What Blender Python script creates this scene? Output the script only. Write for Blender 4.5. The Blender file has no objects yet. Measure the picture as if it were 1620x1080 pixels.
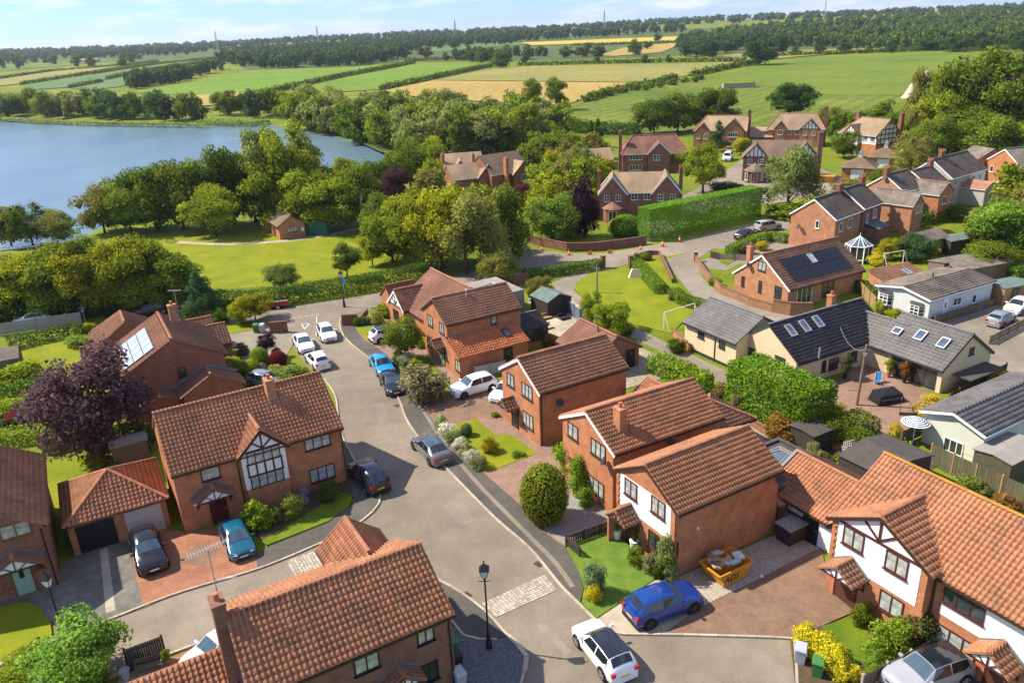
import bpy, bmesh, math, random
import numpy as np
from mathutils import Vector, Matrix
random.seed(7); rng = np.random.default_rng(7)
sc = bpy.context.scene
COL = sc.collection
R = math.radians
# ------------------------------------------------------------------ camera
F_PX, CAM_H, HOR_Y, ROLL = 1240.0, 31.0, 48.0, R(2.52)
PITCH = math.atan((540 - HOR_Y) * math.cos(ROLL) / F_PX)
_f = np.array([0, math.cos(PITCH), -math.sin(PITCH)]); _u0 = np.array([0, math.sin(PITCH), math.cos(PITCH)]); _r0 = np.array([1.0, 0, 0])
_r = _r0 * math.cos(ROLL) - _u0 * math.sin(ROLL); _u = _u0 * math.cos(ROLL) + _r0 * math.sin(ROLL)
cam = bpy.data.cameras.new('camera'); cam_o = bpy.data.objects.new('camera', cam); COL.objects.link(cam_o)
cam.sensor_width = 36; cam.lens = 36 * F_PX / 1620; cam.clip_start = 0.5; cam.clip_end = 20000
cam_o.matrix_world = Matrix(((_r[0], _u[0], -_f[0], 0), (_r[1], _u[1], -_f[1], 0), (_r[2], _u[2], -_f[2], CAM_H), (0, 0, 0, 1)))
sc.camera = cam_o
# ------------------------------------------------------------------ sky, sun, exposure
SUN_EL, SUN_AZ = R(47), R(-13.7)          # shadows run along SUN_AZ (from +x)
w = bpy.data.worlds.new('World'); sc.world = w; w.use_nodes = True
nt = w.node_tree; nt.nodes.clear()
def N(t, typ, **kw):
    n = t.nodes.new(typ)
    for k, v in kw.items():
        if k in n.inputs: n.inputs[k].default_value = v
        else: setattr(n, k, v)
    return n
sky = N(nt, 'ShaderNodeTexSky', sky_type='NISHITA', sun_disc=False, sun_elevation=SUN_EL, sun_rotation=math.atan2(-math.cos(SUN_AZ), -math.sin(SUN_AZ)),
        altitude=50, air_density=1.0, dust_density=0.15, ozone_density=3.0)
tc = N(nt, 'ShaderNodeTexCoord'); mp = N(nt, 'ShaderNodeMapping'); mp.inputs['Scale'].default_value = (5, 5, 30)
nz = N(nt, 'ShaderNodeTexNoise', Scale=1.5, Detail=8.0, Roughness=0.6)
cr = N(nt, 'ShaderNodeValToRGB'); cr.color_ramp.elements[0].position = 0.46; cr.color_ramp.elements[1].position = 0.62
cr.color_ramp.elements[0].color = (0.1, 0.1, 0.1, 1); cr.color_ramp.elements[1].color = (0.85, 0.85, 0.85, 1)
mx = N(nt, 'ShaderNodeMix', data_type='RGBA'); mx.inputs['B'].default_value = (3.9, 3.98, 4.1, 1)
bg = N(nt, 'ShaderNodeBackground', Strength=0.15); wo = N(nt, 'ShaderNodeOutputWorld')
L = nt.links.new
L(tc.outputs['Generated'], mp.inputs['Vector']); L(mp.outputs[0], nz.inputs['Vector']); L(nz.outputs['Fac'], cr.inputs[0])
tint = N(nt, 'ShaderNodeMix', data_type='RGBA', blend_type='MULTIPLY'); tint.inputs['Factor'].default_value = 1; tint.inputs['B'].default_value = (.29, .44, .78, 1); L(sky.outputs[0], tint.inputs['A'])
L(cr.outputs[0], mx.inputs['Factor']); L(tint.outputs['Result'], mx.inputs['A']); L(mx.outputs['Result'], bg.inputs['Color']); L(bg.outputs[0], wo.inputs['Surface'])
sun = bpy.data.lights.new('sun', 'SUN'); sun.energy = 4.6; sun.angle = R(0.53); sun.color = (1.0, 0.91, 0.77)
sun_o = bpy.data.objects.new('sun', sun); COL.objects.link(sun_o)
sd = Vector((math.cos(SUN_EL) * math.cos(SUN_AZ), math.cos(SUN_EL) * math.sin(SUN_AZ), -math.sin(SUN_EL)))
sun_o.rotation_euler = sd.to_track_quat('-Z', 'Y').to_euler(); sun_o.location = (-60, 20, 80)
vs = sc.view_settings; vs.view_transform = 'Standard'; vs.look = 'None'; vs.exposure = 0.88; vs.gamma = 1
sc.cycles.use_denoising = True; sc.cycles.max_bounces = 5; sc.cycles.diffuse_bounces = 2; sc.cycles.glossy_bounces = 2
sc.cycles.transmission_bounces = 3; sc.cycles.transparent_max_bounces = 6; sc.cycles.volume_bounces = 0
sc.cycles.sample_clamp_indirect = 4.0; sc.cycles.caustics_reflective = False; sc.cycles.caustics_refractive = False

# ------------------------------------------------------------------ projection helpers (photo pixel -> world ground)
def ray(px, py): return _f + _r * (px - 810) / F_PX + _u * (540 - py) / F_PX
def G(px, py, z=0.0):
    d = ray(px, py); t = (z - CAM_H) / d[2]
    return Vector((d[0] * t, d[1] * t, z))
def proj(P):
    v = np.array([P[0], P[1], P[2] - CAM_H]); d = v @ _f
    return 810 + F_PX * (v @ _r) / d, 540 - F_PX * (v @ _u) / d
def top_z(P, py):                                   # height above P at which a vertical reaches photo row py
    a, b = 0.0, 40.0
    for _ in range(40):
        m = (a + b) / 2
        if proj((P[0], P[1], P[2] + m))[1] > py: a = m
        else: b = m
    return a
def m_per_px(P): return float(np.linalg.norm(np.array(P) - np.array([0, 0, CAM_H]))) / F_PX
LAKE_PX = [(-330, 178), (0, 184), (60, 187), (150, 191), (300, 194), (415, 194), (470, 201), (520, 210), (560, 221), (600, 231), (650, 240), (640, 250), (590, 258),
           (540, 262), (470, 276), (390, 293), (300, 315), (210, 335), (150, 358), (120, 374), (60, 384), (0, 390), (-420, 400)]
LAKE = [(G(*p).x, G(*p).y) for p in LAKE_PX]
def seg_dist(P, poly):                              # signed distance (inside > 0), numpy arrays
    x, y = P; d = np.full(x.shape, 1e9); ins = np.zeros(x.shape, bool); n = len(poly)
    for i in range(n):
        ax, ay = poly[i]; bx, by = poly[(i + 1) % n]
        ex, ey = bx - ax, by - ay; L2 = ex * ex + ey * ey + 1e-9
        t = np.clip(((x - ax) * ex + (y - ay) * ey) / L2, 0, 1)
        d = np.minimum(d, np.hypot(x - ax - t * ex, y - ay - t * ey))
        c = ((ay > y) != (by > y)); xi = (bx - ax) * (y - ay) / ((by - ay) if abs(by - ay) > 1e-9 else 1e-9) + ax
        ins ^= c & (x < xi)
    return np.where(ins, d, -d)
def ss(a, b, x):
    t = np.clip((np.asarray(x, float) - a) / (b - a), 0, 1); return t * t * (3 - 2 * t)
def hgt(x, y, lake=True):
    x = np.asarray(x, float); y = np.asarray(y, float)
    h = 27 * ss(340, 2700, y) + 7 * ss(150, 1300, x) * ss(500, 1900, y)
    h = h + 1.6 * np.sin(x / 170 + 1) * np.sin(y / 210) * ss(360, 700, y) + 3.0 * np.sin(x / 420 + .6) * ss(700, 1500, y)
    if lake:
        d = seg_dist((x, y), LAKE); h = h - 1.9 * ss(-5, 7, d)
    return h
def GT(px, py):                                     # photo pixel -> point on the terrain
    d = ray(px, py); t = 20.0
    for _ in range(4000):
        p = d * t
        gap = CAM_H + p[2] - float(hgt(p[0], p[1], False))
        if gap <= 0.02 or t > 9000: break
        t += max(0.25, gap * 2.0) if gap > .3 else .25
    return Vector((p[0], p[1], float(hgt(p[0], p[1], False))))

# ------------------------------------------------------------------ materials
def newmat(name):
    m = bpy.data.materials.new(name); m.use_nodes = True; t = m.node_tree
    b = t.nodes['Principled BSDF']; return m, t, b
def mat(name, col, rough=.8, var=.18, scale=2.0, spec=.3, metal=0.0, bump=0.0, bscale=30.0, coat=0.0, big=0.0, obj_var=0.0, col2=None, moss=0.0):
    m, t, b = newmat(name); L = t.links.new
    b.inputs['Roughness'].default_value = rough; b.inputs['Specular IOR Level'].default_value = spec; b.inputs['Metallic'].default_value = metal
    if coat: b.inputs['Coat Weight'].default_value = coat; b.inputs['Coat Roughness'].default_value = .04
    tc = N(t, 'ShaderNodeTexCoord')
    if var or col2:
        nz = N(t, 'ShaderNodeTexNoise', Scale=scale, Detail=6.0, Roughness=.65); L(tc.outputs['Object'], nz.inputs['Vector'])
        r = N(t, 'ShaderNodeValToRGB'); r.color_ramp.elements[0].position = .32; r.color_ramp.elements[1].position = .68
        c2 = col2 or tuple(min(1, c * (1 + var)) for c in col)
        r.color_ramp.elements[0].color = (*[c * (1 - var) for c in col], 1); r.color_ramp.elements[1].color = (*c2, 1)
        L(nz.outputs['Fac'], r.inputs[0]); out = r.outputs[0]
        if big:
            nb = N(t, 'ShaderNodeTexNoise', Scale=big, Detail=3.0); L(tc.outputs['Object'], nb.inputs['Vector'])
            mr = N(t, 'ShaderNodeMapRange'); mr.inputs['From Min'].default_value = .3; mr.inputs['From Max'].default_value = .7; mr.inputs['To Min'].default_value = .78; mr.inputs['To Max'].default_value = 1.18
            L(nb.outputs['Fac'], mr.inputs[0]); mm = N(t, 'ShaderNodeVectorMath', operation='SCALE'); L(out, mm.inputs[0]); L(mr.outputs[0], mm.inputs['Scale']); out = mm.outputs[0]
        if obj_var:
            oi = N(t, 'ShaderNodeNewGeometry'); o2 = N(t, 'ShaderNodeObjectInfo'); ad = N(t, 'ShaderNodeMath', operation='ADD'); fr = N(t, 'ShaderNodeMath', operation='FRACT')
            L(oi.outputs['Random Per Island'], ad.inputs[0]); L(o2.outputs['Random'], ad.inputs[1]); L(ad.outputs[0], fr.inputs[0])
            mr = N(t, 'ShaderNodeMapRange'); mr.inputs['To Min'].default_value = 1 - obj_var; mr.inputs['To Max'].default_value = 1 + obj_var
            L(fr.outputs[0], mr.inputs[0]); mm = N(t, 'ShaderNodeVectorMath', operation='SCALE'); L(out, mm.inputs[0]); L(mr.outputs[0], mm.inputs['Scale']); out = mm.outputs[0]
        if moss:
            g2 = N(t, 'ShaderNodeNewGeometry'); nm = N(t, 'ShaderNodeTexNoise', Scale=.75, Detail=9.0, Roughness=.72); L(g2.outputs['Position'], nm.inputs['Vector']); rm = N(t, 'ShaderNodeMapRange'); rm.inputs['From Min'].default_value = .5; rm.inputs['From Max'].default_value = .68; rm.inputs['To Max'].default_value = moss; L(nm.outputs['Fac'], rm.inputs[0])
            xm = N(t, 'ShaderNodeMix', data_type='RGBA'); xm.inputs['B'].default_value = (.11, .085, .05, 1); L(rm.outputs[0], xm.inputs['Factor']); L(out, xm.inputs['A']); out = xm.outputs['Result']
        L(out, b.inputs['Base Color'])
    else: b.inputs['Base Color'].default_value = (*col, 1)
    if bump:
        nb = N(t, 'ShaderNodeTexNoise', Scale=bscale, Detail=4.0); L(tc.outputs['Object'], nb.inputs['Vector'])
        bm_ = N(t, 'ShaderNodeBump', Strength=bump, Distance=.05); L(nb.outputs['Fac'], bm_.inputs['Height']); L(bm_.outputs[0], b.inputs['Normal'])
    return m
def brickmat(name, c1, c2, mortar, bw=.225, bh=.075, ms=.01, rough=.85, offset=.5, spots=.36):
    m, t, b = newmat(name); L = t.links.new; b.inputs['Roughness'].default_value = rough; b.inputs['Specular IOR Level'].default_value = .2
    uv = N(t, 'ShaderNodeUVMap'); br = N(t, 'ShaderNodeTexBrick', offset=offset); br.inputs['Scale'].default_value = 1.0
    br.inputs['Brick Width'].default_value = bw; br.inputs['Row Height'].default_value = bh; br.inputs['Mortar Size'].default_value = ms
    br.inputs['Color1'].default_value = (*c1, 1); br.inputs['Color2'].default_value = (*c2, 1); br.inputs['Mortar'].default_value = (*mortar, 1)
    L(uv.outputs[0], br.inputs['Vector'])
    tc = N(t, 'ShaderNodeTexCoord'); nz = N(t, 'ShaderNodeTexNoise', Scale=1.1, Detail=10.0, Roughness=.8); L(tc.outputs['Object'], nz.inputs['Vector'])
    mr = N(t, 'ShaderNodeMapRange'); mr.inputs['From Min'].default_value = .3; mr.inputs['From Max'].default_value = .7; mr.inputs['To Min'].default_value = 1 - spots; mr.inputs['To Max'].default_value = 1 + spots
    L(nz.outputs['Fac'], mr.inputs[0]); mm = N(t, 'ShaderNodeVectorMath', operation='SCALE'); L(br.outputs['Color'], mm.inputs[0]); L(mr.outputs[0], mm.inputs['Scale'])
    L(mm.outputs[0], b.inputs['Base Color'])
    bp = N(t, 'ShaderNodeBump', Strength=.5, Distance=.01); bp.invert = True; L(br.outputs['Fac'], bp.inputs['Height']); L(bp.outputs[0], b.inputs['Normal'])
    return m
def leafmat(name, trans=.5):
    m, t, b = newmat(name); L = t.links.new; t.nodes.remove(b)
    oi = N(t, 'ShaderNodeObjectInfo'); ge = N(t, 'ShaderNodeNewGeometry'); tc = N(t, 'ShaderNodeTexCoord')
    nz = N(t, 'ShaderNodeTexNoise', Scale=.16, Detail=2.0); L(ge.outputs['Position'], nz.inputs['Vector'])
    a = N(t, 'ShaderNodeMapRange'); a.inputs['To Min'].default_value = .4; a.inputs['To Max'].default_value = 1.6; L(ge.outputs['Random Per Island'], a.inputs[0])
    c = N(t, 'ShaderNodeMapRange'); c.inputs['From Min'].default_value = .3; c.inputs['From Max'].default_value = .7; c.inputs['To Min'].default_value = 1.0; c.inputs['To Max'].default_value = 1.6; L(nz.outputs['Fac'], c.inputs[0])
    mu = N(t, 'ShaderNodeMath', operation='MULTIPLY'); L(a.outputs[0], mu.inputs[0]); L(c.outputs[0], mu.inputs[1])
    hs = N(t, 'ShaderNodeHueSaturation'); hr = N(t, 'ShaderNodeMapRange'); hr.inputs['To Min'].default_value = .485; hr.inputs['To Max'].default_value = .52
    L(nz.outputs['Fac'], hr.inputs[0]); L(hr.outputs[0], hs.inputs['Hue']); L(oi.outputs['Color'], hs.inputs['Color']); L(mu.outputs[0], hs.inputs['Value'])
    at = N(t, 'ShaderNodeAttribute', attribute_name='cn'); vt = N(t, 'ShaderNodeVectorTransform', vector_type='NORMAL', convert_from='OBJECT', convert_to='WORLD'); L(at.outputs['Vector'], vt.inputs[0])
    sn = N(t, 'ShaderNodeVectorMath', operation='SCALE'); sn.inputs['Scale'].default_value = 1.1; L(vt.outputs[0], sn.inputs[0])
    ad = N(t, 'ShaderNodeVectorMath', operation='ADD'); L(sn.outputs[0], ad.inputs[0]); L(ge.outputs['Normal'], ad.inputs[1]); nn = N(t, 'ShaderNodeVectorMath', operation='NORMALIZE'); L(ad.outputs[0], nn.inputs[0])
    d = N(t, 'ShaderNodeBsdfDiffuse'); tr = N(t, 'ShaderNodeBsdfTranslucent'); L(nn.outputs[0], d.inputs['Normal'])
    L(hs.outputs[0], d.inputs['Color']); L(hs.outputs[0], tr.inputs['Color'])
    m2 = N(t, 'ShaderNodeMixShader', Fac=trans); L(d.outputs[0], m2.inputs[1]); L(tr.outputs[0], m2.inputs[2])
    L(m2.outputs[0], t.nodes['Material Output'].inputs['Surface']); return m
LEAF = leafmat('leaves')
def grassmat(name, c1, c2, scale=.35, fine=6.0, stripes=0.0, rough=.9):
    m, t, b = newmat(name); L = t.links.new; b.inputs['Roughness'].default_value = rough; b.inputs['Specular IOR Level'].default_value = .15
    ge = N(t, 'ShaderNodeNewGeometry')
    n1 = N(t, 'ShaderNodeTexNoise', Scale=scale, Detail=5.0, Roughness=.6); n2 = N(t, 'ShaderNodeTexNoise', Scale=fine, Detail=5.0, Roughness=.75)
    L(ge.outputs['Position'], n1.inputs['Vector']); L(ge.outputs['Position'], n2.inputs['Vector'])
    r = N(t, 'ShaderNodeValToRGB'); r.color_ramp.elements[0].position = .35; r.color_ramp.elements[1].position = .66
    r.color_ramp.elements[0].color = (*c1, 1); r.color_ramp.elements[1].color = (*c2, 1); L(n1.outputs['Fac'], r.inputs[0])
    mr = N(t, 'ShaderNodeMapRange'); mr.inputs['From Min'].default_value = .25; mr.inputs['From Max'].default_value = .75; mr.inputs['To Min'].default_value = .58; mr.inputs['To Max'].default_value = 1.38
    L(n2.outputs['Fac'], mr.inputs[0]); mm = N(t, 'ShaderNodeVectorMath', operation='SCALE'); L(r.outputs[0], mm.inputs[0]); L(mr.outputs[0], mm.inputs['Scale']); out = mm.outputs[0]
    if stripes:
        wv = N(t, 'ShaderNodeTexWave', Scale=stripes * 2.5, Distortion=1.5); mp = N(t, 'ShaderNodeMapping'); mp.inputs['Rotation'].default_value = (0, 0, R(35))
        L(ge.outputs['Position'], mp.inputs[0]); L(mp.outputs[0], wv.inputs['Vector'])
        m3 = N(t, 'ShaderNodeMapRange'); m3.inputs['To Min'].default_value = .84; m3.inputs['To Max'].default_value = 1.12; L(wv.outputs['Fac'], m3.inputs[0])
        m4 = N(t, 'ShaderNodeVectorMath', operation='SCALE'); L(out, m4.inputs[0]); L(m3.outputs[0], m4.inputs['Scale']); out = m4.outputs[0]
    L(out, b.inputs['Base Color'])
    bp = N(t, 'ShaderNodeBump', Strength=.6, Distance=.06); L(n2.outputs['Fac'], bp.inputs['Height']); L(bp.outputs[0], b.inputs['Normal']); return m
def glassmat(name, c1, c2, scale=.9):
    m = mat(name, c1, rough=.06, var=.25, scale=scale, spec=.8, col2=c2); return m
M = {}
def setup_mats():
    B = brickmat
    M['brick'] = B('brick orange', (.48, .165, .06), (.39, .125, .048), (.42, .27, .16), spots=.36)
    M['brick_red'] = B('brick red', (.30, .105, .055), (.22, .08, .045), (.27, .18, .13))
    M['brick_dark'] = B('brick dark', (.24, .10, .06), (.18, .075, .048), (.22, .16, .12))
    M['brick_pale'] = B('brick pale', (.50, .21, .09), (.40, .16, .07), (.38, .27, .18))
    M['brick_wall'] = B('garden wall brick', (.33, .16, .08), (.27, .12, .06), (.27, .2, .13), spots=.35)
    M['brick_garden'] = B('old garden wall brick', (.22, .085, .05), (.17, .07, .045), (.2, .15, .1), spots=.35)
    M['pave_orange'] = B('orange block paving', (.40, .165, .085), (.32, .13, .07), (.2, .12, .08), bw=.2, bh=.1, ms=.012, spots=.25)
    M['pave_brown'] = B('brown block paving', (.27, .16, .10), (.22, .13, .085), (.14, .1, .07), bw=.2, bh=.1, ms=.012, spots=.22)
    M['pave_pink'] = B('pinkish block paving', (.33, .2, .14), (.27, .16, .11), (.2, .14, .1), bw=.2, bh=.1, ms=.012, spots=.22)
    M['slab'] = B('paving slabs', (.34, .28, .2), (.28, .23, .17), (.18, .14, .1), bw=.6, bh=.6, ms=.015, offset=0)
    M['tile'] = mat('clay pantile', (.385, .17, .086), .75, .14, 1.3, .25, obj_var=.1, big=.3, moss=.6)
    M['tile_brown'] = mat('brown pantile', (.31, .155, .088), .75, .14, 1.3, .25, obj_var=.1, big=.3, moss=.65)
    M['tile_dark'] = mat('weathered brown pantile', (.24, .115, .07), .8, .15, 1.3, .2, obj_var=.1, big=.25, moss=.5)
    M['tile_new'] = mat('new orange tile', (.47, .155, .06), .7, .12, 1.3, .25, obj_var=.12)
    M['tile_grey'] = mat('grey concrete tile', (.125, .118, .112), .7, .15, 1.3, .3, obj_var=.12, big=.3)
    M['tile_char'] = mat('charcoal concrete tile', (.052, .047, .046), .7, .15, 1.3, .3, obj_var=.15, big=.3)
    M['tile_tan'] = mat('tan tile', (.30, .21, .13), .8, .15, .6, .2, obj_var=.1, big=.25, bump=.4, bscale=6)
    M['tile_tandark'] = mat('dark tan tile', (.17, .12, .08), .8, .15, .6, .2, big=.25, bump=.4, bscale=6)
    M['tile_red'] = mat('plain red-brown tile', (.20, .098, .066), .8, .18, .6, .2, big=.25, bump=.4, bscale=6)
    M['slate'] = mat('old slate', (.068, .054, .046), .7, .3, .8, .25, obj_var=.15, big=.5, bump=.5, bscale=5, col2=(.12, .092, .066))
    M['stone_roof'] = mat('weathered stone tile', (.17, .14, .11), .8, .25, .8, .25, big=.4, bump=.5, bscale=5)
    M['felt'] = mat('roof felt', (.075, .065, .058), .9, .2, 1.5, .2)
    M['felt_pale'] = mat('pale roof felt', (.26, .24, .21), .9, .15, .8, .2)
    M['felt_green'] = mat('green roof felt', (.12, .16, .14), .9, .2, 1.0, .2)
    M['lichen'] = mat('ridge tile', (.34, .15, .08), .8, .25, 1.5, .2, obj_var=.15)
    M['lichen_gold'] = mat('lichened ridge', (.42, .21, .06), .85, .35, 1.2, .2, col2=(.5, .22, .035), obj_var=.15)
    M['ridge_grey'] = mat('grey ridge', (.17, .165, .16), .75, .15, 1.5, .25, obj_var=.1)
    M['render_white'] = mat('white render', (.78, .75, .70), .85, .05, .6, .2)
    M['render_cream'] = mat('cream render', (.62, .50, .31), .85, .05, .6, .2)
    M['render_grey'] = mat('grey green cladding', (.56, .58, .56), .7, .05, .6, .25)
    M['render_sage'] = mat('pale sage render', (.58, .6, .49), .8, .05, .6, .2)
    M['render_stone'] = mat('stone coloured render', (.44, .42, .36), .85, .08, .6, .2)
    M['white'] = mat('white paint', (.78, .78, .76), .5, .03, 1, .4)
    M['brownpaint'] = mat('brown stained frame', (.045, .022, .014), .5, .15, 3, .4)
    M['maroon'] = mat('maroon brown frame', (.075, .022, .018), .5, .15, 3, .4)
    M['black'] = mat('black paint', (.012, .012, .014), .45, .1, 3, .4)
    M['greyframe'] = mat('anthracite frame', (.03, .034, .04), .45, .1, 3, .4)
    M['lead'] = mat('lead flashing', (.17, .18, .2), .55, .12, 3, .4)
    M['oak'] = mat('oak stained timber', (.20, .085, .03), .6, .2, 6, .3)
    M['timber'] = mat('weathered timber', (.17, .13, .09), .85, .25, 5, .2, obj_var=.15)
    M['timber_new'] = mat('fresh timber', (.36, .22, .1), .8, .2, 5, .2, obj_var=.12)
    M['timber_dark'] = mat('dark stained timber', (.05, .04, .033), .8, .25, 5, .25, obj_var=.2)
    M['timber_green'] = mat('olive fence timber', (.12, .11, .065), .85, .25, 4, .2, obj_var=.2)
    M['concrete'] = mat('concrete', (.33, .31, .27), .9, .12, 2, .2)
    M['kerb'] = mat('kerb stone', (.40, .34, .26), .9, .15, 1.5, .2, obj_var=.15)
    M['glass'] = glassmat('window glass', (.018, .022, .026), (.05, .06, .06))
    M['glass_net'] = glassmat('window glass over net curtain', (.2, .22, .2), (.55, .56, .5), 2.2)
    M['glass_blue'] = glassmat('roof light glass', (.06, .09, .13), (.11, .15, .2))
    M['solar'] = mat('solar panel blue grey', (.33, .37, .38), .2, .08, 3, .6)
    M['solar_black'] = mat('black solar panel', (.007, .008, .013), .22, .1, 2, .5)
    M['alu'] = mat('aluminium', (.55, .56, .57), .4, .05, 3, .5, metal=.6)
    M['terracotta'] = mat('terracotta pot', (.42, .16, .08), .8, .2, 3, .2)
    M['trunk'] = mat('bark', (.085, .06, .04), .95, .3, 5, .1, bump=.6)
    M['pole'] = mat('weathered pole', (.22, .155, .095), .9, .2, 3, .2)
    M['iron'] = mat('black iron', (.012, .012, .013), .45, .1, 3, .4)
    M['asphalt'] = mat('worn asphalt', (.225, .187, .14), .92, .1, 9, .2, big=.07, bump=.25, bscale=60)
    def roadify(m):
        t = m.node_tree; L = t.links.new; b = t.nodes['Principled BSDF']; src = b.inputs['Base Color'].links[0].from_socket; ge = N(t, 'ShaderNodeNewGeometry')
        vo = N(t, 'ShaderNodeTexVoronoi', Scale=.16); nz = N(t, 'ShaderNodeTexNoise', Scale=.45, Detail=9.0, Roughness=.75); n2 = N(t, 'ShaderNodeTexNoise', Scale=2.2, Detail=8.0, Roughness=.8)
        for q in (vo, nz, n2): L(ge.outputs['Position'], q.inputs['Vector'])
        r1 = N(t, 'ShaderNodeMapRange'); r1.inputs['From Min'].default_value = .3; r1.inputs['From Max'].default_value = .72; r1.inputs['To Min'].default_value = .76; r1.inputs['To Max'].default_value = 1.2; L(nz.outputs['Fac'], r1.inputs[0])
        r2 = N(t, 'ShaderNodeMapRange'); r2.inputs['From Min'].default_value = .6; r2.inputs['From Max'].default_value = .75; r2.inputs['To Min'].default_value = 1.0; r2.inputs['To Max'].default_value = .8; L(n2.outputs['Fac'], r2.inputs[0])
        mu = N(t, 'ShaderNodeMath', operation='MULTIPLY'); L(r1.outputs[0], mu.inputs[0]); L(r2.outputs[0], mu.inputs[1]); sv = N(t, 'ShaderNodeVectorMath', operation='SCALE'); L(src, sv.inputs[0]); L(mu.outputs[0], sv.inputs['Scale']); L(sv.outputs[0], b.inputs['Base Color'])
    M['asphalt_d'] = mat('footway asphalt', (.105, .094, .078), .92, .14, 5, .2, big=.12, bump=.25, bscale=60)
    M['asphalt_l'] = mat('pale lane asphalt', (.24, .205, .155), .92, .1, 6, .2, big=.09, bump=.2, bscale=60)
    M['asphalt_w'] = mat('main road asphalt', (.235, .2, .155), .92, .1, 6, .2, big=.05)
    M['drive_conc'] = mat('grey drive', (.16, .15, .125), .92, .2, 1.6, .2, big=.4, bump=.2, bscale=40)
    M['drive_pale'] = mat('pale concrete', (.40, .34, .25), .9, .12, 1.6, .2, big=.4)
    M['gravel'] = mat('slate gravel', (.075, .075, .078), .9, .5, 14, .3, bump=.8, bscale=30, col2=(.2, .2, .21))
    M['gravel_grey'] = mat('grey gravel', (.20, .19, .17), .9, .4, 12, .3, bump=.8, bscale=30, col2=(.4, .38, .33))
    M['gravel_pale'] = mat('pale gravel', (.33, .28, .21), .9, .35, 10, .3, bump=.8, bscale=30, col2=(.52, .46, .36))
    M['soil'] = mat('bark mulch soil', (.10, .068, .042), .95, .3, 5, .1, bump=.5, bscale=15)
    M['patio'] = mat('patio', (.24, .15, .105), .9, .18, 3, .2, big=.3)
    M['sett'] = mat('granite sett', (.42, .37, .29), .85, .2, 4, .25, obj_var=.25)
    M['paintline'] = mat('road paint', (.58, .55, .49), .8, .15, 3, .2)
    M['grass'] = grassmat('meadow grass', (.10, .145, .008), (.19, .215, .012), .05, 3.0)
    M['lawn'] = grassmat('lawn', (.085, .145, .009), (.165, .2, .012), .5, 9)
    M['lawn_y'] = grassmat('yellow-green lawn', (.14, .185, .007), (.225, .235, .01), .3, 8)  # yellower, paler grass colour than the plain lawn
    M['turf'] = grassmat('artificial turf', (.085, .165, .02), (.15, .215, .03), .9, 14)
    M['green_field'] = grassmat('green pasture', (.105, .19, .01), (.15, .23, .014), .012, .25)
    M['meadow'] = grassmat('rough meadow', (.075, .125, .01), (.165, .19, .018), .02, .3, .02)
    M['meadow2'] = grassmat('upper meadow', (.09, .15, .01), (.15, .19, .016), .015, .3)
    M['crop_blue'] = grassmat('young crop', (.08, .155, .05), (.12, .185, .06), .006, .2, .02)
    M['straw'] = grassmat('ripening barley', (.31, .225, .06), (.39, .27, .065), .012, .25, .03)
    M['straw_g'] = grassmat('green barley', (.2, .2, .05), (.27, .235, .055), .01, .25, .02)
    M['rape'] = grassmat('yellow crop', (.42, .34, .045), (.46, .36, .06), .01, .2)
    M['hedge_ground'] = grassmat('rank grass', (.055, .09, .02), (.11, .13, .035), .05, .8)
    for k, c, r in (('p_white', (.78, .78, .78), .25), ('p_silver', (.30, .31, .33), .28), ('p_black', (.008, .009, .012), .2), ('p_grey', (.13, .13, .135), .25),
                    ('p_blue', (.002, .035, .21), .2), ('p_cyan', (.01, .27, .52), .22), ('p_teal', (.005, .09, .16), .22), ('p_dark', (.012, .016, .024), .2),
                    ('p_red', (.38, .018, .012), .3), ('p_steel', (.19, .22, .27), .25), ('p_iron', (.20, .235, .26), .28)):
        M[k] = mat('car paint ' + k[2:], c, r, 0, 1, .5, coat=.7)
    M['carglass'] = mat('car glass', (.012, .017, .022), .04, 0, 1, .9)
    M['carglass_b'] = mat('sunlit windscreen', (.05, .085, .11), .05, 0, 1, .9)  # lighter, bluer copy of the car glass, sunlight put into its colour
    M['tyre'] = mat('tyre', (.012, .012, .012), .85, 0, 1, .2); M['rim'] = mat('alloy rim', (.42, .43, .44), .35, 0, 1, .5, metal=.7); M['rim_dark'] = mat('dark alloy rim', (.04, .04, .045), .4, 0, 1, .5)
    M['plastic'] = mat('black plastic', (.015, .015, .016), .6, .1, 3, .3); M['lamp'] = mat('headlamp', (.6, .62, .65), .1, 0, 1, .8); M['tail'] = mat('tail lamp', (.4, .01, .015), .2, 0, 1, .6)
    M['plate_y'] = mat('yellow plate', (.75, .5, .02), .5, 0, 1, .3); M['plate_w'] = mat('white plate', (.75, .75, .72), .5, 0, 1, .3)
    M['bin_grey'] = mat('grey bin', (.36, .39, .42), .55, .05, 3, .35); M['bin_green'] = mat('green bin', (.05, .17, .05), .55, .08, 3, .35); M['bin_black'] = mat('black bin', (.018, .02, .022), .6, .1, 3, .35)
    M['skip'] = mat('orange skip', (.62, .27, .02), .6, .15, 3, .3); M['card'] = mat('cardboard', (.40, .26, .14), .9, .15, 4, .1); M['rubble'] = mat('white rubble', (.55, .54, .52), .9, .2, 6, .1)
    M['cone'] = mat('cone orange', (.65, .09, .02), .5, .05, 3, .3); M['bluesign'] = mat('blue sign', (.08, .32, .6), .5, .03, 3, .3)
    M['canvas'] = mat('canvas', (.55, .45, .33), .9, .08, 1, .1); M['red_cloth'] = mat('pink cloth', (.65, .07, .12), .9, .1, 3, .1)
    M['blue_cloth'] = mat('blue cloth', (.05, .16, .35), .9, .1, 3, .1); M['trash_black'] = mat('black cover', (.012, .013, .014), .5, .2, 3, .35)
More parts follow.
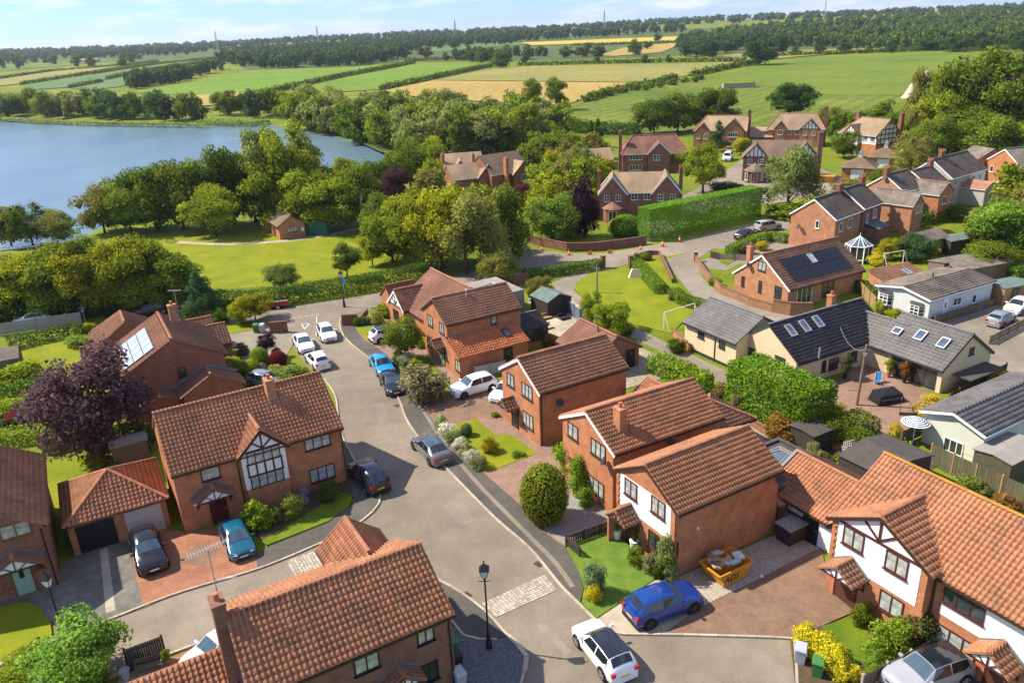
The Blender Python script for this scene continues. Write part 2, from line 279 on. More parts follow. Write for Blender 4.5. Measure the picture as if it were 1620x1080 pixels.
    M['red_paint'] = mat('rust red', (.2, .045, .025), .8, .2, 3, .2); M['mint'] = mat('mint green door', (.27, .43, .32), .5, .03, 3, .4); M['door_red'] = mat('dark red door', (.09, .014, .012), .4, .1, 3, .4)
    M['door_brown'] = mat('brown door', (.09, .035, .02), .45, .15, 3, .4); M['cream_door'] = mat('cream garage door', (.5, .46, .37), .6, .06, 3, .3); M['steel'] = mat('mast steel', (.3, .31, .33), .5, .05, 3, .4)
    M['cow'] = mat('cattle hide', (.03, .025, .022), .9, .3, 2, .1, col2=(.4, .38, .35)); M['flower_pink'] = mat('pink flower', (.7, .05, .25), .8, .2, 5, .1); M['teal'] = mat('teal paint', (.02, .12, .085), .5, .05, 3, .3)
    for k in ('asphalt', 'asphalt_d', 'asphalt_l', 'asphalt_w', 'drive_conc', 'pave_brown', 'pave_pink', 'pave_orange', 'drive_pale'): roadify(M[k])
    # lake
    m, t, b = newmat('lake water'); L = t.links.new; ge = N(t, 'ShaderNodeNewGeometry'); mp = N(t, 'ShaderNodeMapping'); mp.inputs['Scale'].default_value = (1, .55, 1)
    n1 = N(t, 'ShaderNodeTexNoise', Scale=.42, Detail=7.0, Roughness=.68); L(ge.outputs['Position'], mp.inputs[0]); L(mp.outputs[0], n1.inputs['Vector'])
    n2 = N(t, 'ShaderNodeTexNoise', Scale=.025, Detail=4.0); L(mp.outputs[0], n2.inputs['Vector'])
    bp = N(t, 'ShaderNodeBump', Strength=1.0, Distance=.4); L(n1.outputs['Fac'], bp.inputs['Height']); L(bp.outputs[0], b.inputs['Normal'])
    r = N(t, 'ShaderNodeValToRGB'); r.color_ramp.elements[0].position = .35; r.color_ramp.elements[1].position = .7; r.color_ramp.elements[0].color = (.10, .175, .225, 1); r.color_ramp.elements[1].color = (.155, .235, .285, 1)
    L(n2.outputs['Fac'], r.inputs[0]); L(r.outputs[0], b.inputs['Base Color']); b.inputs['Roughness'].default_value = .2; b.inputs['IOR'].default_value = 1.33; M['water'] = m
    # far woods under lichened roofs etc. share LEAF
    # striped parasol
    m, t, b = newmat('striped canvas'); L = t.links.new; tc = N(t, 'ShaderNodeTexCoord'); wv = N(t, 'ShaderNodeTexWave', Scale=1.9, wave_type='RINGS', rings_direction='Z'); r = N(t, 'ShaderNodeValToRGB')
    r.color_ramp.interpolation = 'CONSTANT'; r.color_ramp.elements[0].color = (.7, .72, .75, 1); r.color_ramp.elements[1].position = .5; r.color_ramp.elements[1].color = (.03, .06, .14, 1)
    L(tc.outputs['Object'], wv.inputs['Vector']); L(wv.outputs['Fac'], r.inputs[0]); L(r.outputs[0], b.inputs['Base Color']); b.inputs['Roughness'].default_value = .9; M['parasol'] = m
setup_mats()
# ------------------------------------------------------------------ mesh helpers
def auto_uv(me):
    uv = me.uv_layers.new(name='UVMap'); vs_ = me.vertices
    for p in me.polygons:
        n = p.normal
        if abs(n.z) > .92: U = Vector((1, 0, 0)); V = Vector((0, 1, 0))
        else:
            U = Vector((-n.y, n.x, 0)).normalized(); V = n.cross(U)
        for li in p.loop_indices:
            c = vs_[me.loops[li].vertex_index].co; uv.data[li].uv = (c.dot(U), c.dot(V))
def link(o, parent=None, loc=None, rz=None, rot=None):
    COL.objects.link(o)
    if parent: o.parent = parent
    if loc is not None: o.location = loc
    if rz is not None: o.rotation_euler = (0, 0, rz)
    if rot is not None: o.rotation_euler = rot
    return o
def tag(o, label=None, cat=None, group=None, kind=None):
    if label: o['label'] = label
    if cat: o['category'] = cat
    if group: o['group'] = group
    if kind: o['kind'] = kind
    return o
def thing(name, label, cat, loc=(0, 0, 0), rz=0.0, group=None):
    o = bpy.data.objects.new(name, None); o.empty_display_size = .2
    link(o, None, loc, rz); return tag(o, label, cat, group)
class MB:
    def __init__(s): s.v = []; s.f = []
    def add(s, vs_, fs):
        b = len(s.v); s.v += [tuple(p) for p in vs_]; s.f += [tuple(i + b for i in f) for f in fs]; return s
    def box(s, x0, x1, y0, y1, z0, z1):
        return s.add([(x0, y0, z0), (x1, y0, z0), (x1, y1, z0), (x0, y1, z0), (x0, y0, z1), (x1, y0, z1), (x1, y1, z1), (x0, y1, z1)],
                     [(0, 3, 2, 1), (4, 5, 6, 7), (0, 1, 5, 4), (1, 2, 6, 5), (2, 3, 7, 6), (3, 0, 4, 7)])
    def bar(s, a, b, w=.06, h=.06, up=(0, 0, 1)):          # box beam from a to b
        a = Vector(a); b = Vector(b); d = (b - a).normalized(); u = Vector(up)
        if abs(d.dot(u)) > .98: u = Vector((1, 0, 0))
        sd_ = d.cross(u).normalized(); u = sd_.cross(d)
        P = []
        for q in (a, b):
            for i, j in ((-1, -1), (1, -1), (1, 1), (-1, 1)): P.append(q + sd_ * (w / 2 * i) + u * (h / 2 * j))
        return s.add(P, [(0, 1, 2, 3), (7, 6, 5, 4), (0, 4, 5, 1), (1, 5, 6, 2), (2, 6, 7, 3), (3, 7, 4, 0)])
    def tube(s, pts_, rad, n=8, cap=True):
        pts_ = [Vector(p) for p in pts_]; rad = rad if hasattr(rad, '__len__') else [rad] * len(pts_); rings = []
        b = len(s.v)
        for i, p in enumerate(pts_):
            d = (pts_[min(i + 1, len(pts_) - 1)] - pts_[max(i - 1, 0)]).normalized()
            u = Vector((1, 0, 0)) if abs(d.x) < .9 else Vector((0, 1, 0)); sd_ = d.cross(u).normalized(); u = sd_.cross(d)
            for k in range(n):
                a = 2 * math.pi * k / n; s.v.append(tuple(p + (sd_ * math.cos(a) + u * math.sin(a)) * rad[i]))
        for i in range(len(pts_) - 1):
            for k in range(n):
                k2 = (k + 1) % n; s.f.append((b + i * n + k, b + i * n + k2, b + (i + 1) * n + k2, b + (i + 1) * n + k))
        if cap:
            s.f.append(tuple(b + k for k in range(n))[::-1]); s.f.append(tuple(b + (len(pts_) - 1) * n + k for k in range(n)))
        return s
    def lathe(s, prof, n=12, c=(0, 0, 0)):                  # prof: (r, z)
        b = len(s.v)
        for r, z in prof:
            for k in range(n):
                a = 2 * math.pi * k / n; s.v.append((c[0] + r * math.cos(a), c[1] + r * math.sin(a), c[2] + z))
        for i in range(len(prof) - 1):
            for k in range(n):
                k2 = (k + 1) % n; s.f.append((b + i * n + k, b + i * n + k2, b + (i + 1) * n + k2, b + (i + 1) * n + k))
        s.f.append(tuple(b + k for k in range(n))[::-1]); s.f.append(tuple(b + (len(prof) - 1) * n + k for k in range(n)))
        return s
    def prism(s, poly, z0, z1):                             # poly: ccw list of (x,y)
        n = len(poly); b = len(s.v)
        s.v += [(p[0], p[1], z0) for p in poly] + [(p[0], p[1], z1) for p in poly]
        s.f.append(tuple(b + n + i for i in range(n))); s.f.append(tuple(b + i for i in range(n))[::-1])
        for i in range(n): s.f.append((b + i, b + (i + 1) % n, b + n + (i + 1) % n, b + n + i))
        return s
    def plate(s, poly3, th, nrm=None):                      # thin solid from a planar 3D polygon
        P = [Vector(p) for p in poly3]; n_ = (P[1] - P[0]).cross(P[2] - P[0]).normalized() if nrm is None else Vector(nrm)
        b = len(s.v); k = len(P); s.v += [tuple(p) for p in P] + [tuple(p - n_ * th) for p in P]
        s.f.append(tuple(b + i for i in range(k))); s.f.append(tuple(b + k + i for i in range(k))[::-1])
        for i in range(k): s.f.append((b + i, b + k + i, b + k + (i + 1) % k, b + (i + 1) % k))
        return s
    def mesh(s, name, m=None, smooth=False, uv=True):
        me = bpy.data.meshes.new(name); me.from_pydata(s.v, [], s.f)
        if m: me.materials.append(M[m] if isinstance(m, str) else m)
        if smooth: me.polygons.foreach_set('use_smooth', [True] * len(me.polygons))
        me.update()
        if uv: auto_uv(me)
        return me
    def build(s, name, m, parent=None, loc=None, rz=None, smooth=False, uv=True, rot=None):
        return link(bpy.data.objects.new(name, s.mesh(name, m, smooth, uv)), parent, loc, rz, rot)
_cache = {}
def inst(key, maker, name, parent=None, loc=None, rz=None, rot=None):
    if key not in _cache: _cache[key] = maker()
    return link(bpy.data.objects.new(name, _cache[key]), parent, loc, rz, rot)
def fast_mesh(name, V, Fq, m, cn=None):
    me = bpy.data.meshes.new(name); V = np.asarray(V, np.float32); Fq = np.asarray(Fq, np.int32); n, k = Fq.shape
    me.vertices.add(len(V)); me.vertices.foreach_set('co', V.ravel()); me.loops.add(n * k); me.loops.foreach_set('vertex_index', Fq.ravel())
    me.polygons.add(n); me.polygons.foreach_set('loop_start', np.arange(0, n * k, k, dtype=np.int32)); me.polygons.foreach_set('loop_total', np.full(n, k, np.int32))
    me.materials.append(M[m] if isinstance(m, str) else m); me.update(calc_edges=True); me.validate()
    if cn is not None: at = me.attributes.new('cn', 'FLOAT_VECTOR', 'POINT'); at.data.foreach_set('vector', np.asarray(cn, np.float32).ravel())
    return me

# ------------------------------------------------------------------ tiled roofs
def tile_shape(w_, e, near):
    prof = [(0, -.01), (.1, .065), (.3, .095), (.5, .065), (.62, -.01), (1.0, -.008)] if near else [(0, .01), (.25, .075), (.55, .0), (1.0, .004)]
    if near == 2: prof = [(0, .0), (.1, .052), (.28, .056), (.4, .004), (.5, .0), (.6, .052), (.78, .056), (.9, .004), (1.0, .0)]
    k = len(prof); V = []
    for u, n in prof: V.append((u * w_, -.02, n + .02))
    for u, n in prof: V.append((u * w_, e + .01, n - .004))
    for u, n in prof: V.append((u * w_, -.02, n - .02))
    F_ = []
    for i in range(k - 1): F_ += [(i, i + 1, k + i + 1, k + i), (2 * k + i, 2 * k + i + 1, i + 1, i)]
    return np.array(V), np.array(F_)
def in_poly(pts_, poly):
    x, y = pts_[:, 0], pts_[:, 1]; ins = np.zeros(len(x), bool); n = len(poly)
    for i in range(n):
        ax, ay = poly[i]; bx, by = poly[(i + 1) % n]
        if abs(by - ay) < 1e-9: continue
        ins ^= ((ay > y) != (by > y)) & (x < (bx - ax) * (y - ay) / (by - ay) + ax)
    return ins
class House:
    def __init__(s, name, label, cat, x, y, deg, group=None):
        s.root = thing(name, label, cat, (x, y, 0), R(deg), group); s.x, s.y, s.a = x, y, R(deg); s.tiles = []
    def loc(s, P):
        dx, dy = P[0] - s.x, P[1] - s.y; c, n = math.cos(s.a), math.sin(s.a)
        return Vector((dx * c + dy * n, -dx * n + dy * c, P[2]))
    def wld(s, p):
        c, n = math.cos(s.a), math.sin(s.a); return Vector((s.x + p[0] * c - p[1] * n, s.y + p[0] * n + p[1] * c, p[2]))
    def part(s, name, mb, m, parent=None, smooth=False): return mb.build(name, m, parent or s.root, smooth=smooth)
    def hit(s, px, py, p0, na):                             # photo pixel on the wall plane through local p0 with local normal angle na
        d = ray(px, py); dl = Vector((d[0] * math.cos(s.a) + d[1] * math.sin(s.a), -d[0] * math.sin(s.a) + d[1] * math.cos(s.a), d[2]))
        o = s.loc((0, 0, CAM_H)); n = Vector((math.cos(na), math.sin(na), 0)); t = (Vector(p0) - o).dot(n) / dl.dot(n); return o + dl * t
    def roof(s, planes, m, tile='near', w_=.28, e=.33, parts=0, slab_m=None, th=.09, ridge=(), ridge_m='lichen', hips=()):
        sl = MB()
        for P in planes: sl.plate(P, th)
        rf = s.part('roof', sl, slab_m or m)
        if tile:
            TV, TF = tile_shape(w_, e, {'near': 1, 'double': 2}.get(tile, 0)); allp = []
            for P in planes:
                P = [Vector(p) for p in P]; U = (P[1] - P[0]).normalized(); Nn = (P[1] - P[0]).cross(P[2] - P[0]).normalized(); V = Nn.cross(U)
                poly = [((p - P[0]).dot(U), (p - P[0]).dot(V)) for p in P]
                us = [q[0] for q in poly]; vs_ = [q[1] for q in poly]
                nu = max(1, round((max(us) - min(us)) / w_)); ww = (max(us) - min(us)) / nu; nv = int(max(vs_) / e)
                g = np.array([(min(us) + i * ww, j * e) for j in range(nv + 1) for i in range(nu)])
                k = in_poly(g + [ww * .5, e * .35], poly) & (g[:, 1] < max(vs_) - .12); g = g[k]
                O = np.array(P[0]); Un, Vn, NN = np.array(U), np.array(V), np.array(Nn)
                org = O + g[:, :1] * Un + g[:, 1:] * Vn
                allp.append((org, Un, Vn, NN, ww / w_))
            nt_ = sum(len(a[0]) for a in allp); singles = set()
            if parts:
                c_ = np.array(s.loc((0, 0, CAM_H))); D = []
                for pi, a in enumerate(allp):
                    vis = ((c_ - a[0]) @ a[3]) > 0; dd = np.linalg.norm(a[0] - c_, axis=1) + np.where(vis, 0, 1e3)
                    for q in range(len(dd)):                     # only tiles inside the picture
                        pw = proj(s.wld(a[0][q])); off = 0 if (0 < pw[0] < 1620 and 0 < pw[1] < 1080) else 1e3
                        D.append((dd[q] + off, pi, q))
                D.sort(); singles = {(pi, q) for d_, pi, q in D[:parts] if d_ < 1e3}
            Vs, Fs, b = [], [], 0
            for pi, (org, Un, Vn, NN, sc_) in enumerate(allp):
                keep = np.array([(pi, q) not in singles for q in range(len(org))], bool) if singles else np.ones(len(org), bool)
                o2 = org[keep]
                if len(o2):
                    jit = rng.normal(0, .004, (len(o2), 1, 1))
                    T = o2[:, None, :] + TV[None, :, 0:1] * sc_ * Un + TV[None, :, 1:2] * Vn + (TV[None, :, 2:3] + jit) * NN
                    Vs.append(T.reshape(-1, 3)); Fs.append((TF[None] + (np.arange(len(o2)) * len(TV))[:, None, None] + b).reshape(-1, 4)); b += len(o2) * len(TV)
                for q in range(len(org)):
                    if (pi, q) in singles:
                        key = ('tile', round(sc_, 3), w_, e, m)
                        def mk(): return fast_mesh('roof_tile', TV * [sc_, 1, 1], TF, m)
                        o = inst(key, mk, 'roof_tile', rf); p = org[q] + NN * rng.normal(0, .004)
                        o.matrix_local = Matrix(((Un[0], Vn[0], NN[0], p[0]), (Un[1], Vn[1], NN[1], p[1]), (Un[2], Vn[2], NN[2], p[2]), (0, 0, 0, 1)))
            if Vs:
                o = link(bpy.data.objects.new('tile_courses', fast_mesh('tile_courses', np.concatenate(Vs), np.concatenate(Fs), m)), rf); o['kind'] = 'stuff'
        for a, b_ in list(ridge) + list(hips):
            a, b_ = Vector(a), Vector(b_); Ln = (b_ - a).length; n = max(1, round(Ln / .42)); d = (b_ - a) / Ln; dirq = d.to_track_quat('X', 'Z').to_euler()
            for i in range(n):
                ll = Ln / n
                def mk():
                    mb = MB(); P = []
                    for x, k in ((0, 1.0), (ll * .99, .93)):
                        for t in range(6):
                            an = math.pi * t / 5; P.append((x, math.cos(an) * .13 * k, math.sin(an) * .095 * k - .01))
                    F_ = [(t, t + 1, 7 + t, 6 + t) for t in range(5)]
                    return mb.add(P, F_ + [(0, 1, 2, 3, 4, 5)[::-1], (6, 7, 8, 9, 10, 11)]).mesh('ridge_tile', ridge_m, uv=False)
                inst(('ridge', round(ll, 2), ridge_m), mk, 'ridge_tile', rf, a + d * (ll * i) + Vector((0, 0, .075)), rot=dirq)
        return rf
    def gable(s, ox, oy, rot, Ln, W, he, hr, wall='brick', roofm='tile', tile='near', ov=.12, oe=.32, hip=(0, 0), base=0.0, parts=0, ridge_m='lichen',
              fascia='brownpaint', barge=None, w_=.28, e=.33, walls=True, slab_m=None, gutter=True, skip=()):
        """pitched block: ridge along its own x; front is -y. ox, oy, rot in the house frame; rot in degrees"""
        c, n = math.cos(R(rot)), math.sin(R(rot))
        T = lambda x, y, z: (ox + x * c - y * n, oy + x * n + y * c, z)
        k = (hr - he) / (W / 2); ze = he - k * oe; l, h = Ln / 2, W / 2
        if walls:
            mb = MB(); t0 = he - .02; tr = hr - .06
            hl = t0 if hip[0] else tr; hrr = t0 if hip[1] else tr
            mb.add([T(-l, -h, base), T(l, -h, base), T(l, h, base), T(-l, h, base), T(-l, -h, t0), T(l, -h, t0), T(l, h, t0), T(-l, h, t0), T(-l, 0, hl), T(l, 0, hrr)],
                   [(0, 1, 5, 4), (2, 3, 7, 6), (1, 2, 6, 9, 5), (3, 0, 4, 8, 7), (0, 3, 2, 1), (4, 5, 9, 8), (6, 7, 8, 9)])
            s.part('wall', mb, wall)
        a = -l - (oe if hip[0] else ov); b = l + (oe if hip[1] else ov); ra = -l + hip[0] if hip[0] else a; rb = l - hip[1] if hip[1] else b
        Zr = hr + .05; Ze = ze + .05
        planes = []
        if 'f' not in skip: planes.append([T(a, -h - oe, Ze), T(b, -h - oe, Ze), T(rb, 0, Zr), T(ra, 0, Zr)])
        if 'b' not in skip: planes.append([T(b, h + oe, Ze), T(a, h + oe, Ze), T(ra, 0, Zr), T(rb, 0, Zr)])
        hips = []
        if hip[0]: planes.append([T(a, h + oe, Ze), T(a, -h - oe, Ze), T(ra, 0, Zr)]); hips += [(T(a, -h - oe, Ze), T(ra, 0, Zr)), (T(a, h + oe, Ze), T(ra, 0, Zr))]
        if hip[1]: planes.append([T(b, -h - oe, Ze), T(b, h + oe, Ze), T(rb, 0, Zr)]); hips += [(T(b, -h - oe, Ze), T(rb, 0, Zr)), (T(b, h + oe, Ze), T(rb, 0, Zr))]
        rf = s.roof(planes, roofm, tile, w_, e, parts, slab_m, ridge=[(T(ra, 0, Zr), T(rb, 0, Zr))] if rb - ra > .2 and ridge_m else [], ridge_m=ridge_m or 'lichen', hips=hips if ridge_m else [])
        for i, (x, hh) in enumerate(((a, hip[0]), (b, hip[1]))):
            if barge and not hh:
                mb = MB()
                for sg in (-1, 1): mb.bar(T(x * 1.0, sg * (h + oe), Ze - .14), T(x, 0, Zr - .14), .05, .2)
                s.part('bargeboard', mb, barge)
        if gutter:
            for sg in (-1, 1):
                s.part('gutter', MB().bar(T(a, sg * (h + oe + .03), Ze - .1), T(b, sg * (h + oe + .03), Ze - .1), .1, .09), fascia)
                if walls: s.part('soffit', MB().bar(T(a + .02, sg * (h + oe * .5), he - .11 - k * oe * .6), T(b - .02, sg * (h + oe * .5), he - .11 - k * oe * .6), oe * .8, .07), fascia)
        return rf
    def mono(s, P, m, tile='near', **kw): return s.roof([P], m, tile, **kw)
    def win(s, p, na, w_, h_, n=2, frame='brownpaint', pane='glass', sill=True, rows=1, name='window', proud=.05, fw=.07):
        """window centred at local p on a wall with outward normal angle na (radians)"""
        loc = Vector(p) + Vector((math.cos(na), math.sin(na), 0)) * .004; rz = na + math.pi / 2
        def mk():
            mb = MB(); x0, x1, z0, z1 = -w_ / 2, w_ / 2, -h_ / 2, h_ / 2
            mb.box(x0, x1, -proud, 0, z0, z0 + fw).box(x0, x1, -proud, 0, z1 - fw, z1).box(x0, x0 + fw, -proud, 0, z0 + fw, z1 - fw).box(x1 - fw, x1, -proud, 0, z0 + fw, z1 - fw)
            for i in range(1, n): x = x0 + w_ * i / n; mb.box(x - fw * .45, x + fw * .45, -proud + .004, 0, z0 + fw, z1 - fw)
            for j in range(1, rows): z = z0 + h_ * j / rows; mb.box(x0 + fw, x1 - fw, -proud + .008, 0, z - fw * .35, z + fw * .35)
            return mb.mesh(name, frame)
        wo_ = inst((name, w_, h_, n, rows, frame, proud), mk, name, s.root, loc, rz)
        pw = w_ / n - fw
        def mkp(): return MB().box(-pw / 2, pw / 2, -.012, 0, -h_ / 2 + fw * .7, h_ / 2 - fw * .7).mesh('pane', pane)
        for i in range(n):
            inst(('pane', round(pw, 3), h_, pane), mkp, 'pane', wo_, (-w_ / 2 + w_ * (i + .5) / n, 0, 0))
        if sill:
            inst(('sill', w_, h_, frame), lambda: MB().box(-w_ / 2 - .06, w_ / 2 + .06, -.11, 0, -h_ / 2 - .07, -h_ / 2 - .004).mesh('sill', frame), 'sill', wo_)
        return wo_
    def winpx(s, px, py, p0, na, w_, h_, n=2, **kw): return s.win(s.hit(px, py, p0, na), na, w_, h_, n, **kw)
    def door(s, p, na, w_=.95, h_=2.05, m='door_brown', frame='brownpaint', light='glass'):
        rz = na + math.pi / 2; loc = Vector((p[0], p[1], 0)) + Vector((math.cos(na), math.sin(na), 0)) * .004
        d = s.part('door', MB().box(-w_ / 2, w_ / 2, -.04, 0, .08, h_), m); d.location = loc; d.rotation_euler = (0, 0, rz)
        f = MB().box(-w_ / 2 - .07, -w_ / 2, -.07, 0, 0, h_ + .07).box(w_ / 2, w_ / 2 + .07, -.07, 0, 0, h_ + .07).box(-w_ / 2, w_ / 2, -.07, 0, h_, h_ + .07).box(-w_ / 2, w_ / 2, -.12, 0, 0, .075)
        s.part('door_frame', f, frame, d)
        if light: s.part('door_light', MB().box(-.13, .13, -.052, -.041, 1.25, 1.8), light, d)
        s.part('handle', MB().box(w_ / 2 - .14, w_ / 2 - .04, -.075, -.041, 1.0, 1.04), 'alu', d)
        return d
    def garage_door(s, p, na, w_, h_, m):
        d = MB().box(-w_ / 2, w_ / 2, -.03, 0, .03, h_)
        for i in range(1, 5): d.box(-w_ / 2, w_ / 2, -.04, -.031, h_ * i / 5 - .015, h_ * i / 5 + .015)
        o = s.part('garage_door', d, m); o.location = Vector((p[0], p[1], 0)) + Vector((math.cos(na), math.sin(na), 0)) * .004; o.rotation_euler = (0, 0, na + math.pi / 2); return o
    def canopy(s, p, na, w_, dep, ze, zr, m='tile_dark', frame='brownpaint', infill='white', lead=True, tile='near'):
        """small gabled porch canopy; p = wall point (x,y), na = outward normal angle"""
        c, n = math.cos(na), math.sin(na); T = lambda u, d, z: (p[0] + c * d - n * u, p[1] + n * d + c * u, z)
        h = w_ / 2
        rf = s.roof([[T(-h, 0, ze), T(-h, dep, ze), T(0, dep, zr), T(0, 0, zr)], [T(h, dep, ze), T(h, 0, ze), T(0, 0, zr), T(0, dep, zr)]], m, tile, .28, .3, ridge=[(T(0, 0, zr), T(0, dep, zr))], th=.06)
        s.part('canopy_gable', MB().plate([T(-h * .8, dep - .12, ze + .02), T(h * .8, dep - .12, ze + .02), T(0, dep - .12, zr - .1)], .03, (c, n, 0)), infill, rf)
        fb = MB()
        d2 = dep - .08
        fb.bar(T(-h * .85, d2, ze - .01), T(h * .85, d2, ze - .01), .06, .09); fb.bar(T(0, d2, ze), T(0, d2, zr - .12), .06, .06)
        for sg in (-1, 1):
            fb.bar(T(sg * h * .97, d2 + .03, ze - .05), T(0, d2 + .03, zr - .06), .05, .12); fb.bar(T(sg * h * .1, d2, ze), T(sg * h * .42, d2, (ze * .45 + zr * .55) - .08), .05, .05)
            fb.bar(T(sg * h * .8, 0.02, ze - .75), T(sg * h * .8, dep - .15, ze - .03), .08, .08); fb.bar(T(sg * h * .8, .03, ze - .9), T(sg * h * .8, .03, ze - .02), .07, .08)
        s.part('canopy_frame', fb, frame, rf)
        if lead: s.part('flashing', MB().bar(T(-h, .02, ze + .1), T(0, .02, zr + .13), .05, .16).bar(T(h, .02, ze + .1), T(0, .02, zr + .13), .05, .16), 'lead', rf)
        return rf
    def chimney(s, x, y, z0, z1, a=.62, b=.62, m='brick', pots=1, rot=0):
        c = MB().box(-a / 2, a / 2, -b / 2, b / 2, z0, z1 - .16).box(-a / 2 - .04, a / 2 + .04, -b / 2 - .04, b / 2 + .04, z1 - .158, z1)
        o = s.part('chimney', c, m); o.location = (x, y, 0); o.rotation_euler = (0, 0, R(rot))
        for i in range(pots):
            inst('pot', lambda: MB().lathe([(.13, 0), (.115, .3), (.14, .31), (.14, .36), (.09, .37)], 10).mesh('chimney_pot', 'terracotta'), 'chimney_pot', o, ((i - (pots - 1) / 2) * .36, 0, z1 + .002))
        s.part('flashing', MB().box(-a / 2 - .1, a / 2 + .1, -b / 2 - .14, -b / 2 - .005, z0 + .35, z0 + .55), 'lead', o)
        return o
    def dish(s, p, na):
        def mk():
            mb = MB(); mb.lathe([(.02, 0), (.2, .03), (.32, .09), (.33, .1)], 14); mb.bar((0, 0, 0), (0, 0, -.3), .04, .04); mb.bar((.3, 0, .1), (.05, 0, .42), .02, .02); return mb.mesh('satellite_dish', 'greyframe', uv=False)
        return inst('dish', mk, 'satellite_dish', s.root, Vector(p) + Vector((math.cos(na), math.sin(na), 0)) * .33, rot=(R(65), 0, na + R(60)))
    def pipe(s, x, y, na, z1, m='brownpaint'):
        n = Vector((math.cos(na), math.sin(na), 0)) * .06; q = Vector((x, y, 0)) + n
        return s.part('downpipe', MB().tube([q + Vector((0, 0, .05)), q + Vector((0, 0, z1))], .045, 6), m)
    def rooflight(s, cp, U, V, Nn, w_=.75, h_=1.1, frame='alu', pane='glass_blue'):
        cp, U, V, Nn = Vector(cp), Vector(U), Vector(V), Vector(Nn); o = inst(('rl', w_, h_, frame), lambda: MB().box(-w_ / 2, w_ / 2, -h_ / 2, -h_ / 2 + .1, 0, .14).box(-w_ / 2, w_ / 2, h_ / 2 - .1, h_ / 2, 0, .14).box(-w_ / 2, -w_ / 2 + .09, -h_ / 2 + .1, h_ / 2 - .1, 0, .14).box(w_ / 2 - .09, w_ / 2, -h_ / 2 + .1, h_ / 2 - .1, 0, .14).mesh('roof_light', frame), 'roof_light', s.root)
        p = cp; o.matrix_local = Matrix(((U[0], V[0], Nn[0], p[0]), (U[1], V[1], Nn[1], p[1]), (U[2], V[2], Nn[2], p[2]), (0, 0, 0, 1)))
        inst(('rlp', w_, h_, pane), lambda: MB().box(-w_ / 2 + .09, w_ / 2 - .09, -h_ / 2 + .1, h_ / 2 - .1, .02, .1).mesh('pane', pane), 'pane', o); return o
    def plane_hit(s, px, py, P):                            # photo pixel on a local 3D plane (roof slope); returns point, U, V, N
        P = [Vector(p) for p in P]; U = (P[1] - P[0]).normalized(); Nn = (P[1] - P[0]).cross(P[2] - P[0]).normalized(); V = Nn.cross(U)
        d = ray(px, py); dl = Vector((d[0] * math.cos(s.a) + d[1] * math.sin(s.a), -d[0] * math.sin(s.a) + d[1] * math.cos(s.a), d[2]))
        o = s.loc((0, 0, CAM_H)); t = (P[0] - o).dot(Nn) / dl.dot(Nn); return o + dl * t, U, V, Nn
    def boards(s, segs, na, m='maroon', w_=.14, name='timber_board', parent=None):    # half-timber boards: list of ((p),(q)) local points on the wall face
        n = Vector((math.cos(na), math.sin(na), 0))
        for a, b in segs: s.part(name, MB().bar(Vector(a) + n * .02, Vector(b) + n * .02, w_, .05, up=n), m, parent)
PI = math.pi
FR, BK, LT, RT = -PI / 2, PI / 2, PI, 0.0

# ------------------------------------------------------------------ flat surfaces
def sheet(name, pxs, z, m, kind='structure', skirt=True, world=False, label=None, cat=None, zfn=None):
    P = pxs if world else [G(*p) for p in pxs]
    P = [(p[0], p[1]) for p in P]
    A = sum(P[i][0] * P[(i + 1) % len(P)][1] - P[(i + 1) % len(P)][0] * P[i][1] for i in range(len(P)))
    if A < 0: P = P[::-1]
    mb = MB(); n = len(P); mb.v = [(x, y, z) for x, y in P]; mb.f = [tuple(range(n))]
    if skirt:
        mb.v += [(x, y, -.02) for x, y in P]
        for i in range(n): mb.f.append((i, n + i, n + (i + 1) % n, (i + 1) % n))
    bm = bmesh.new(); me = mb.mesh(name, m, uv=False); bm.from_mesh(me); bmesh.ops.triangulate(bm, faces=[f for f in bm.faces if len(f.verts) > 4]); bm.to_mesh(me); bm.free(); auto_uv(me)
    o = link(bpy.data.objects.new(name, me)); return tag(o, label, cat, kind=kind)
def smooth_line(pxs, z=0.0, step=.8, world=False):
    P = [Vector(p) if world else G(*p, z) for p in pxs]; out = []
    for i in range(len(P) - 1):
        p0, p1, p2, p3 = P[max(i - 1, 0)], P[i], P[i + 1], P[min(i + 2, len(P) - 1)]; n = max(2, int((p2 - p1).length / step))
        for k in range(n):
            t = k / n; out.append(.5 * ((2 * p1) + (p2 - p0) * t + (2 * p0 - 5 * p1 + 4 * p2 - p3) * t * t + (3 * p1 - p0 - 3 * p2 + p3) * t ** 3))
    return out + [P[-1]]
# ------------------------------------------------------------------ vegetation prototypes
def leaf_quads(P, D, size, asp=.62, spread=.9, rs=None):
    rs = rs or rng; n = len(P)
    Nn = D + rs.normal(0, spread, (n, 3)); Nn /= np.linalg.norm(Nn, axis=1, keepdims=True) + 1e-9
    A = np.cross(Nn, rs.normal(0, 1, (n, 3))); A /= np.linalg.norm(A, axis=1, keepdims=True) + 1e-9; B = np.cross(Nn, A)
    s_ = (size * rs.uniform(.6, 1.35, n))[:, None]; a = A * s_ * .6; b = B * s_ * .6 * asp
    V = np.stack([P - a, P + b, P + a, P - b], 1).reshape(-1, 3); return V, np.arange(4 * n).reshape(n, 4)
OCT = np.array([(1, 0, 0), (-1, 0, 0), (0, 1, 0), (0, -1, 0), (0, 0, 1), (0, 0, -1)], float)
OCF = [(0, 2, 4, 4), (2, 1, 4, 4), (1, 3, 4, 4), (3, 0, 4, 4), (2, 0, 5, 5), (1, 2, 5, 5), (3, 1, 5, 5), (0, 3, 5, 5)]
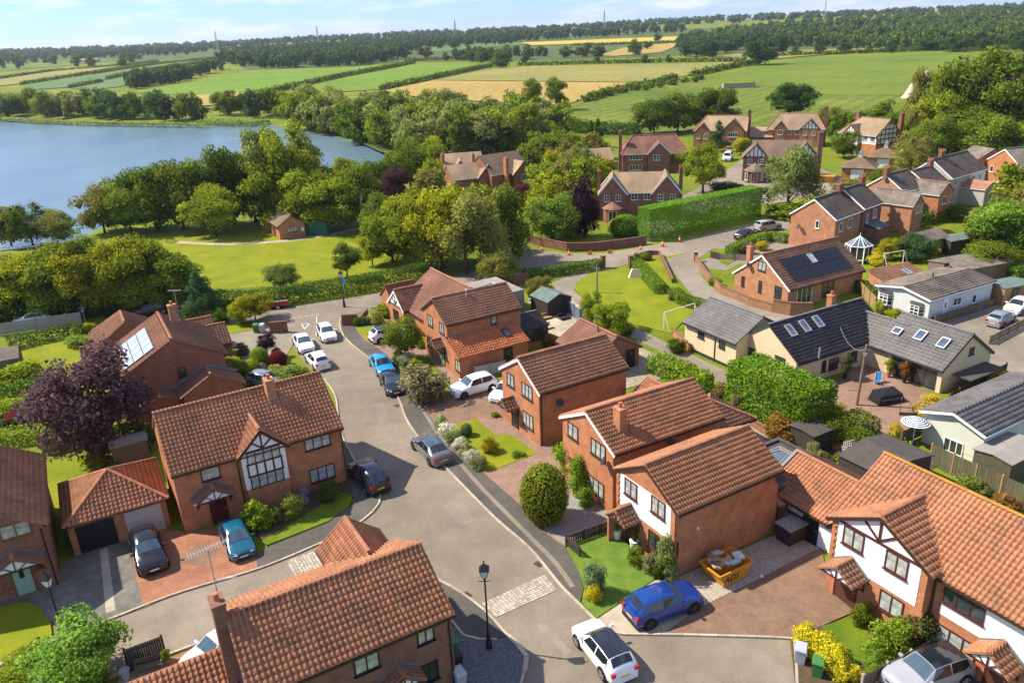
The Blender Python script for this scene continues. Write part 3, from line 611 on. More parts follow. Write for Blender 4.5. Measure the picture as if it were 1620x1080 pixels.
def crown_arrays(seed, nleaf, leaf, kind='round', nclump=28):
    rs = np.random.default_rng(seed); C, Rr = [], []
    while len(C) < nclump:
        p = rs.normal(0, 1, 3); p /= np.linalg.norm(p)
        if kind == 'round': q = p * rs.uniform(.2, .37) * np.array([1, 1, 1]) ; r = rs.uniform(.1, .19); z = .5 + q[2] * 1.02
        elif kind == 'tall': z = rs.uniform(.1, .9); q = p * .30 * math.sqrt(max(.08, 1 - ((z - .42) / .58) ** 2)); r = rs.uniform(.1, .18)
        elif kind == 'cone': z = rs.uniform(.04, .95); q = p * .42 * (1 - z) ** .8; r = .05 + .12 * (1 - z)
        elif kind == 'column': z = rs.uniform(.05, .93); q = p * .3 * (1 - abs(z - .4) ** 2.2); r = rs.uniform(.13, .2)
        elif kind == 'weep': z = rs.uniform(.3, .9); q = p * .36 * math.sqrt(max(.1, 1 - ((z - .4) / .6) ** 2)); r = rs.uniform(.1, .16)
        elif kind == 'bush': q = p * rs.uniform(.2, .34); z = .5 + q[2] * 1.1; r = rs.uniform(.13, .2)
        C.append((q[0], q[1], z)); Rr.append(r)
    C = np.array(C); Rr = np.array(Rr); pr = Rr ** 2 / np.sum(Rr ** 2)
    idx = rs.choice(nclump, nleaf, p=pr); D = rs.normal(0, 1, (nleaf, 3)); D /= np.linalg.norm(D, axis=1, keepdims=True)
    D[:, 2] = np.where(D[:, 2] < -.3, -D[:, 2] * .6, D[:, 2])
    P = C[idx] + D * (Rr[idx] * rs.uniform(.72, 1.1, nleaf))[:, None]
    ni = nleaf // 6; q_ = rs.normal(0, 1, (ni, 3)); q_ /= np.linalg.norm(q_, axis=1, keepdims=True); sel = rs.choice(nleaf, ni, replace=False); P[sel] = [0, 0, .5] + (P[sel] - [0, 0, .5]) * rs.uniform(.35, .8, (ni, 1))
    if kind == 'weep': P[:, 2] -= rs.uniform(0, .28, nleaf) * np.clip(np.hypot(P[:, 0], P[:, 1]) * 3, 0, 1)
    V, F_ = leaf_quads(P, D, leaf, .62 if kind != 'weep' else .45, .75, rs); cc = P - [0, 0, .45]; cc /= np.linalg.norm(cc, axis=1, keepdims=True) + 1e-6
    CN = D * .75 + cc * .55 + [0, 0, .12]; CN = np.repeat(CN / np.linalg.norm(CN, axis=1, keepdims=True), 4, axis=0)
    k = len(V); cv = (C[:, None, :] + OCT[None] * (Rr * .45)[:, None, None]).reshape(-1, 3)
    lo, hi = V[:, 2].min(), V[:, 2].max(); rad = np.percentile(np.hypot(V[:, 0], V[:, 1]), 97)
    sc_ = np.array([.5 / rad, .5 / rad, 1 / (hi - lo)]); V = (V - [0, 0, lo]) * sc_; cv = (cv - [0, 0, lo]) * sc_
    cf = np.array([[q * 6 + i for i in f[:3]] for q in range(len(cv) // 6) for f in OCF]) + k
    cn2 = np.tile(OCT, (len(cv) // 6, 1)); return V, F_, cv, cf, np.concatenate([CN, cn2])
def crown_mesh(name, *a, **kw):
    V, F_, cv, cf, CN = crown_arrays(*a, **kw); me = bpy.data.meshes.new(name); n, m = len(F_), len(cf)
    VV = np.concatenate([V, cv]).astype(np.float32); me.vertices.add(len(VV)); me.vertices.foreach_set('co', VV.ravel())
    lp = np.concatenate([F_.ravel(), cf.ravel()]).astype(np.int32); me.loops.add(len(lp)); me.loops.foreach_set('vertex_index', lp); me.polygons.add(n + m)
    me.polygons.foreach_set('loop_start', np.concatenate([np.arange(n) * 4, n * 4 + np.arange(m) * 3]).astype(np.int32)); me.polygons.foreach_set('loop_total', np.concatenate([np.full(n, 4), np.full(m, 3)]).astype(np.int32))
    me.materials.append(LEAF); me.update(calc_edges=True); at = me.attributes.new('cn', 'FLOAT_VECTOR', 'POINT'); at.data.foreach_set('vector', CN.astype(np.float32).ravel()); return me
PRO = {}
for k_, n_, cl in (('round', 4, 30), ('tall', 3, 30), ('cone', 1, 40), ('column', 1, 22), ('weep', 2, 30)):
    PRO[k_] = [crown_mesh('crown', 100 + i * 7 + len(k_), 11500, .027, k_, cl) for i in range(n_)]
PRO['bush'] = [crown_mesh('foliage', 300 + i, 3200, .05, 'bush', 22) for i in range(4)]
def ball_mesh():
    rs = np.random.default_rng(5); n = 7000; D = rs.normal(0, 1, (n, 3)); D /= np.linalg.norm(D, axis=1, keepdims=True); P = D * .48 * (1 + rs.normal(0, .045, (n, 1))) + [0, 0, .5]
    V, F_ = leaf_quads(P, D, .038, .62, .5, rs); nu, nv = 14, 9; cv = np.array([(.44 * math.sin(PI_ * j / (nv - 1)) * math.cos(2 * PI_ * i / nu), .44 * math.sin(PI_ * j / (nv - 1)) * math.sin(2 * PI_ * i / nu), .5 - .44 * math.cos(PI_ * j / (nv - 1))) for j in range(nv) for i in range(nu)])
    cf = np.array([(j * nu + i, j * nu + (i + 1) % nu, (j + 1) * nu + (i + 1) % nu, (j + 1) * nu + i) for j in range(1, nv - 2) for i in range(nu)]) + len(V); return fast_mesh('foliage', np.concatenate([V, cv]), np.concatenate([F_, cf]), LEAF, np.concatenate([np.repeat(D, 4, axis=0), cv * 0]))
PI_ = math.pi
PRO['ball'] = [ball_mesh()]
for k_, n_ in (('round', 4), ('tall', 2), ('weep', 1)):
    PRO[k_ + '_m'] = [crown_mesh('crown', 500 + i, 3000, .046, k_, 24) for i in range(n_)]
LOWS = [crown_arrays(700 + i, 190, .17, 'round', 14) for i in range(4)]; VLOWS = [crown_arrays(760 + i, 75, .28, 'round', 8) for i in range(4)]
def trunk_mesh(seed):
    rs = random.Random(seed); mb = MB(); mb.tube([(0, 0, -.02), (.01, 0, .12), (.0, .01, .3), (.02, .01, .55), (0, 0, .8)], [.034, .025, .021, .014, .005], 7)
    for i in range(7):
        a = rs.uniform(0, 6.28); z = rs.uniform(.18, .5); l = rs.uniform(.18, .3)
        mb.tube([(0.005, 0, z), (math.cos(a) * l * .5, math.sin(a) * l * .5, z + l * .45), (math.cos(a) * l, math.sin(a) * l, z + l * .8)], [.013, .009, .004], 5)
    return mb.mesh('trunk', 'trunk', uv=False)
TRUNKS = [trunk_mesh(i) for i in range(3)]
_tn = [0]
def tree_w(P, h, wd, col, kind='round', label='', group=None, name='broadleaf_tree', cat='tree', tf=.1, trunk=True):
    i = _tn[0]; _tn[0] += 1; rs = random.Random(i * 13 + 5)
    t = thing(name, label, cat, P, rs.uniform(0, 6.28), group)
    if trunk:
        o = link(bpy.data.objects.new('trunk', TRUNKS[i % 3]), t); o.scale = (h * .8, h * .8, h * .9)
    c = link(bpy.data.objects.new('crown', PRO[kind][i % len(PRO[kind])]), t, (0, 0, h * tf)); c.scale = (wd, wd * rs.uniform(.88, 1.1), h * (1 - tf))
    v = rs.uniform(.9, 1.12); c.color = (col[0] * v, col[1] * v * rs.uniform(.95, 1.05), col[2] * v, 1); return t
def tree(px, by, ty, wpx, col, kind='round', label='', group=None, far=False, **kw):
    P = GT(px, by) if far else G(px, by); h = max(1.0, top_z(P, ty)); return tree_w(P, h, wpx * m_per_px(P + Vector((0, 0, h / 2))), col, kind, label, group, **kw)
def shrub(px, by, ty, wpx, col, label, name='shrub', cat='shrub', group=None, kind='bush', z=0.0):
    P = G(px, by); h = max(.25, top_z(P, ty)); wd = wpx * m_per_px(P)
    i = _tn[0]; _tn[0] += 1; rs = random.Random(i); P.z = z
    o = link(bpy.data.objects.new(name, PRO[kind][i % len(PRO[kind])]), None, P - Vector((0, 0, .06 * h)), rs.uniform(0, 6.28)); o.scale = (wd, wd * rs.uniform(.85, 1.1), h * 1.06)
    o.color = (*col, 1); return tag(o, label, cat, group)
def hedge_arrays(pts_, hw, h, dens, leaf, wob=.12, z0=0.0, rs=None, zf=None):
    """box hedge along a world polyline: leaves over both sides, ends and the top"""
    rs = rs or rng; Ps, Ds = [], []; core_v, core_f = [], []
    for i in range(len(pts_) - 1):
        a, b = np.array(pts_[i][:2]), np.array(pts_[i + 1][:2]); Ln = np.linalg.norm(b - a); d = (b - a) / Ln; s_ = np.array([-d[1], d[0]])
        za = pts_[i][2] if len(pts_[i]) > 2 else 0; zb = pts_[i + 1][2] if len(pts_[i + 1]) > 2 else 0
        def put(n, fu, fs, fz, D):
            t = fu(n); q = a + t[:, None] * (b - a) + s_ * fs(n)[:, None]; z = z0 + za + t * (zb - za) + fz(n)
            Ps.append(np.c_[q, z]); Ds.append(np.tile(D, (n, 1)))
        U = lambda n: rs.uniform(0, 1, n)
        nt_ = int(Ln * hw * 2 * dens) + 1; ns = int(Ln * h * dens) + 1
        put(nt_, U, lambda n: rs.uniform(-hw, hw, n), lambda n: h + rs.normal(0, wob, n), np.array([0, 0, 1.0]))
        for sg in (-1, 1): put(ns, U, lambda n: sg * hw + rs.normal(0, wob, n), lambda n: rs.uniform(0.02, h, n), np.array([*(s_ * sg), .15]))
        for e_, cond in ((0, i == 0), (1, i == len(pts_) - 2)):
            if cond: put(int(2 * hw * h * dens) + 1, lambda n: np.full(n, float(e_)) + rs.normal(0, wob / max(Ln, .5), n), lambda n: rs.uniform(-hw, hw, n), lambda n: rs.uniform(.02, h, n), np.array([*(d * (1 if e_ else -1)), .1]))
        k = len(core_v); w2 = max(.06, hw - wob * 1.1); h2 = h - wob * 1.1
        for q, zz in ((a, za), (b, zb)):
            for sg in (-1, 1):
                for zc in (-.05, h2): core_v.append((*(q + s_ * sg * w2), z0 + zz + zc))
        core_f += [(k + x for x in f) for f in ((0, 1, 5, 4), (2, 6, 7, 3), (1, 3, 7, 5), (0, 2, 3, 1), (4, 5, 7, 6))]
    V, F_ = leaf_quads(np.concatenate(Ps), np.concatenate(Ds), leaf, .65, .7, rs); k = len(V)
    DD = np.repeat(np.concatenate(Ds), 4, axis=0) + rs.normal(0, .25, (k, 3)); return np.concatenate([V, np.array(core_v)]), np.concatenate([F_, np.array([tuple(f) for f in core_f]) + k]), np.concatenate([DD, np.zeros((len(core_v), 3))])
def hedge(pxs, h, wd, col, label, dens=55, leaf=.17, wob=.1, name='hedge', cat='hedge', group=None, world=False, far=False, kind=None, z0=0.0):
    P = [p if world else (tuple(GT(*p)) if far else tuple(G(*p))) for p in pxs]
    V, F_, CN = hedge_arrays(P, wd / 2, h, dens, leaf, wob, z0); o = link(bpy.data.objects.new(name, fast_mesh(name, V, F_, LEAF, CN))); o.color = (*col, 1); return tag(o, label, cat if not kind else None, group, kind)
def wood(pxpoly, n, hrange, col, label, name='far_wood', seed=1, wrel=.85, world=None):
    rs = np.random.default_rng(seed); xs = [p[0] for p in pxpoly]; ys = [p[1] for p in pxpoly]; Vs, Fs, Cs, b, cnt = [], [], [], 0, 0
    tries = 0
    while cnt < n and tries < n * 20:
        tries += 1; q = (rs.uniform(min(xs), max(xs)), rs.uniform(min(ys), max(ys)))
        if not in_poly(np.array([q]), pxpoly)[0]: continue
        P = Vector((q[0], q[1], float(hgt(q[0], q[1], False)))) if world else GT(*q)
        if P.y > 6000: continue
        cnt += 1; h = rs.uniform(*hrange); wd = h * rs.uniform(.7, 1.15) * wrel
        V, F_, cv, cf, CN = (VLOWS if world else LOWS)[rs.integers(4)]; a = rs.uniform(0, 6.28); c, s_ = math.cos(a), math.sin(a)
        VV = np.concatenate([V, cv]) * [wd, wd, h]; VV = np.c_[VV[:, 0] * c - VV[:, 1] * s_, VV[:, 0] * s_ + VV[:, 1] * c, VV[:, 2]] + np.array(P)
        Fq = np.concatenate([F_, np.c_[cf, cf[:, 2:]][:, :4] + 0]) if False else F_
        Vs.append(VV); Fs.append(Fq + b); b += len(VV); Cs.append(np.c_[CN[:, 0] * c - CN[:, 1] * s_, CN[:, 0] * s_ + CN[:, 1] * c, CN[:, 2]])
    o = link(bpy.data.objects.new(name, fast_mesh(name, np.concatenate(Vs), np.concatenate(Fs), LEAF, np.concatenate(Cs)))); o.color = (*col, 1); return tag(o, label, None, None, 'stuff')
DK, MD, LG, YG, OL, WL, PU = (.085, .125, .014), (.14, .185, .018), (.2, .24, .018), (.3, .3, .018), (.2, .19, .04), (.21, .23, .06), (.075, .035, .042)
GOLD = (.33, .29, .02)

# ------------------------------------------------------------------ terrain, lake, fields
def terrain():
    def axis(segs):
        out = []
        for a, b, s_ in segs: out += list(np.arange(a, b, s_))
        return np.array(out + [segs[-1][1]])
    X = axis([(-4200, -1000, 160), (-1000, -330, 30), (-330, 20, 4), (20, 400, 20), (400, 1200, 40), (1200, 4200, 160)])
    Y = axis([(-60, 120, 20), (120, 350, 4), (350, 1300, 22), (1300, 3000, 60), (3000, 8000, 250)])
    XX, YY = np.meshgrid(X, Y); Z = hgt(XX, YY); V = np.c_[XX.ravel(), YY.ravel(), Z.ravel()]
    nx, ny = len(X), len(Y); i = np.arange((ny - 1) * (nx - 1)); r, c = i // (nx - 1), i % (nx - 1); a = r * nx + c
    me = fast_mesh('ground', V, np.c_[a, a + 1, a + nx + 1, a + nx], 'grass'); me.polygons.foreach_set('use_smooth', np.ones(len(me.polygons), bool))
    tag(link(bpy.data.objects.new('ground', me)), kind='structure')
terrain()
cx = [p[0] for p in LAKE]; cy = [p[1] for p in LAKE]
o = MB().add([(min(cx) - 15, min(cy) - 12, -.75), (max(cx) + 12, min(cy) - 12, -.75), (max(cx) + 12, max(cy) + 12, -.75), (min(cx) - 15, max(cy) + 12, -.75)], [(0, 1, 2, 3)]).build('lake_water', 'water'); tag(o, kind='structure')
def field(pxs, m, off=.35, name='field'):
    P = [GT(*p) for p in pxs]; bm = bmesh.new(); A = sum(P[i].x * P[(i + 1) % len(P)].y - P[(i + 1) % len(P)].x * P[i].y for i in range(len(P)))
    if A < 0: P = P[::-1]
    bm.faces.new([bm.verts.new((p.x, p.y, 0)) for p in P]); bmesh.ops.triangulate(bm, faces=bm.faces[:])
    xs = [p.x for p in P]; ys = [p.y for p in P]
    st = max(22.0, max(max(xs) - min(xs), max(ys) - min(ys)) / 40)
    for ax, lo, hi in ((0, min(xs), max(xs)), (1, min(ys), max(ys))):
        v = lo + st
        while v < hi:
            bmesh.ops.bisect_plane(bm, geom=bm.verts[:] + bm.edges[:] + bm.faces[:], plane_co=(v, 0, 0) if ax == 0 else (0, v, 0), plane_no=(1, 0, 0) if ax == 0 else (0, 1, 0)); v += st
    for v in bm.verts: v.co.z = float(hgt(v.co.x, v.co.y, False)) + off
    me = bpy.data.meshes.new(name); bm.to_mesh(me); bm.free(); me.materials.append(M[m]); tag(link(bpy.data.objects.new(name, me)), kind='structure')
field([(205, 147), (240, 140), (330, 125), (385, 113), (470, 109), (540, 107), (650, 99.5), (653, 101), (540, 122), (470, 137), (405, 152), (300, 152)], 'green_field')
field([(226, 160), (300, 152.5), (430, 143), (400, 155), (335, 168), (230, 172)], 'straw', .5)
field([(480, 143), (540, 125), (655, 102), (770, 100.5), (778, 105), (675, 127), (605, 142), (540, 146), (490, 150)], 'green_field')
field([(607, 144), (683, 128.5), (830, 130), (1000, 132), (975, 143), (930, 155), (880, 172), (850, 168), (740, 150), (640, 152)], 'straw')
field([(683, 128), (753, 115), (820, 105.5), (1080, 102), (1190, 98), (1155, 107), (1085, 121), (1055, 125), (1000, 131), (830, 129)], 'straw_g')
field([(845, 210), (847, 184), (930, 160), (1000, 145), (1060, 130), (1085, 124), (1130, 121), (1200, 135), (1290, 152), (1440, 152), (1430, 180), (1300, 195), (1180, 212), (1000, 220)], 'meadow', .1)
field([(1132, 122), (1200, 104), (1255, 92), (1500, 85), (1640, 81), (1640, 112), (1440, 151), (1290, 151), (1200, 134)], 'meadow2', .12)
field([(825, 68.5), (1000, 61.5), (1073, 59), (1066, 67), (905, 71), (840, 73)], 'rape', 1.0)
field([(950, 88), (985, 77), (1060, 69), (1078, 70), (1045, 84), (955, 91)], 'straw', .7)
field([(1085, 98), (1180, 84), (1270, 80), (1420, 76), (1410, 79), (1260, 91), (1200, 97)], 'straw_g', .6)
field([(635, 80), (750, 68), (850, 69), (690, 83)], 'crop_blue', .8)
field([(35, 135), (187, 113), (353, 92), (340, 97), (235, 112), (110, 139), (47, 143)], 'crop_blue', .5)
field([(113, 141), (237, 113), (332, 98), (357, 95), (285, 119), (190, 138), (140, 144)], 'crop_blue', .5)
field([(-40, 130), (100, 108), (250, 97.5), (200, 104), (33, 133), (-40, 142)], 'straw_g', .6)
field([(-60, 107), (100, 97), (190, 95), (100, 105), (-60, 118)], 'meadow2', .7)
field([(440, 186), (520, 176), (600, 170), (700, 165), (850, 172), (900, 205), (905, 240), (860, 262), (760, 268), (680, 262), (600, 240), (540, 212), (470, 197)], 'hedge_ground', .12, 'woodland_floor')
field([(-80, 104), (-80, 84.5), (200, 78), (355, 74), (355, 90), (200, 97)], 'hedge_ground', .25); field([(358, 92), (358, 74), (700, 62), (1080, 46), (1640, 19), (1640, 80), (1180, 84), (900, 95), (650, 98), (540, 106), (390, 111)], 'hedge_ground', .2)
# field hedgerows
HG = 'field hedgerows across the valley'
for pxs, lb in (([(400, 155), (470, 138), (540, 122.5), (655, 100.5)], 'long dark hedgerow dividing the two bright green pastures'), ([(605, 143), (675, 127.5), (778, 105.5)], 'hedgerow between bright pasture and barley field'),
                ([(925, 162), (965, 149), (1000, 142), (1035, 136), (1068, 126)], 'bushy hedgerow climbing between barley and the rough meadow'), ([(1095, 121), (1150, 110), (1200, 100)], 'hedgerow running up to the upper meadow oak'),
                ([(0, 126), (80, 114), (200, 104), (250, 98)], 'hedgerow along the upper edge of the pale barley strip'), ([(35, 135), (150, 117), (250, 102), (352, 92)], 'hedgerow along the young crop field'),
                ([(112, 140), (160, 131)], 'short gappy hedgerow in the young crop'), ([(170, 126), (235, 112.5), (300, 103), (350, 96)], 'longer gappy hedgerow in the young crop'),
                ([(820, 104.5), (1000, 100), (1180, 97)], 'hedgerow along the top of the green barley'), ([(1200, 91), (1330, 86), (1480, 80), (1620, 79)], 'hedgerow along the top of the upper meadow'),
                ([(640, 98), (720, 94), (800, 99)], 'hedgerow below the hedge line trees'), ([(905, 73), (1075, 68)], 'hedgerow under the yellow crop')):
    hedge(pxs, 2.6, 3.0, DK, lb, dens=1.5, leaf=1.3, wob=.6, name='field_hedge', group=HG, far=True)
WP = [(1075, 64), (1180, 50), (1300, 36), (1450, 25), (1640, 17), (1640, 74), (1500, 80), (1420, 73), (1300, 66), (1180, 72), (1090, 82)]
wood(WP, 520, (11, 16), (.07, .12, .03), 'dense wood covering the far hillside', seed=3)
wood(WP, 280, (10, 17), (.11, .15, .03), 'paler trees mixed through the hillside wood', seed=31); wood(WP, 160, (9, 13), (.05, .09, .035), 'dark pines mixed through the hillside wood', seed=32)
wood([(1350, 70), (1450, 62), (1480, 72), (1420, 78)], 40, (7, 10), (.2, .22, .1), 'pale silvery willows at the foot of the hillside wood', seed=33)
wood([(1210, 70), (1330, 62), (1420, 66), (1500, 75), (1420, 79), (1250, 77)], 120, (9, 13), (0.096, 0.145, 0.033), 'belt of young trees below the hillside wood', seed=13)
wood([(355, 103), (365, 86), (450, 79), (560, 78), (650, 83), (630, 97), (540, 107), (400, 109)], 330, (12, 16), (0.056, 0.102, 0.029), 'dark wood on the ridge above the green pasture', seed=4)
wood([(540, 72), (720, 63), (1000, 52), (1080, 47), (1080, 52), (900, 62), (640, 78), (545, 78)], 330, (10, 15), (0.058, 0.099, 0.034), 'line of trees along the far skyline', seed=5)
wood([(-60, 86), (150, 82), (350, 74), (360, 80), (200, 92), (-60, 98)], 420, (10, 15), (0.058, 0.096, 0.039), 'distant woods on the low left skyline', seed=6)
wood([(200, 138), (285, 121), (340, 112), (358, 105), (355, 112), (300, 128), (215, 142)], 70, (10, 14), (0.054, 0.096, 0.026), 'spur of dark trees along the pasture edge', seed=7)
wood([(1080, 84), (1150, 72), (1160, 84), (1090, 92)], 26, (9, 13), (0.058, 0.099, 0.026), 'clump of trees by the upper meadow gate', seed=8)
wood([(700, 94), (750, 88), (850, 86), (880, 92), (820, 98), (720, 98)], 28, (9, 13), (0.058, 0.102, 0.029), 'copse of trees behind the barley field', seed=9)
wood([(0, 100), (60, 96), (90, 97), (60, 104), (0, 107)], 20, (7, 10), (.04, .07, .03), 'scrub on the far left slope', seed=10)

wood([(360, 82), (540, 74), (700, 66), (820, 62), (820, 70), (690, 80), (640, 84), (540, 84), (400, 88)], 200, (9, 14), (.05, .09, .035), 'scattered far trees behind the ridge wood', seed=21)
wood([(1070, 70), (1200, 56), (1290, 56), (1290, 66), (1160, 80), (1080, 88)], 150, (9, 14), (.05, .09, .03), 'far trees beside the ridge barns', seed=22)
wood([(-2300, 2150), (2400, 1750), (2400, 2350), (600, 2500), (-2300, 2950)], 1500, (11, 18), (.075, .12, .055), 'continuous woodland along the whole far skyline', seed=41, wrel=1.3, world=True)  # distance haze also put into the leaf colour, paler and bluer
wood([(-1700, 1500), (300, 1650), (300, 2050), (-1700, 2000)], 420, (9, 14), (.06, .1, .035), 'scattered copses on the far plain', seed=42, wrel=1.2, world=True)
# the air: thin even haze round everything below the sky
hz = bpy.data.materials.new('haze air'); hz.use_nodes = True; hz.node_tree.nodes.clear(); pv = N(hz.node_tree, 'ShaderNodeVolumePrincipled'); pv.inputs['Color'].default_value = (.8, .88, 1, 1); pv.inputs['Density'].default_value = .00007; pv.inputs['Anisotropy'].default_value = .3
ho = N(hz.node_tree, 'ShaderNodeOutputMaterial'); hz.node_tree.links.new(pv.outputs[0], ho.inputs['Volume'])
tag(MB().box(-5200, 5200, -300, 9200, -4, 120).build('haze', hz, uv=False), kind='stuff')
# ------------------------------------------------------------------ roads, footways, drives, lawns
KR = [(541, 500), (538, 508), (538, 517), (543.7, 531.9), (554.8, 543.9), (569.6, 555.9), (588, 570.7), (611, 599), (631.7, 633.7), (640, 657.8), (653, 680), (680, 714), (707.5, 743), (746.7, 783.3), (786.7, 823.3), (833.3, 863.3), (860, 893.3), (886.7, 926.7), (913.3, 953.3), (942, 982)]
KL = [(452, 520), (460, 530), (461, 543), (470, 560), (490, 582), (513, 600), (527, 620), (532.6, 637), (538.5, 681.5), (551.9, 711), (563.7, 731.9), (585, 757), (601.7, 784), (600, 797), (593.3, 807), (570, 826.7), (540, 846), (500, 863.3), (410, 900), (283.3, 938.3), (180, 978), (86.7, 1013.3), (0, 1053), (-60, 1082)]
KA = [(120, 1092), (200, 1062), (266.7, 1036), (333, 1011.7), (430, 975), (520, 938), (590, 910), (640, 898), (668, 904), (696.7, 920), (726.7, 936.7), (766.7, 966.7), (803.3, 1006.7), (833.3, 1040), (826, 1075), (815, 1120)]
KC = [(942, 982), (958, 996), (976.7, 1003.3), (1080, 1005), (1243, 1010), (1250, 1014), (1258, 1030), (1262, 1120)]
right_k = smooth_line(KR); left_k = smooth_line(KL); a_k = smooth_line(KA); c_k = smooth_line(KC)
sheet('road', list(right_k) + list(c_k) + [Vector((14, 22, 0)), Vector((-1, 22, 0))] + list(reversed(a_k)) + [Vector((-40, 28, 0))] + list(reversed(left_k)), .02, 'asphalt', world=True)
ROAD = bpy.data.objects['road']
# cross road at the top of the close and the village road beyond
sheet('cross_road', [(20, 560), (150, 528), (300, 510), (380, 497), (470, 484), (560, 470), (640, 456), (720, 437), (790, 412), (812, 398), (823, 388), (860, 396), (900, 402), (957, 401), (1020, 390), (1080, 380), (1160, 360), (1240, 342), (1330, 315), (1345, 325), (1250, 362), (1190, 384),
                     (1110, 396), (1040, 408), (960, 414), (890, 424), (850, 432), (820, 447), (760, 462), (700, 474), (640, 484), (575, 492), (545, 503), (541, 512), (460, 524), (452, 517), (440, 512), (300, 530), (150, 552), (20, 590)], .012, 'asphalt_w')
sheet('lane', [(958, 414), (998, 408), (1004, 415), (975, 423), (934, 432), (912, 447), (908, 459), (925, 477), (960, 497), (1002, 516), (1062, 546), (1130, 578), (1190, 608), (1240, 640), (1215, 650), (1150, 612), (1075, 570), (1010, 540), (950, 505), (886, 470), (872, 447), (905, 425)], .03, 'asphalt_l')
sheet('lane', [(1050, 412), (1090, 400), (1130, 392), (1100, 412), (1112, 440), (1140, 466), (1190, 484), (1280, 500), (1290, 515), (1200, 505), (1150, 498), (1115, 490), (1085, 455), (1062, 425)], .03, 'asphalt_l')
sheet('lane', [(1110, 412), (1160, 396), (1172, 400), (1190, 412), (1165, 420), (1150, 428), (1120, 425)], .034, 'asphalt_w')
sheet('lane', [(1380, 555), (1430, 530), (1500, 505), (1560, 480), (1640, 470), (1640, 625), (1585, 600), (1560, 580), (1520, 590), (1470, 560)], .03, 'asphalt_l')
sheet('footway', list(right_k)[:] + [G(*p) for p in ((918, 953), (923, 933), (916, 906), (893, 866), (866.7, 846.7), (823, 800), (766, 750), (729, 715.6), (689, 671), (666.7, 640), (642, 598), (618, 569), (601, 554), (577, 539), (566, 526), (560, 514), (552, 500))], .11, 'asphalt_d', world=True)
for q in (((700, 745), (712, 741), (760, 790), (800, 832), (850, 878), (880, 905), (905, 930), (900, 945), (880, 925), (845, 885), (795, 838), (752, 795)),):
    pass
sheet('footway', [(410, 900), (500, 863.3), (540, 846), (570, 826.7), (593.3, 807), (600, 797), (601.7, 784), (585, 757), (563.7, 731.9), (551.9, 711), (538.5, 681.5), (528, 690), (546, 775), (559, 788), (556, 801), (520, 828), (425, 866), (404, 880)], .11, 'asphalt_d')
sheet('footway', [(640, 898), (668, 904), (696.7, 920), (726.7, 936.7), (766.7, 966.7), (803.3, 1006.7), (775, 1014), (733, 1007), (722, 990), (690, 960)], .11, 'asphalt_d')
# footway repair strip, paler
st = smooth_line([(596, 560), (640, 610), (672, 655), (705, 705), (752, 762), (800, 812), (850, 862), (880, 893), (906, 930)]); e1, e2 = [], []
for i, p in enumerate(st):
    d = (st[min(i + 1, len(st) - 1)] - st[max(i - 1, 0)]).normalized(); n = Vector((-d.y, d.x, 0)); e1.append(p + n * .16); e2.append(p - n * .16)
sheet('trench_patch', e1 + e2[::-1], .114, 'asphalt_w', world=True, skirt=False)
def kerb(line, name='kerb', z1=.125, wd=.14):
    mb = MB(); acc = 0.0; a = line[0]
    for p in line[1:]:
        if (p - a).length > .85:
            d = (p - a).normalized(); mb.bar(a + d * .012 + Vector((0, 0, z1 / 2 - .01)), p - d * .012 + Vector((0, 0, z1 / 2 - .01)), wd, z1 + .02); a = p
    return tag(mb.build(name, 'kerb'), kind='structure')
for ln in (smooth_line(KR, step=.3), smooth_line(KL[5:], step=.3), smooth_line(KA, step=.3), smooth_line(KC, step=.3)): kerb(ln)
kerb(smooth_line([(700, 962), (722, 992), (734, 1006), (775, 1014), (803, 1007)], step=.3)); kerb(smooth_line([(803.3, 1006.7), (833.3, 1040), (826, 1075)], step=.3), wd=.24, z1=.16)
# setts
def sett_bed(c4, nu, nv):
    A, B, C_, D = [G(*p) for p in c4]; sheet('sett_bed', c4, .024, 'asphalt_d', skirt=False); ang = math.atan2((B - A).y, (B - A).x)
    su, sv = (B - A).length / nu, (D - A).length / nv; me = MB().box(-su * .43, su * .43, -sv * .43, sv * .43, 0, .03).mesh('sett', 'sett')
    for i in range(nu):
        for j in range(nv):
            u, v = (i + .5) / nu, (j + .5) / nv; p = A.lerp(B, u).lerp(D.lerp(C_, u), v); p.z = .022 + random.uniform(-.004, .008)
            o = link(bpy.data.objects.new('sett', me), ROAD, p); o.rotation_euler = (random.uniform(-.04, .04), random.uniform(-.04, .04), ang + random.uniform(-.05, .05))
sett_bed([(761.7, 955), (861.7, 909), (881.7, 933.3), (785, 976.7)], 19, 9)
sett_bed([(453.3, 888.3), (496.7, 871.7), (511.7, 895), (466.7, 913.3)], 9, 9)
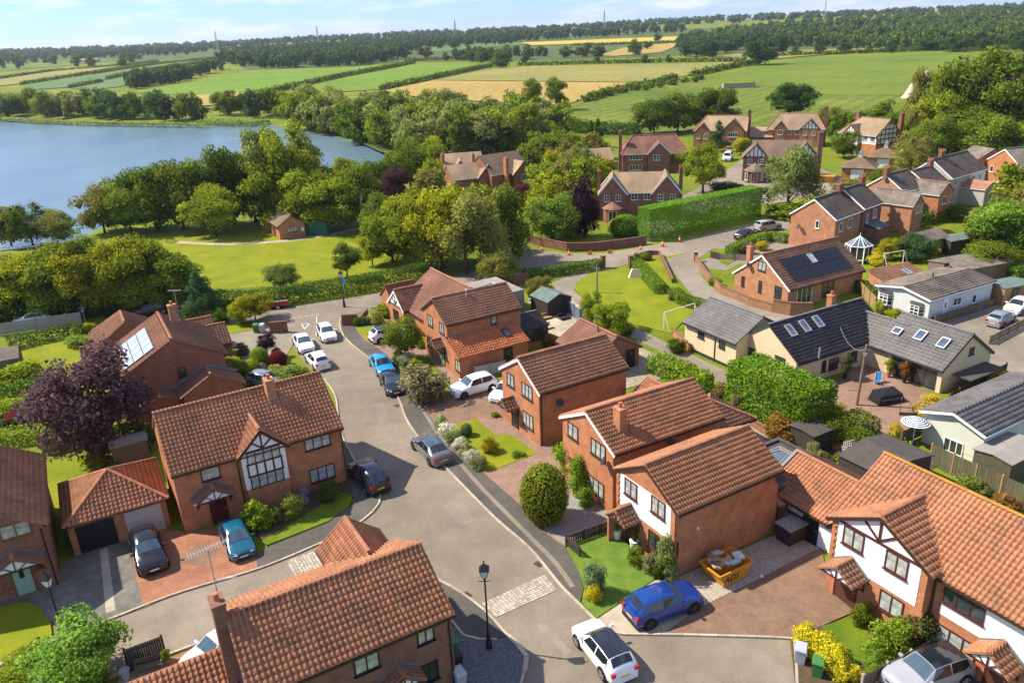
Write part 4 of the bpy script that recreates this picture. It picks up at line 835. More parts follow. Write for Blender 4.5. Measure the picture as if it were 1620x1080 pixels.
# give-way triangle, lane marks, drains
def mark(pxs, z=.026, m='paintline', name='road_marking'): return sheet(name, pxs, z, m, skirt=False)
def stroke(pxs, wd=.1, m='paintline'):
    L_ = [G(*p) for p in pxs]; mb = MB()
    for a, b in zip(L_[:-1], L_[1:]):
        d = (b - a).normalized(); n = Vector((-d.y, d.x, 0)) * wd / 2; k = Vector((0, 0, .026)); mb.add([a - n + k, b - n + k, b + n + k, a + n + k], [(0, 1, 2, 3)])
    return tag(mb.build('road_marking', m), kind='structure')
stroke([(477, 512.5), (489, 512), (482, 521), (477, 512.5)], .12)
stroke([(501, 500), (501, 511)]); stroke([(500.5, 518), (500.5, 531)]); stroke([(461, 531), (463, 544)])
for x in range(6): stroke([(455 + x * 9, 505 - x * 1.4), (460 + x * 9, 504 - x * 1.4)], .12)
for x, y in ((739, 941), (852, 892.5), (628, 642)):
    p = G(x, y); tag(MB().box(-.28, .28, -.2, .2, .02, .03).box(-.24, .24, -.16, -.06, .03, .036).box(-.24, .24, .02, .12, .03, .036).build('drain_grate', mat('grate', (.07, .04, .035), .6, .1), None, (p.x, p.y, 0), R(-45)), 'rusty gully grate set against the kerb', 'drain grate', 'gully grates along the close')
for q, m_ in (([(700, 800), (724, 792), (752, 822), (728, 832)], 'asphalt_w'), ([(590, 640), (606, 636), (616, 668), (600, 672)], 'asphalt_w'), ([(560, 870), (640, 850), (646, 858), (566, 879)], 'asphalt_w'), ([(860, 985), (905, 1030), (895, 1036), (850, 990)], 'asphalt_l'), ([(300, 965), (380, 935), (384, 941), (304, 972)], 'asphalt_l')): S_ = sheet('road_patch', q, .0235, m_, skirt=False)
# drives and gardens
S = sheet
S('drive', [(199, 832), (262, 838), (297, 843), (352, 835), (405, 868), (408, 899), (283, 937), (228, 962), (216, 915)], .06, 'pave_orange')
dp = G(315, 880); S('drive_inlay', [(dp.x + math.cos(R(29 + a)) * r, dp.y + math.sin(R(29 + a)) * r, 0) for a, r in ((0, 1.5), (45, .9), (90, 1.3), (135, .9), (180, 1.5), (225, .9), (270, 1.3), (315, .9))], .064, 'pave_brown', skirt=False, world=True)
S('drive', [(60, 905), (95, 893), (150, 868), (198, 835), (216, 915), (228, 962), (180, 977), (90, 1010), (83, 985), (40, 950), (-10, 965), (-10, 940)], .05, 'drive_conc')
S('drive_strip', [(158, 870), (170, 866), (183, 965), (168, 970)], .054, 'drive_pale', skirt=False)
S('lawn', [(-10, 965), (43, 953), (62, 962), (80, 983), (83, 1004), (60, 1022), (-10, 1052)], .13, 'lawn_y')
S('footpath', [(88, 1010), (180, 977), (180, 979), (88, 1014), (0, 1053), (-20, 1060), (-20, 1052), (60, 1024)], .1, 'drive_pale')
S('lawn', [(414, 858), (540, 781), (556, 785), (558, 792), (553, 802), (520, 826), (423, 864)], .13, 'lawn')
S('flower_bed', [(395, 815), (540, 757), (556, 772), (556, 784), (540, 780), (416, 856), (405, 845)], .12, 'soil')
S('forecourt', [(560, 515), (566, 526), (577, 539), (601, 554), (618, 569), (642, 598), (666, 640), (689, 671), (729, 715), (766, 750), (823, 800), (866, 846), (893, 866), (970, 833), (960, 780), (900, 740), (870, 700), (800, 620), (745, 590), (690, 560), (650, 530), (610, 505), (575, 500)], .09, 'pave_pink')
S('drive', [(672, 640), (700, 628), (800, 600), (860, 625), (800, 665), (755, 664), (722, 671), (700, 684), (689, 671)], .095, 'pave_brown')
S('drive', [(590, 556), (604, 546), (640, 530), (670, 545), (650, 560), (625, 575), (618, 569)], .095, 'pave_pink')
S('lawn', [(563, 517), (570, 516), (600, 518), (612, 526), (590, 536), (580, 538), (567, 526)], .11, 'lawn_y')
S('lawn', [(624, 572), (650, 560), (678, 566), (690, 580), (705, 600), (720, 612), (708, 628), (680, 640), (668, 638), (645, 600)], .11, 'lawn')
S('lawn', [(716, 672), (755.6, 664.4), (770, 678), (784, 689), (809, 689), (842, 713), (849, 719), (769, 749), (734, 718), (700, 682)], .12, 'lawn_y')
S('gravel', [(833, 805), (850, 795), (890, 778), (966, 808), (960, 826), (893, 862), (866, 842)], .1, 'gravel_grey')
S('lawn', [(895, 868), (970, 835), (985, 855), (1007, 877), (1040, 910), (1034, 919), (943, 980), (920, 955), (924, 933), (916, 906)], .12, 'turf')
S('gravel', [(1034, 919), (1072, 914), (1223, 848), (1262, 850), (1300, 870), (1155, 938), (1110, 960), (1050, 1002), (976, 1002), (957, 994), (943, 981)], .07, 'gravel_pale')
S('drive', [(943, 981), (1005, 942), (1060, 950), (1105, 960), (1050, 1002), (976, 1002)], .075, 'drive_pale')
S('drive', [(1155, 939), (1283, 874), (1300, 868), (1312, 935), (1352, 968), (1297, 992), (1251, 1011), (1080, 1005), (1050, 1002), (1110, 961)], .08, 'pave_brown')
S('lawn', [(1300, 992), (1328, 984), (1370, 990), (1384, 1033), (1355, 1055), (1315, 1018)], .12, 'lawn')
S('flower_bed', [(1250, 1012), (1300, 992), (1315, 1018), (1356, 1056), (1384, 1034), (1370, 990), (1352, 968), (1400, 965), (1475, 1010), (1470, 1035), (1365, 1085), (1258, 1085)], .1, 'soil')
S('drive', [(1365, 1086), (1472, 1035), (1490, 1040), (1640, 1110), (1640, 1150), (1365, 1150)], .05, 'drive_conc')
S('gravel', [(722, 992), (734, 1007), (775, 1015), (803, 1008), (832, 1041), (822, 1090), (700, 1090), (690, 1000)], .1, 'gravel')
S('drive', [(262, 1045), (333, 1013), (430, 977), (480, 1040), (440, 1100), (300, 1100)], .06, 'pave_orange')
S('patio', [(195, 1058), (262, 1040), (275, 1100), (180, 1100)], .06, 'drive_pale')
# side gardens
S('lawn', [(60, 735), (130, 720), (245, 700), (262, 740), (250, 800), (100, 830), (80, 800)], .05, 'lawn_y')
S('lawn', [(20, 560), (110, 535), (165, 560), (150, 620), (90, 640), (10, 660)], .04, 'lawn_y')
S('forecourt', [(352, 520), (440, 508), (462, 525), (464, 545), (430, 600), (400, 590), (372, 552)], .05, 'asphalt_l')
S('lawn', [(385, 575), (440, 560), (478, 590), (430, 612), (395, 600)], .09, 'lawn_y'); S('lawn', [(352, 515), (400, 508), (405, 522), (355, 530)], .09, 'lawn_y')
S('patio', [(840, 470), (885, 462), (925, 490), (960, 520), (900, 545), (850, 520)], .05, 'drive_pale')
S('patio', [(1000, 545), (1060, 570), (1045, 600), (990, 615), (960, 590)], .05, 'slab')
S('patio', [(1130, 640), (1160, 655), (1225, 700), (1200, 730), (1130, 690)], .05, 'slab')
S('patio', [(1275, 640), (1310, 605), (1370, 575), (1490, 630), (1500, 660), (1440, 690), (1380, 685), (1330, 660)], .05, 'patio')
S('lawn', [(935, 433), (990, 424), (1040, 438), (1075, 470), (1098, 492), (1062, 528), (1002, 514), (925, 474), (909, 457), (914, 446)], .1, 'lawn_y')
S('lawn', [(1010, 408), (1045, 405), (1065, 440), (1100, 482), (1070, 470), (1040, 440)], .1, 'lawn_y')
S('verge', [(855, 445), (950, 415), (955, 423), (900, 436), (870, 448)], .08, 'lawn')
S('forecourt', [(975, 372), (1020, 340), (1100, 300), (1180, 250), (1230, 240), (1330, 280), (1330, 300), (1240, 320), (1130, 330), (1030, 385)], .02, 'asphalt_l')
S('lawn', [(1445, 425), (1500, 405), (1560, 412), (1520, 430), (1470, 436)], .05, 'lawn_y')
S('soil_yard', [(1240, 700), (1330, 690), (1440, 700), (1480, 740), (1400, 770), (1300, 760)], .03, 'soil')
S('garden_path', [(1130, 390), (1240, 372), (1330, 400), (1300, 430), (1180, 420)], .04, 'asphalt_w'); S('lawn', [(1126, 398), (1170, 388), (1178, 404), (1150, 420), (1140, 415)], .09, 'lawn')
pth = smooth_line([(280, 383), (340, 386), (430, 383), (513, 373), (580, 358)]); e1, e2 = [], []
for i, p in enumerate(pth):
    d = (pth[min(i + 1, len(pth) - 1)] - pth[max(i - 1, 0)]).normalized(); n = Vector((-d.y, d.x, 0)); e1.append(p + n * .7); e2.append(p - n * .7)
sheet('park_path', e1 + e2[::-1], .03, 'drive_pale', world=True)
S('park_grass', [(150, 440), (200, 415), (215, 372), (400, 352), (520, 375), (650, 405), (690, 430), (640, 446), (450, 452), (330, 458), (200, 480)], .018, 'lawn_y', skirt=False)
# ------------------------------------------------------------------ houses of the close
def quoins(h, x, y0, sgn, z0, z1, na, m='brick'):
    """alternating brick quoin blocks up the edge of a rendered wall; x,y0 = corner, sgn = along-wall direction vector (2D)"""
    n = Vector((math.cos(na), math.sin(na), 0)); d = Vector((sgn[0], sgn[1], 0)); k = int((z1 - z0) / .225)
    for i in range(k):
        l = .34 if i % 2 else .22; z = z0 + i * .225; a = Vector((x, y0, 0)) + d * (.01); mb = MB(); mb.bar(a + n * .015 + Vector((0, 0, z + .11)), a + d * l + n * .015 + Vector((0, 0, z + .11)), .05, .215)
        h.part('quoin', mb, m)
def panel(h, name, p, q, z0, z1, na, th=.025, m='render_white'):
    n = Vector((math.cos(na), math.sin(na), 0)); P = Vector((*p, 0)); Q = Vector((*q, 0))
    mb = MB().add([P + Vector((0, 0, z0)), Q + Vector((0, 0, z0)), Q + Vector((0, 0, z1)), P + Vector((0, 0, z1))] + [v + n * th for v in (P + Vector((0, 0, z0)), Q + Vector((0, 0, z0)), Q + Vector((0, 0, z1)), P + Vector((0, 0, z1)))], [(4, 5, 6, 7), (0, 4, 7, 3), (1, 2, 6, 5), (3, 7, 6, 2), (0, 1, 5, 4)])
    return h.part(name, mb, m)
# ---- house A (bottom)
A = House('brick_house', 'brown brick house with chimney on its left gable end and dark canopy porch', 'house', -9.41, 31.36, 29.6)
A.gable(0, 0, 0, 9.61, 6.6, 4.84, 6.62, 'brick_dark', 'tile', parts=300, ridge_m='lichen', w_=.25)
A.gable(2.66, 3.3 + .35, 90, 3.6, 3.0, 4.7, 5.9, 'brick_dark', 'tile', w_=.25)
A.part('wall', MB().add([(-10, -3.1, 0), (-4.81, -3.1, 0), (-4.81, 1.5, 0), (-10, 1.5, 0), (-10, -3.1, 2.1), (-4.81, -3.1, 2.1), (-4.81, 1.5, 3.6), (-10, 1.5, 3.6)], [(0, 1, 5, 4), (1, 2, 6, 5), (2, 3, 7, 6), (3, 0, 4, 7), (4, 5, 6, 7)]), 'brick_dark')
A.roof([[(-10.15, -3.4, 2.05), (-4.86, -3.4, 2.05), (-4.86, 1.7, 3.76), (-10.15, 1.7, 3.76)]], 'tile', 'near', .25, .33)
A.part('flashing', MB().box(-5.5, -5.05, -2.2, -.9, 2.75, 3.0), 'render_white'); A.part('flashing', MB().bar((-4.85, -3.2, 2.25), (-4.85, 1.6, 3.95), .06, .28), 'lead')
A.chimney(-5.1, .1, 0, 7.6, .58, .9, 'brick_dark', 1)
a0 = (0, -3.3, 0)
A.winpx(580, 1048, a0, FR, 1.25, .95, 2, frame='black', pane='glass_net', sill=True); A.winpx(673, 1003, a0, FR, .9, .95, 2, frame='black', pane='glass_net'); A.winpx(679, 1062, a0, FR, 1.0, 1.15, 2, frame='black')
pa = A.hit(632, 1085, a0, FR); A.canopy((pa.x, -3.3), FR, 2.1, 1.0, 2.25, 2.95, 'tile_dark', lead=True); A.door((pa.x, -3.3), FR)
A.part('antenna_mast', MB().tube([(-4.95, .75, 6.4), (-4.95, .75, 9.9)], .03, 6), 'steel')
an = MB(); an.bar((-5.85, .75, 9.85), (-4.05, .95, 9.9), .03, .03)
for i in range(14): an.bar((-5.8 + i * .13, .5 + i * .015, 9.86), (-5.8 + i * .13, 1.0 + i * .015, 9.88), .012, .012)
A.part('tv_aerial', an, 'alu'); an = MB(); an.bar((-4.95, .75, 8.2), (-4.05, .35, 8.25), .025, .025)
for i in range(8): an.bar((-4.85 + i * .1, .6 - i * .045, 8.22), (-4.75 + i * .1, .85 - i * .045, 8.22), .012, .012)
A.part('tv_aerial', an, 'alu'); A.pipe(4.65, -3.3, FR, 4.5, 'black')
# ---- house B (half timbered bay)
B = House('brick_house', 'brick house with black and white timbered bay, dark porch and roof chimney', 'house', -19.77, 51.62, 30.2)
B.gable(0, 0, 0, 11.66, 7.76, 4.81, 7.48, 'brick', 'tile', parts=300, w_=.27)
b0 = (0, -3.88, 0); q = B.hit(428, 790, b0, FR); bx = q.x
B.gable(bx, -3.88 + 1.15, 90, 3.0, 3.0, 4.85, 6.3, 'render_white', 'tile', base=2.0, w_=.27, barge='brownpaint', gutter=False)
yb = -3.88 + 1.15 - 1.5; yF = yb - .01
bw = B.win((bx, yb, 2.35 + .1), FR, 2.3, 1.0, 4, frame='brownpaint', pane='glass_net', rows=1, sill=False); B.win((bx, yb, 4.35), FR, 2.3, .95, 4, frame='brownpaint', pane='glass_net', rows=1, sill=False)
B.boards([((bx - 1.17 + i * .585, yb, 2.95), (bx - 1.17 + i * .585, yb, 3.9)) for i in range(5)] + [((bx - 1.25, yb, 2.95), (bx + 1.25, yb, 2.95)), ((bx - 1.25, yb, 3.88), (bx + 1.25, yb, 3.88)), ((bx - 1.4, yb, 4.85), (bx + 1.4, yb, 4.85)), ((bx, yb, 4.85), (bx, yb, 6.1)), ((bx, yb, 4.9), (bx - .7, yb, 5.5)), ((bx, yb, 4.9), (bx + .7, yb, 5.5))], FR, 'brownpaint', .11)
B.part('bay_base', MB().box(bx - 1.45, bx + 1.45, yb, -3.9, 0, 1.99), 'brick')
B.winpx(333, 748, b0, FR, 1.25, .95, 1, pane='glass_net'); B.winpx(502, 698, b0, FR, 1.9, 1.05, 3, pane='glass_net'); B.winpx(510, 748, b0, FR, 1.9, 1.15, 3, pane='glass_net')
q = B.hit(346, 815, b0, FR); B.canopy((q.x - .1, -3.88), FR, 2.7, 1.0, 2.35, 3.2, 'tile_dark'); B.door((q.x + .1, -3.88), FR, 1.0, 2.1, 'door_red')
q = B.loc(G(446, 648, 7.0)); B.chimney(q.x, -.75, 6.2, 8.35, .62, .8, 'brick_pale', 1); B.pipe(bx - 1.75, -3.88, FR, 4.5); B.pipe(5.75, -3.88, FR, 4.5); B.dish((-5.83, 1.2, 4.6), LT)
# ---- G, left edge house
Gh = House('brick_house', 'brown brick house with mint green front door and dark canopy', 'house', -33.6, 44.6, 119.6)
q0 = Gh.loc(G(95.8, 922.5)); yw = q0.y; xw = q0.x
Gh.gable(xw + 5.0, yw + 3.9, 0, 10.0, 7.8, 4.5, 6.9, 'brick_red', 'tile_brown', parts=0, w_=.27)
g0 = (xw, 0, 0)
Gh.winpx(24, 838, g0, LT, 1.6, .95, 2, frame='oak', pane='glass_net'); q = Gh.hit(36, 913, g0, LT); Gh.door((xw, q.y), LT, .95, 2.0, 'mint', 'oak', 'black'); Gh.canopy((xw, q.y + .1), LT, 3.0, 1.0, 2.35, 3.2, 'tile_dark')
Gh.winpx(63, 893, g0, LT, .5, .5, 1, frame='oak'); Gh.pipe(xw, yw + .15, LT, 4.2, 'black')
# ---- double garage, pyramid roof
Fg = House('double_garage', 'detached brick double garage with pyramid pantile roof and two doors', 'garage', -28.27, 47.39, 29.6)
FW = 6.0; mb = MB().box(-3.0, 3.0, -3.0, 3.0, 0, 2.28); Fg.part('wall', mb, 'brick')
Zr = 4.05; C4 = [(-3.22, -3.22, 2.3), (3.22, -3.22, 2.3), (3.22, 3.22, 2.3), (-3.22, 3.22, 2.3)]; ap = (0, 0, Zr)
Fg.roof([[C4[0], C4[1], ap], [C4[1], C4[2], ap], [C4[2], C4[3], ap], [C4[3], C4[0], ap]], 'tile', 'near', .27, .33, hips=[(c_, ap) for c_ in C4])
Fg.garage_door((-1.45, -3.0), FR, 2.3, 2.05, 'black'); Fg.garage_door((1.5, -3.0), FR, 2.3, 2.05, 'cream_door')
for sg in range(4):
    a_, b_ = C4[sg], C4[(sg + 1) % 4]; Fg.part('gutter', MB().bar(Vector(a_) * 1.01, Vector(b_) * 1.01, .09, .09), 'brownpaint')
# ---- H, solar panel house
Hh = House('brick_house', 'brown brick house with pale solar panels and low side extension', 'house', -31.93, 68.02, 119.5)
Hh.gable(0, 0, 0, 8.5, 8.25, 4.79, 7.07, 'brick_red', 'tile_dark', tile='near', w_=.3)
P_ = [(4.3, 4.45, 4.66), (-4.3, 4.45, 4.66), (-4.3, 0, 7.12), (4.3, 0, 7.12)]
Us = Vector((-1, 0, 0)); Vs_ = (Vector((0, 0, 7.12)) - Vector((0, 4.45, 4.66))).normalized(); Ns = Us.cross(Vs_)
for i in range(4):
    for j in range(3):
        c_ = Vector((-3.1 + 0 + i * 1.62 + .0, 0, 0)); p = Vector((-3.0 + i * 1.55, 4.45, 4.66)) + Vs_ * (1.0 + j * 1.02) + Ns * .16
        o = inst('solar', lambda: MB().box(-.75, .75, -.48, .48, 0, .05).mesh('solar_panel', 'solar'), 'solar_panel', Hh.root); o.matrix_local = Matrix(((Us[0], Vs_[0], Ns[0], p[0]), (Us[1], Vs_[1], Ns[1], p[1]), (Us[2], Vs_[2], Ns[2], p[2]), (0, 0, 0, 1)))
h0 = (-4.25, 0, 0); Hh.winpx(288, 588, h0, LT, .75, 1.0, 1)
q = Hh.hit(335, 600, h0, LT); Hh.gable(-4.25 - 1.0, q.y + .3, 180, 2.4, 5.0, 2.5, 3.9, 'brick_red', 'tile_dark', w_=.3)
Hh.gable(-4.25 - .75, q.y + 4.6, 180, 1.6, 5.2, 2.0, 2.6, 'brick_red', 'tile_dark', w_=.3)
Hh.part('flashing', MB().bar((-4.32, q.y - 2.3, 2.9), (-4.32, q.y + .3, 4.15), .06, .28).bar((-4.32, q.y + .3, 4.15), (-4.32, q.y + 2.8, 2.9), .06, .28).bar((-4.32, q.y + 2.8, 2.75), (-4.32, q.y + 6.8, 2.3), .06, .25), 'lead')
Hh.chimney(2.2, -1.2, 6.0, 8.3, .6, .7, 'brick_pale', 1); Hh.part('antenna_mast', MB().tube([(2.4, -1.7, 6.2), (2.4, -1.7, 9.6)], .03, 6), 'steel')
an = MB(); an.bar((2.1, -2.3, 9.5), (2.6, -1.2, 9.6), .03, .03)
for i in range(9): an.bar((1.9 + i * .06, -2.1 + i * .12, 9.55), (2.25 + i * .06, -2.3 + i * .12, 9.58), .015, .015)
Hh.part('tv_aerial', an, 'alu')
q = Hh.loc(G(188, 487, 5.4)); Hh.gable(q.x - 2.4, q.y, 0, 5.5, 6.0, 3.2, 5.3, 'brick_red', 'tile_dark', w_=.3, hip=(0, 1.5))
q = Hh.loc(G(175, 540, 3.3)); Hh.gable(q.x, q.y + .3, 90, 5.0, 3.4, 2.2, 3.2, 'brick_red', 'tile_brown', w_=.3)
q = Hh.loc(G(328, 518, 3.6)); Hh.gable(q.x, q.y + .4, 90, 4.2, 4.2, 2.4, 3.7, 'brick_red', 'tile_brown', w_=.3)
q = Hh.loc(G(310, 505, 3.2)); Hh.gable(q.x, q.y, 90, 3.0, 2.6, 2.3, 3.2, 'brick_red', 'tile_brown', w_=.3)
# ---- I, bungalow at the junction corner
I = House('brick_bungalow', 'brick bungalow with red brown roof and small half timbered front gable', 'bungalow', -6.56, 83.9, -59.1)
I.gable(0, 0, 0, 9.6, 9.0, 2.6, 5.6, 'brick', 'tile_red', tile='mid', w_=.3)
q = I.loc((-11.25, 85.17, 0)); I.gable(q.x, q.y - .2, 90, 3.6, 3.95, 2.72, 4.4, 'brick', 'tile_brown', w_=.3, barge='white')
fy = q.y - .2 - 1.8; I.part('render_gable', MB().plate([(q.x - 1.7, fy - .03, 2.75), (q.x + 1.7, fy - .03, 2.75), (q.x, fy - .03, 4.2)], .02, (0, -1, 0)), 'render_white')
I.boards([((q.x, fy - .03, 2.75), (q.x, fy - .03, 4.1)), ((q.x, fy - .03, 2.8), (q.x - .7, fy - .03, 3.4)), ((q.x, fy - .03, 2.8), (q.x + .7, fy - .03, 3.4)), ((q.x - 1.8, fy - .03, 2.7), (q.x + 1.8, fy - .03, 2.7))], FR, 'brownpaint', .12)
I.win((q.x - .1, fy, 1.5), FR, 1.5, 1.2, 3); I.gable(q.x - 4.0, q.y + .4, 90, 3.6, 3.2, 2.5, 3.8, 'brick', 'tile_red', tile='mid', w_=.3)
I.part('flat_roof', MB().box(-5.5, 1.0, 4.6, 9.0, 0, 2.75), 'felt_pale'); lb = I.part('roof_lantern', MB().add([(-3.2, 5.6, 2.78), (-.4, 5.6, 2.78), (-.4, 7.6, 2.78), (-3.2, 7.6, 2.78), (-2.2, 6.6, 3.3), (-1.4, 6.6, 3.3)], [(0, 1, 5, 4), (1, 2, 5), (2, 3, 4, 5), (3, 0, 4)]), 'glass_blue')
I.part('lantern_frame', MB().bar((-3.2, 5.6, 2.8), (-2.2, 6.6, 3.32), .07, .05).bar((-.4, 5.6, 2.8), (-1.4, 6.6, 3.32), .07, .05).bar((-3.2, 7.6, 2.8), (-2.2, 6.6, 3.32), .07, .05).bar((-.4, 7.6, 2.8), (-1.4, 6.6, 3.32), .07, .05).bar((-2.2, 6.6, 3.32), (-1.4, 6.6, 3.32), .07, .05).bar((-1.8, 5.6, 2.8), (-1.8, 6.6, 3.32), .06, .05), 'white', lb)
# ---- E0
E0 = House('brick_house', 'orange brick house with bright orange lean-to roof and conservatory', 'house', -4.02, 75.62, 29.6)
E0.gable(0, 0, 0, 8.33, 5.55, 5.0, 6.71, 'brick', 'tile_brown', tile='near', w_=.21, barge='brownpaint')
e0 = (-4.165, 0, 0)
E0.winpx(681, 507, e0, LT, 1.1, 1.15, 2, frame='greyframe', pane='glass_net'); E0.winpx(699, 519, e0, LT, 1.0, 1.15, 2, frame='greyframe', pane='glass_net'); E0.winpx(680, 540, e0, LT, 1.0, 1.1, 2, frame='greyframe')
q = E0.hit(700, 561, e0, LT); E0.canopy((-4.165, q.y + .1), LT, 1.9, 1.1, 2.25, 2.95, 'tile_brown', infill='white'); E0.door((-4.165, q.y), LT, .9, 2.0, 'mint')
yl = -2.78; dx = -.6
E0.part('wall', MB().add([(-4.3, yl - 2.5, 0), (3.4, yl - 2.5, 0), (3.4, yl, 0), (-4.3, yl, 0), (-4.3, yl - 2.5, 2.35), (3.4, yl - 2.5, 2.35), (3.4, yl, 3.35), (-4.3, yl, 3.35)], [(0, 1, 5, 4), (1, 2, 6, 5), (3, 0, 4, 7), (4, 5, 6, 7)]), 'brick')
LP = [(-4.45, yl - 2.85, 2.26), (3.55, yl - 2.85, 2.26), (3.55, yl - .01, 3.48), (-4.45, yl - .01, 3.48)]; E0.roof([LP], 'tile_new', 'near', .3, .33)
c_, u_, v_, n_ = E0.plane_hit(801, 527, LP); E0.rooflight(c_ + n_ * .06, u_, v_, n_, .8, 1.05, 'greyframe')
E0.part('flashing', MB().bar((-4.45, yl - .03, 3.55), (3.5, yl - .03, 3.55), .06, .16), 'lead')
q = E0.hit(781, 500, (0, yl, 0), FR); E0.win((q.x, yl, 4.2), FR, .65, .85, 1, pane='glass_net')
q = E0.hit(724, 567, (-4.3, 0, 0), LT); E0.win((-4.3, q.y, 1.35), LT, 1.1, 1.2, 2, frame='greyframe', pane='glass_net'); q = E0.hit(804, 560, (0, yl - 2.5, 0), FR); E0.door((q.x, yl - 2.5), FR, .9, 2.0, 'black')
q = E0.loc(G(735, 470, 6.2)); E0.part('roof_vent', MB().tube([(q.x, -.5, 6.3), (q.x, -.5, 7.0)], .08, 8).tube([(q.x, -.5, 7.0), (q.x, -.5, 7.12)], .15, 8), 'bin_grey')
# conservatory
x0, x1, y0, y1 = 4.2, 7.6, -2.5, 1.6
E0.roof([[(x0, y0 - .1, 2.15), (x1 + .1, y0 - .1, 2.15), (x1 + .1, -.4, 3.1), (x0, -.4, 3.1)], [(x1 + .1, y1 + .1, 2.15), (x0, y1 + .1, 2.15), (x0, -.4, 3.1), (x1 + .1, -.4, 3.1)]], 'tile_char', 'mid', .3, .33, ridge=[((x0, -.4, 3.1), (x1, -.4, 3.1))], ridge_m='ridge_grey')
E0.part('dwarf_wall', MB().box(x0, x1, y0, y1, 0, .6), 'brick')
for i in range(4): E0.win((x0 + .45 + i * .85, y0, 1.35), FR, .84, 1.5, 1, frame='greyframe', pane='glass', sill=False, name='glazed_panel', rows=2)
for i in range(4): E0.win((x1, y0 + .5 + i * 1.0, 1.35), RT, .98, 1.5, 1, frame='greyframe', pane='glass', sill=False, name='glazed_panel', rows=2)
E0.part('conservatory_core', MB().box(x0, x1 - .05, y0 + .05, y1 - .05, .6, 2.1), 'greyframe')
# ---- E1
E1 = House('brick_house', 'orange brick gable fronted house with grey windows between two driveways', 'house', 4.19, 59.71, 29.6)
E1.gable(0, 0, 0, 8.56, 5.81, 4.93, 6.67, 'brick', 'tile_brown', tile='near', w_=.21, barge='white')
e1_ = (-4.28, 0, 0)
E1.winpx(808, 601, e1_, LT, 1.15, 1.15, 2, frame='greyframe', pane='glass_net'); E1.winpx(834, 618.5, e1_, LT, 1.6, 1.2, 3, frame='greyframe', pane='glass_net'); E1.winpx(835.6, 664.5, e1_, LT, 1.6, 1.3, 3, frame='greyframe', pane='glass_net')
q = E1.hit(815, 658, e1_, LT); E1.canopy((-4.28, q.y + .15), LT, 1.9, 1.2, 2.2, 2.9, 'tile_brown', lead=True); E1.door((-4.28, q.y), LT, .9, 2.0, 'greyframe')
q = E1.hit(882, 632, (0, -2.905, 0), FR); E1.dish((q.x, -2.905, 3.6), FR); E1.pipe(-4.1, -2.905, FR, 4.6)
# ---- E2
E2 = House('brick_house', 'brick house with front slope chimney and bright climber on its facade', 'house', 9.0, 50.05, 28.4)
E2.gable(0, 0, 0, 9.4, 6.14, 5.05, 6.66, 'brick', 'tile', tile='near', w_=.21, barge='white')
e2_ = (-4.7, 0, 0)
E2.winpx(906.7, 682, e2_, LT, 1.3, 1.15, 2, pane='glass_net'); E2.winpx(946.7, 711, e2_, LT, 1.7, 1.2, 3, pane='glass_net'); E2.winpx(943, 769, e2_, LT, 1.9, 1.2, 3, pane='glass_net'); E2.win((-4.7, 1.7, 1.5), LT, 1.0, 1.2, 2)
q = E2.loc(G(1013, 692, 6.0)); E2.chimney(q.x, -1.75, 4.9, 7.3, .62, .75, 'brick', 1); q = E2.hit(948, 705, e2_, LT); E2.dish((-4.7, q.y - 1.0, 4.1), LT); E2.dish((q.x + 4.6, -3.07, 4.6), FR)
q = E2.loc(G(1017, 600, 3.9)); E2.gable(q.x + .5, q.y - 2.2, 90, 4.4, 3.6, 2.7, 3.9, 'brick', 'tile', w_=.28)
q = E2.loc(G(1110, 612, 3.4)); rx = max(q.x, 5.3)
E2.gable(4.7 + 2.6, 1.3, 0, 5.2, 4.6, 2.5, 3.6, 'brick_red', 'tile_dark', tile='mid', w_=.3, hip=(0, 2.2)); E2.win((7.0, -1.0, 1.35), FR, 1.0, 1.3, 2, frame='maroon'); E2.win((9.0, -1.0, 1.35), FR, .9, 1.4, 1, frame='maroon')
E2.roof([[(4.85, -3.0, 2.3), (7.2, -3.0, 2.3), (7.2, -1.2, 3.0), (4.85, -1.2, 3.0)]], 'tile', 'near', .28, .33); E2.part('glazed_lean_to', MB().box(4.72, 7.1, -2.8, -1.1, 0, 2.28), 'brick')
# ---- D
D = House('rendered_house', 'white rendered house with brick gable top beside blue car', 'house', 11.4, 42.96, 29.7)
D.gable(0, 0, 0, 8.5, 5.61, 4.85, 6.46, 'brick', 'tile', tile='near', parts=300, w_=.21, barge='brownpaint')
d0 = (-4.25, 0, 0); panel(D, 'render_panel', (-4.25, 2.45), (-4.25, -2.35), 2.45, 4.75, LT)
quoins(D, -4.28, -2.78, (0, 1), 2.45, 4.8, LT); quoins(D, -4.28, 2.78, (0, -1), 2.45, 4.8, LT)
d1 = (-4.28, 0, 0); D.winpx(998.3, 773, d1, LT, 1.2, 1.15, 2, frame='maroon', pane='glass_net'); D.winpx(1041.5, 802, d1, LT, 1.25, 1.15, 2, frame='maroon', pane='glass_net'); D.winpx(1037, 857, d0, LT, 1.3, 1.25, 2, frame='maroon', pane='glass')
q = D.hit(999, 850, d0, LT); D.canopy((-4.25, q.y + .1), LT, 2.0, 1.3, 2.2, 2.95, 'tile_brown', infill='brick'); D.door((-4.25, q.y), LT, .9, 2.0, 'door_brown'); D.part('porch_side', MB().box(-5.35, -4.26, q.y + .95, q.y + 1.1, 0, 2.2), 'brick')
D.pipe(-4.1, -2.805, FR, 2.6); q = D.hit(1226, 771, (0, -2.805, 0), FR); D.dish((min(q.x, 4.1), -2.805, 4.2), FR); D.part('wall_light', MB().lathe([(.05, 0), (.11, .1), (.05, .2)], 8, (-2.6, -2.9, 2.9)), 'white')
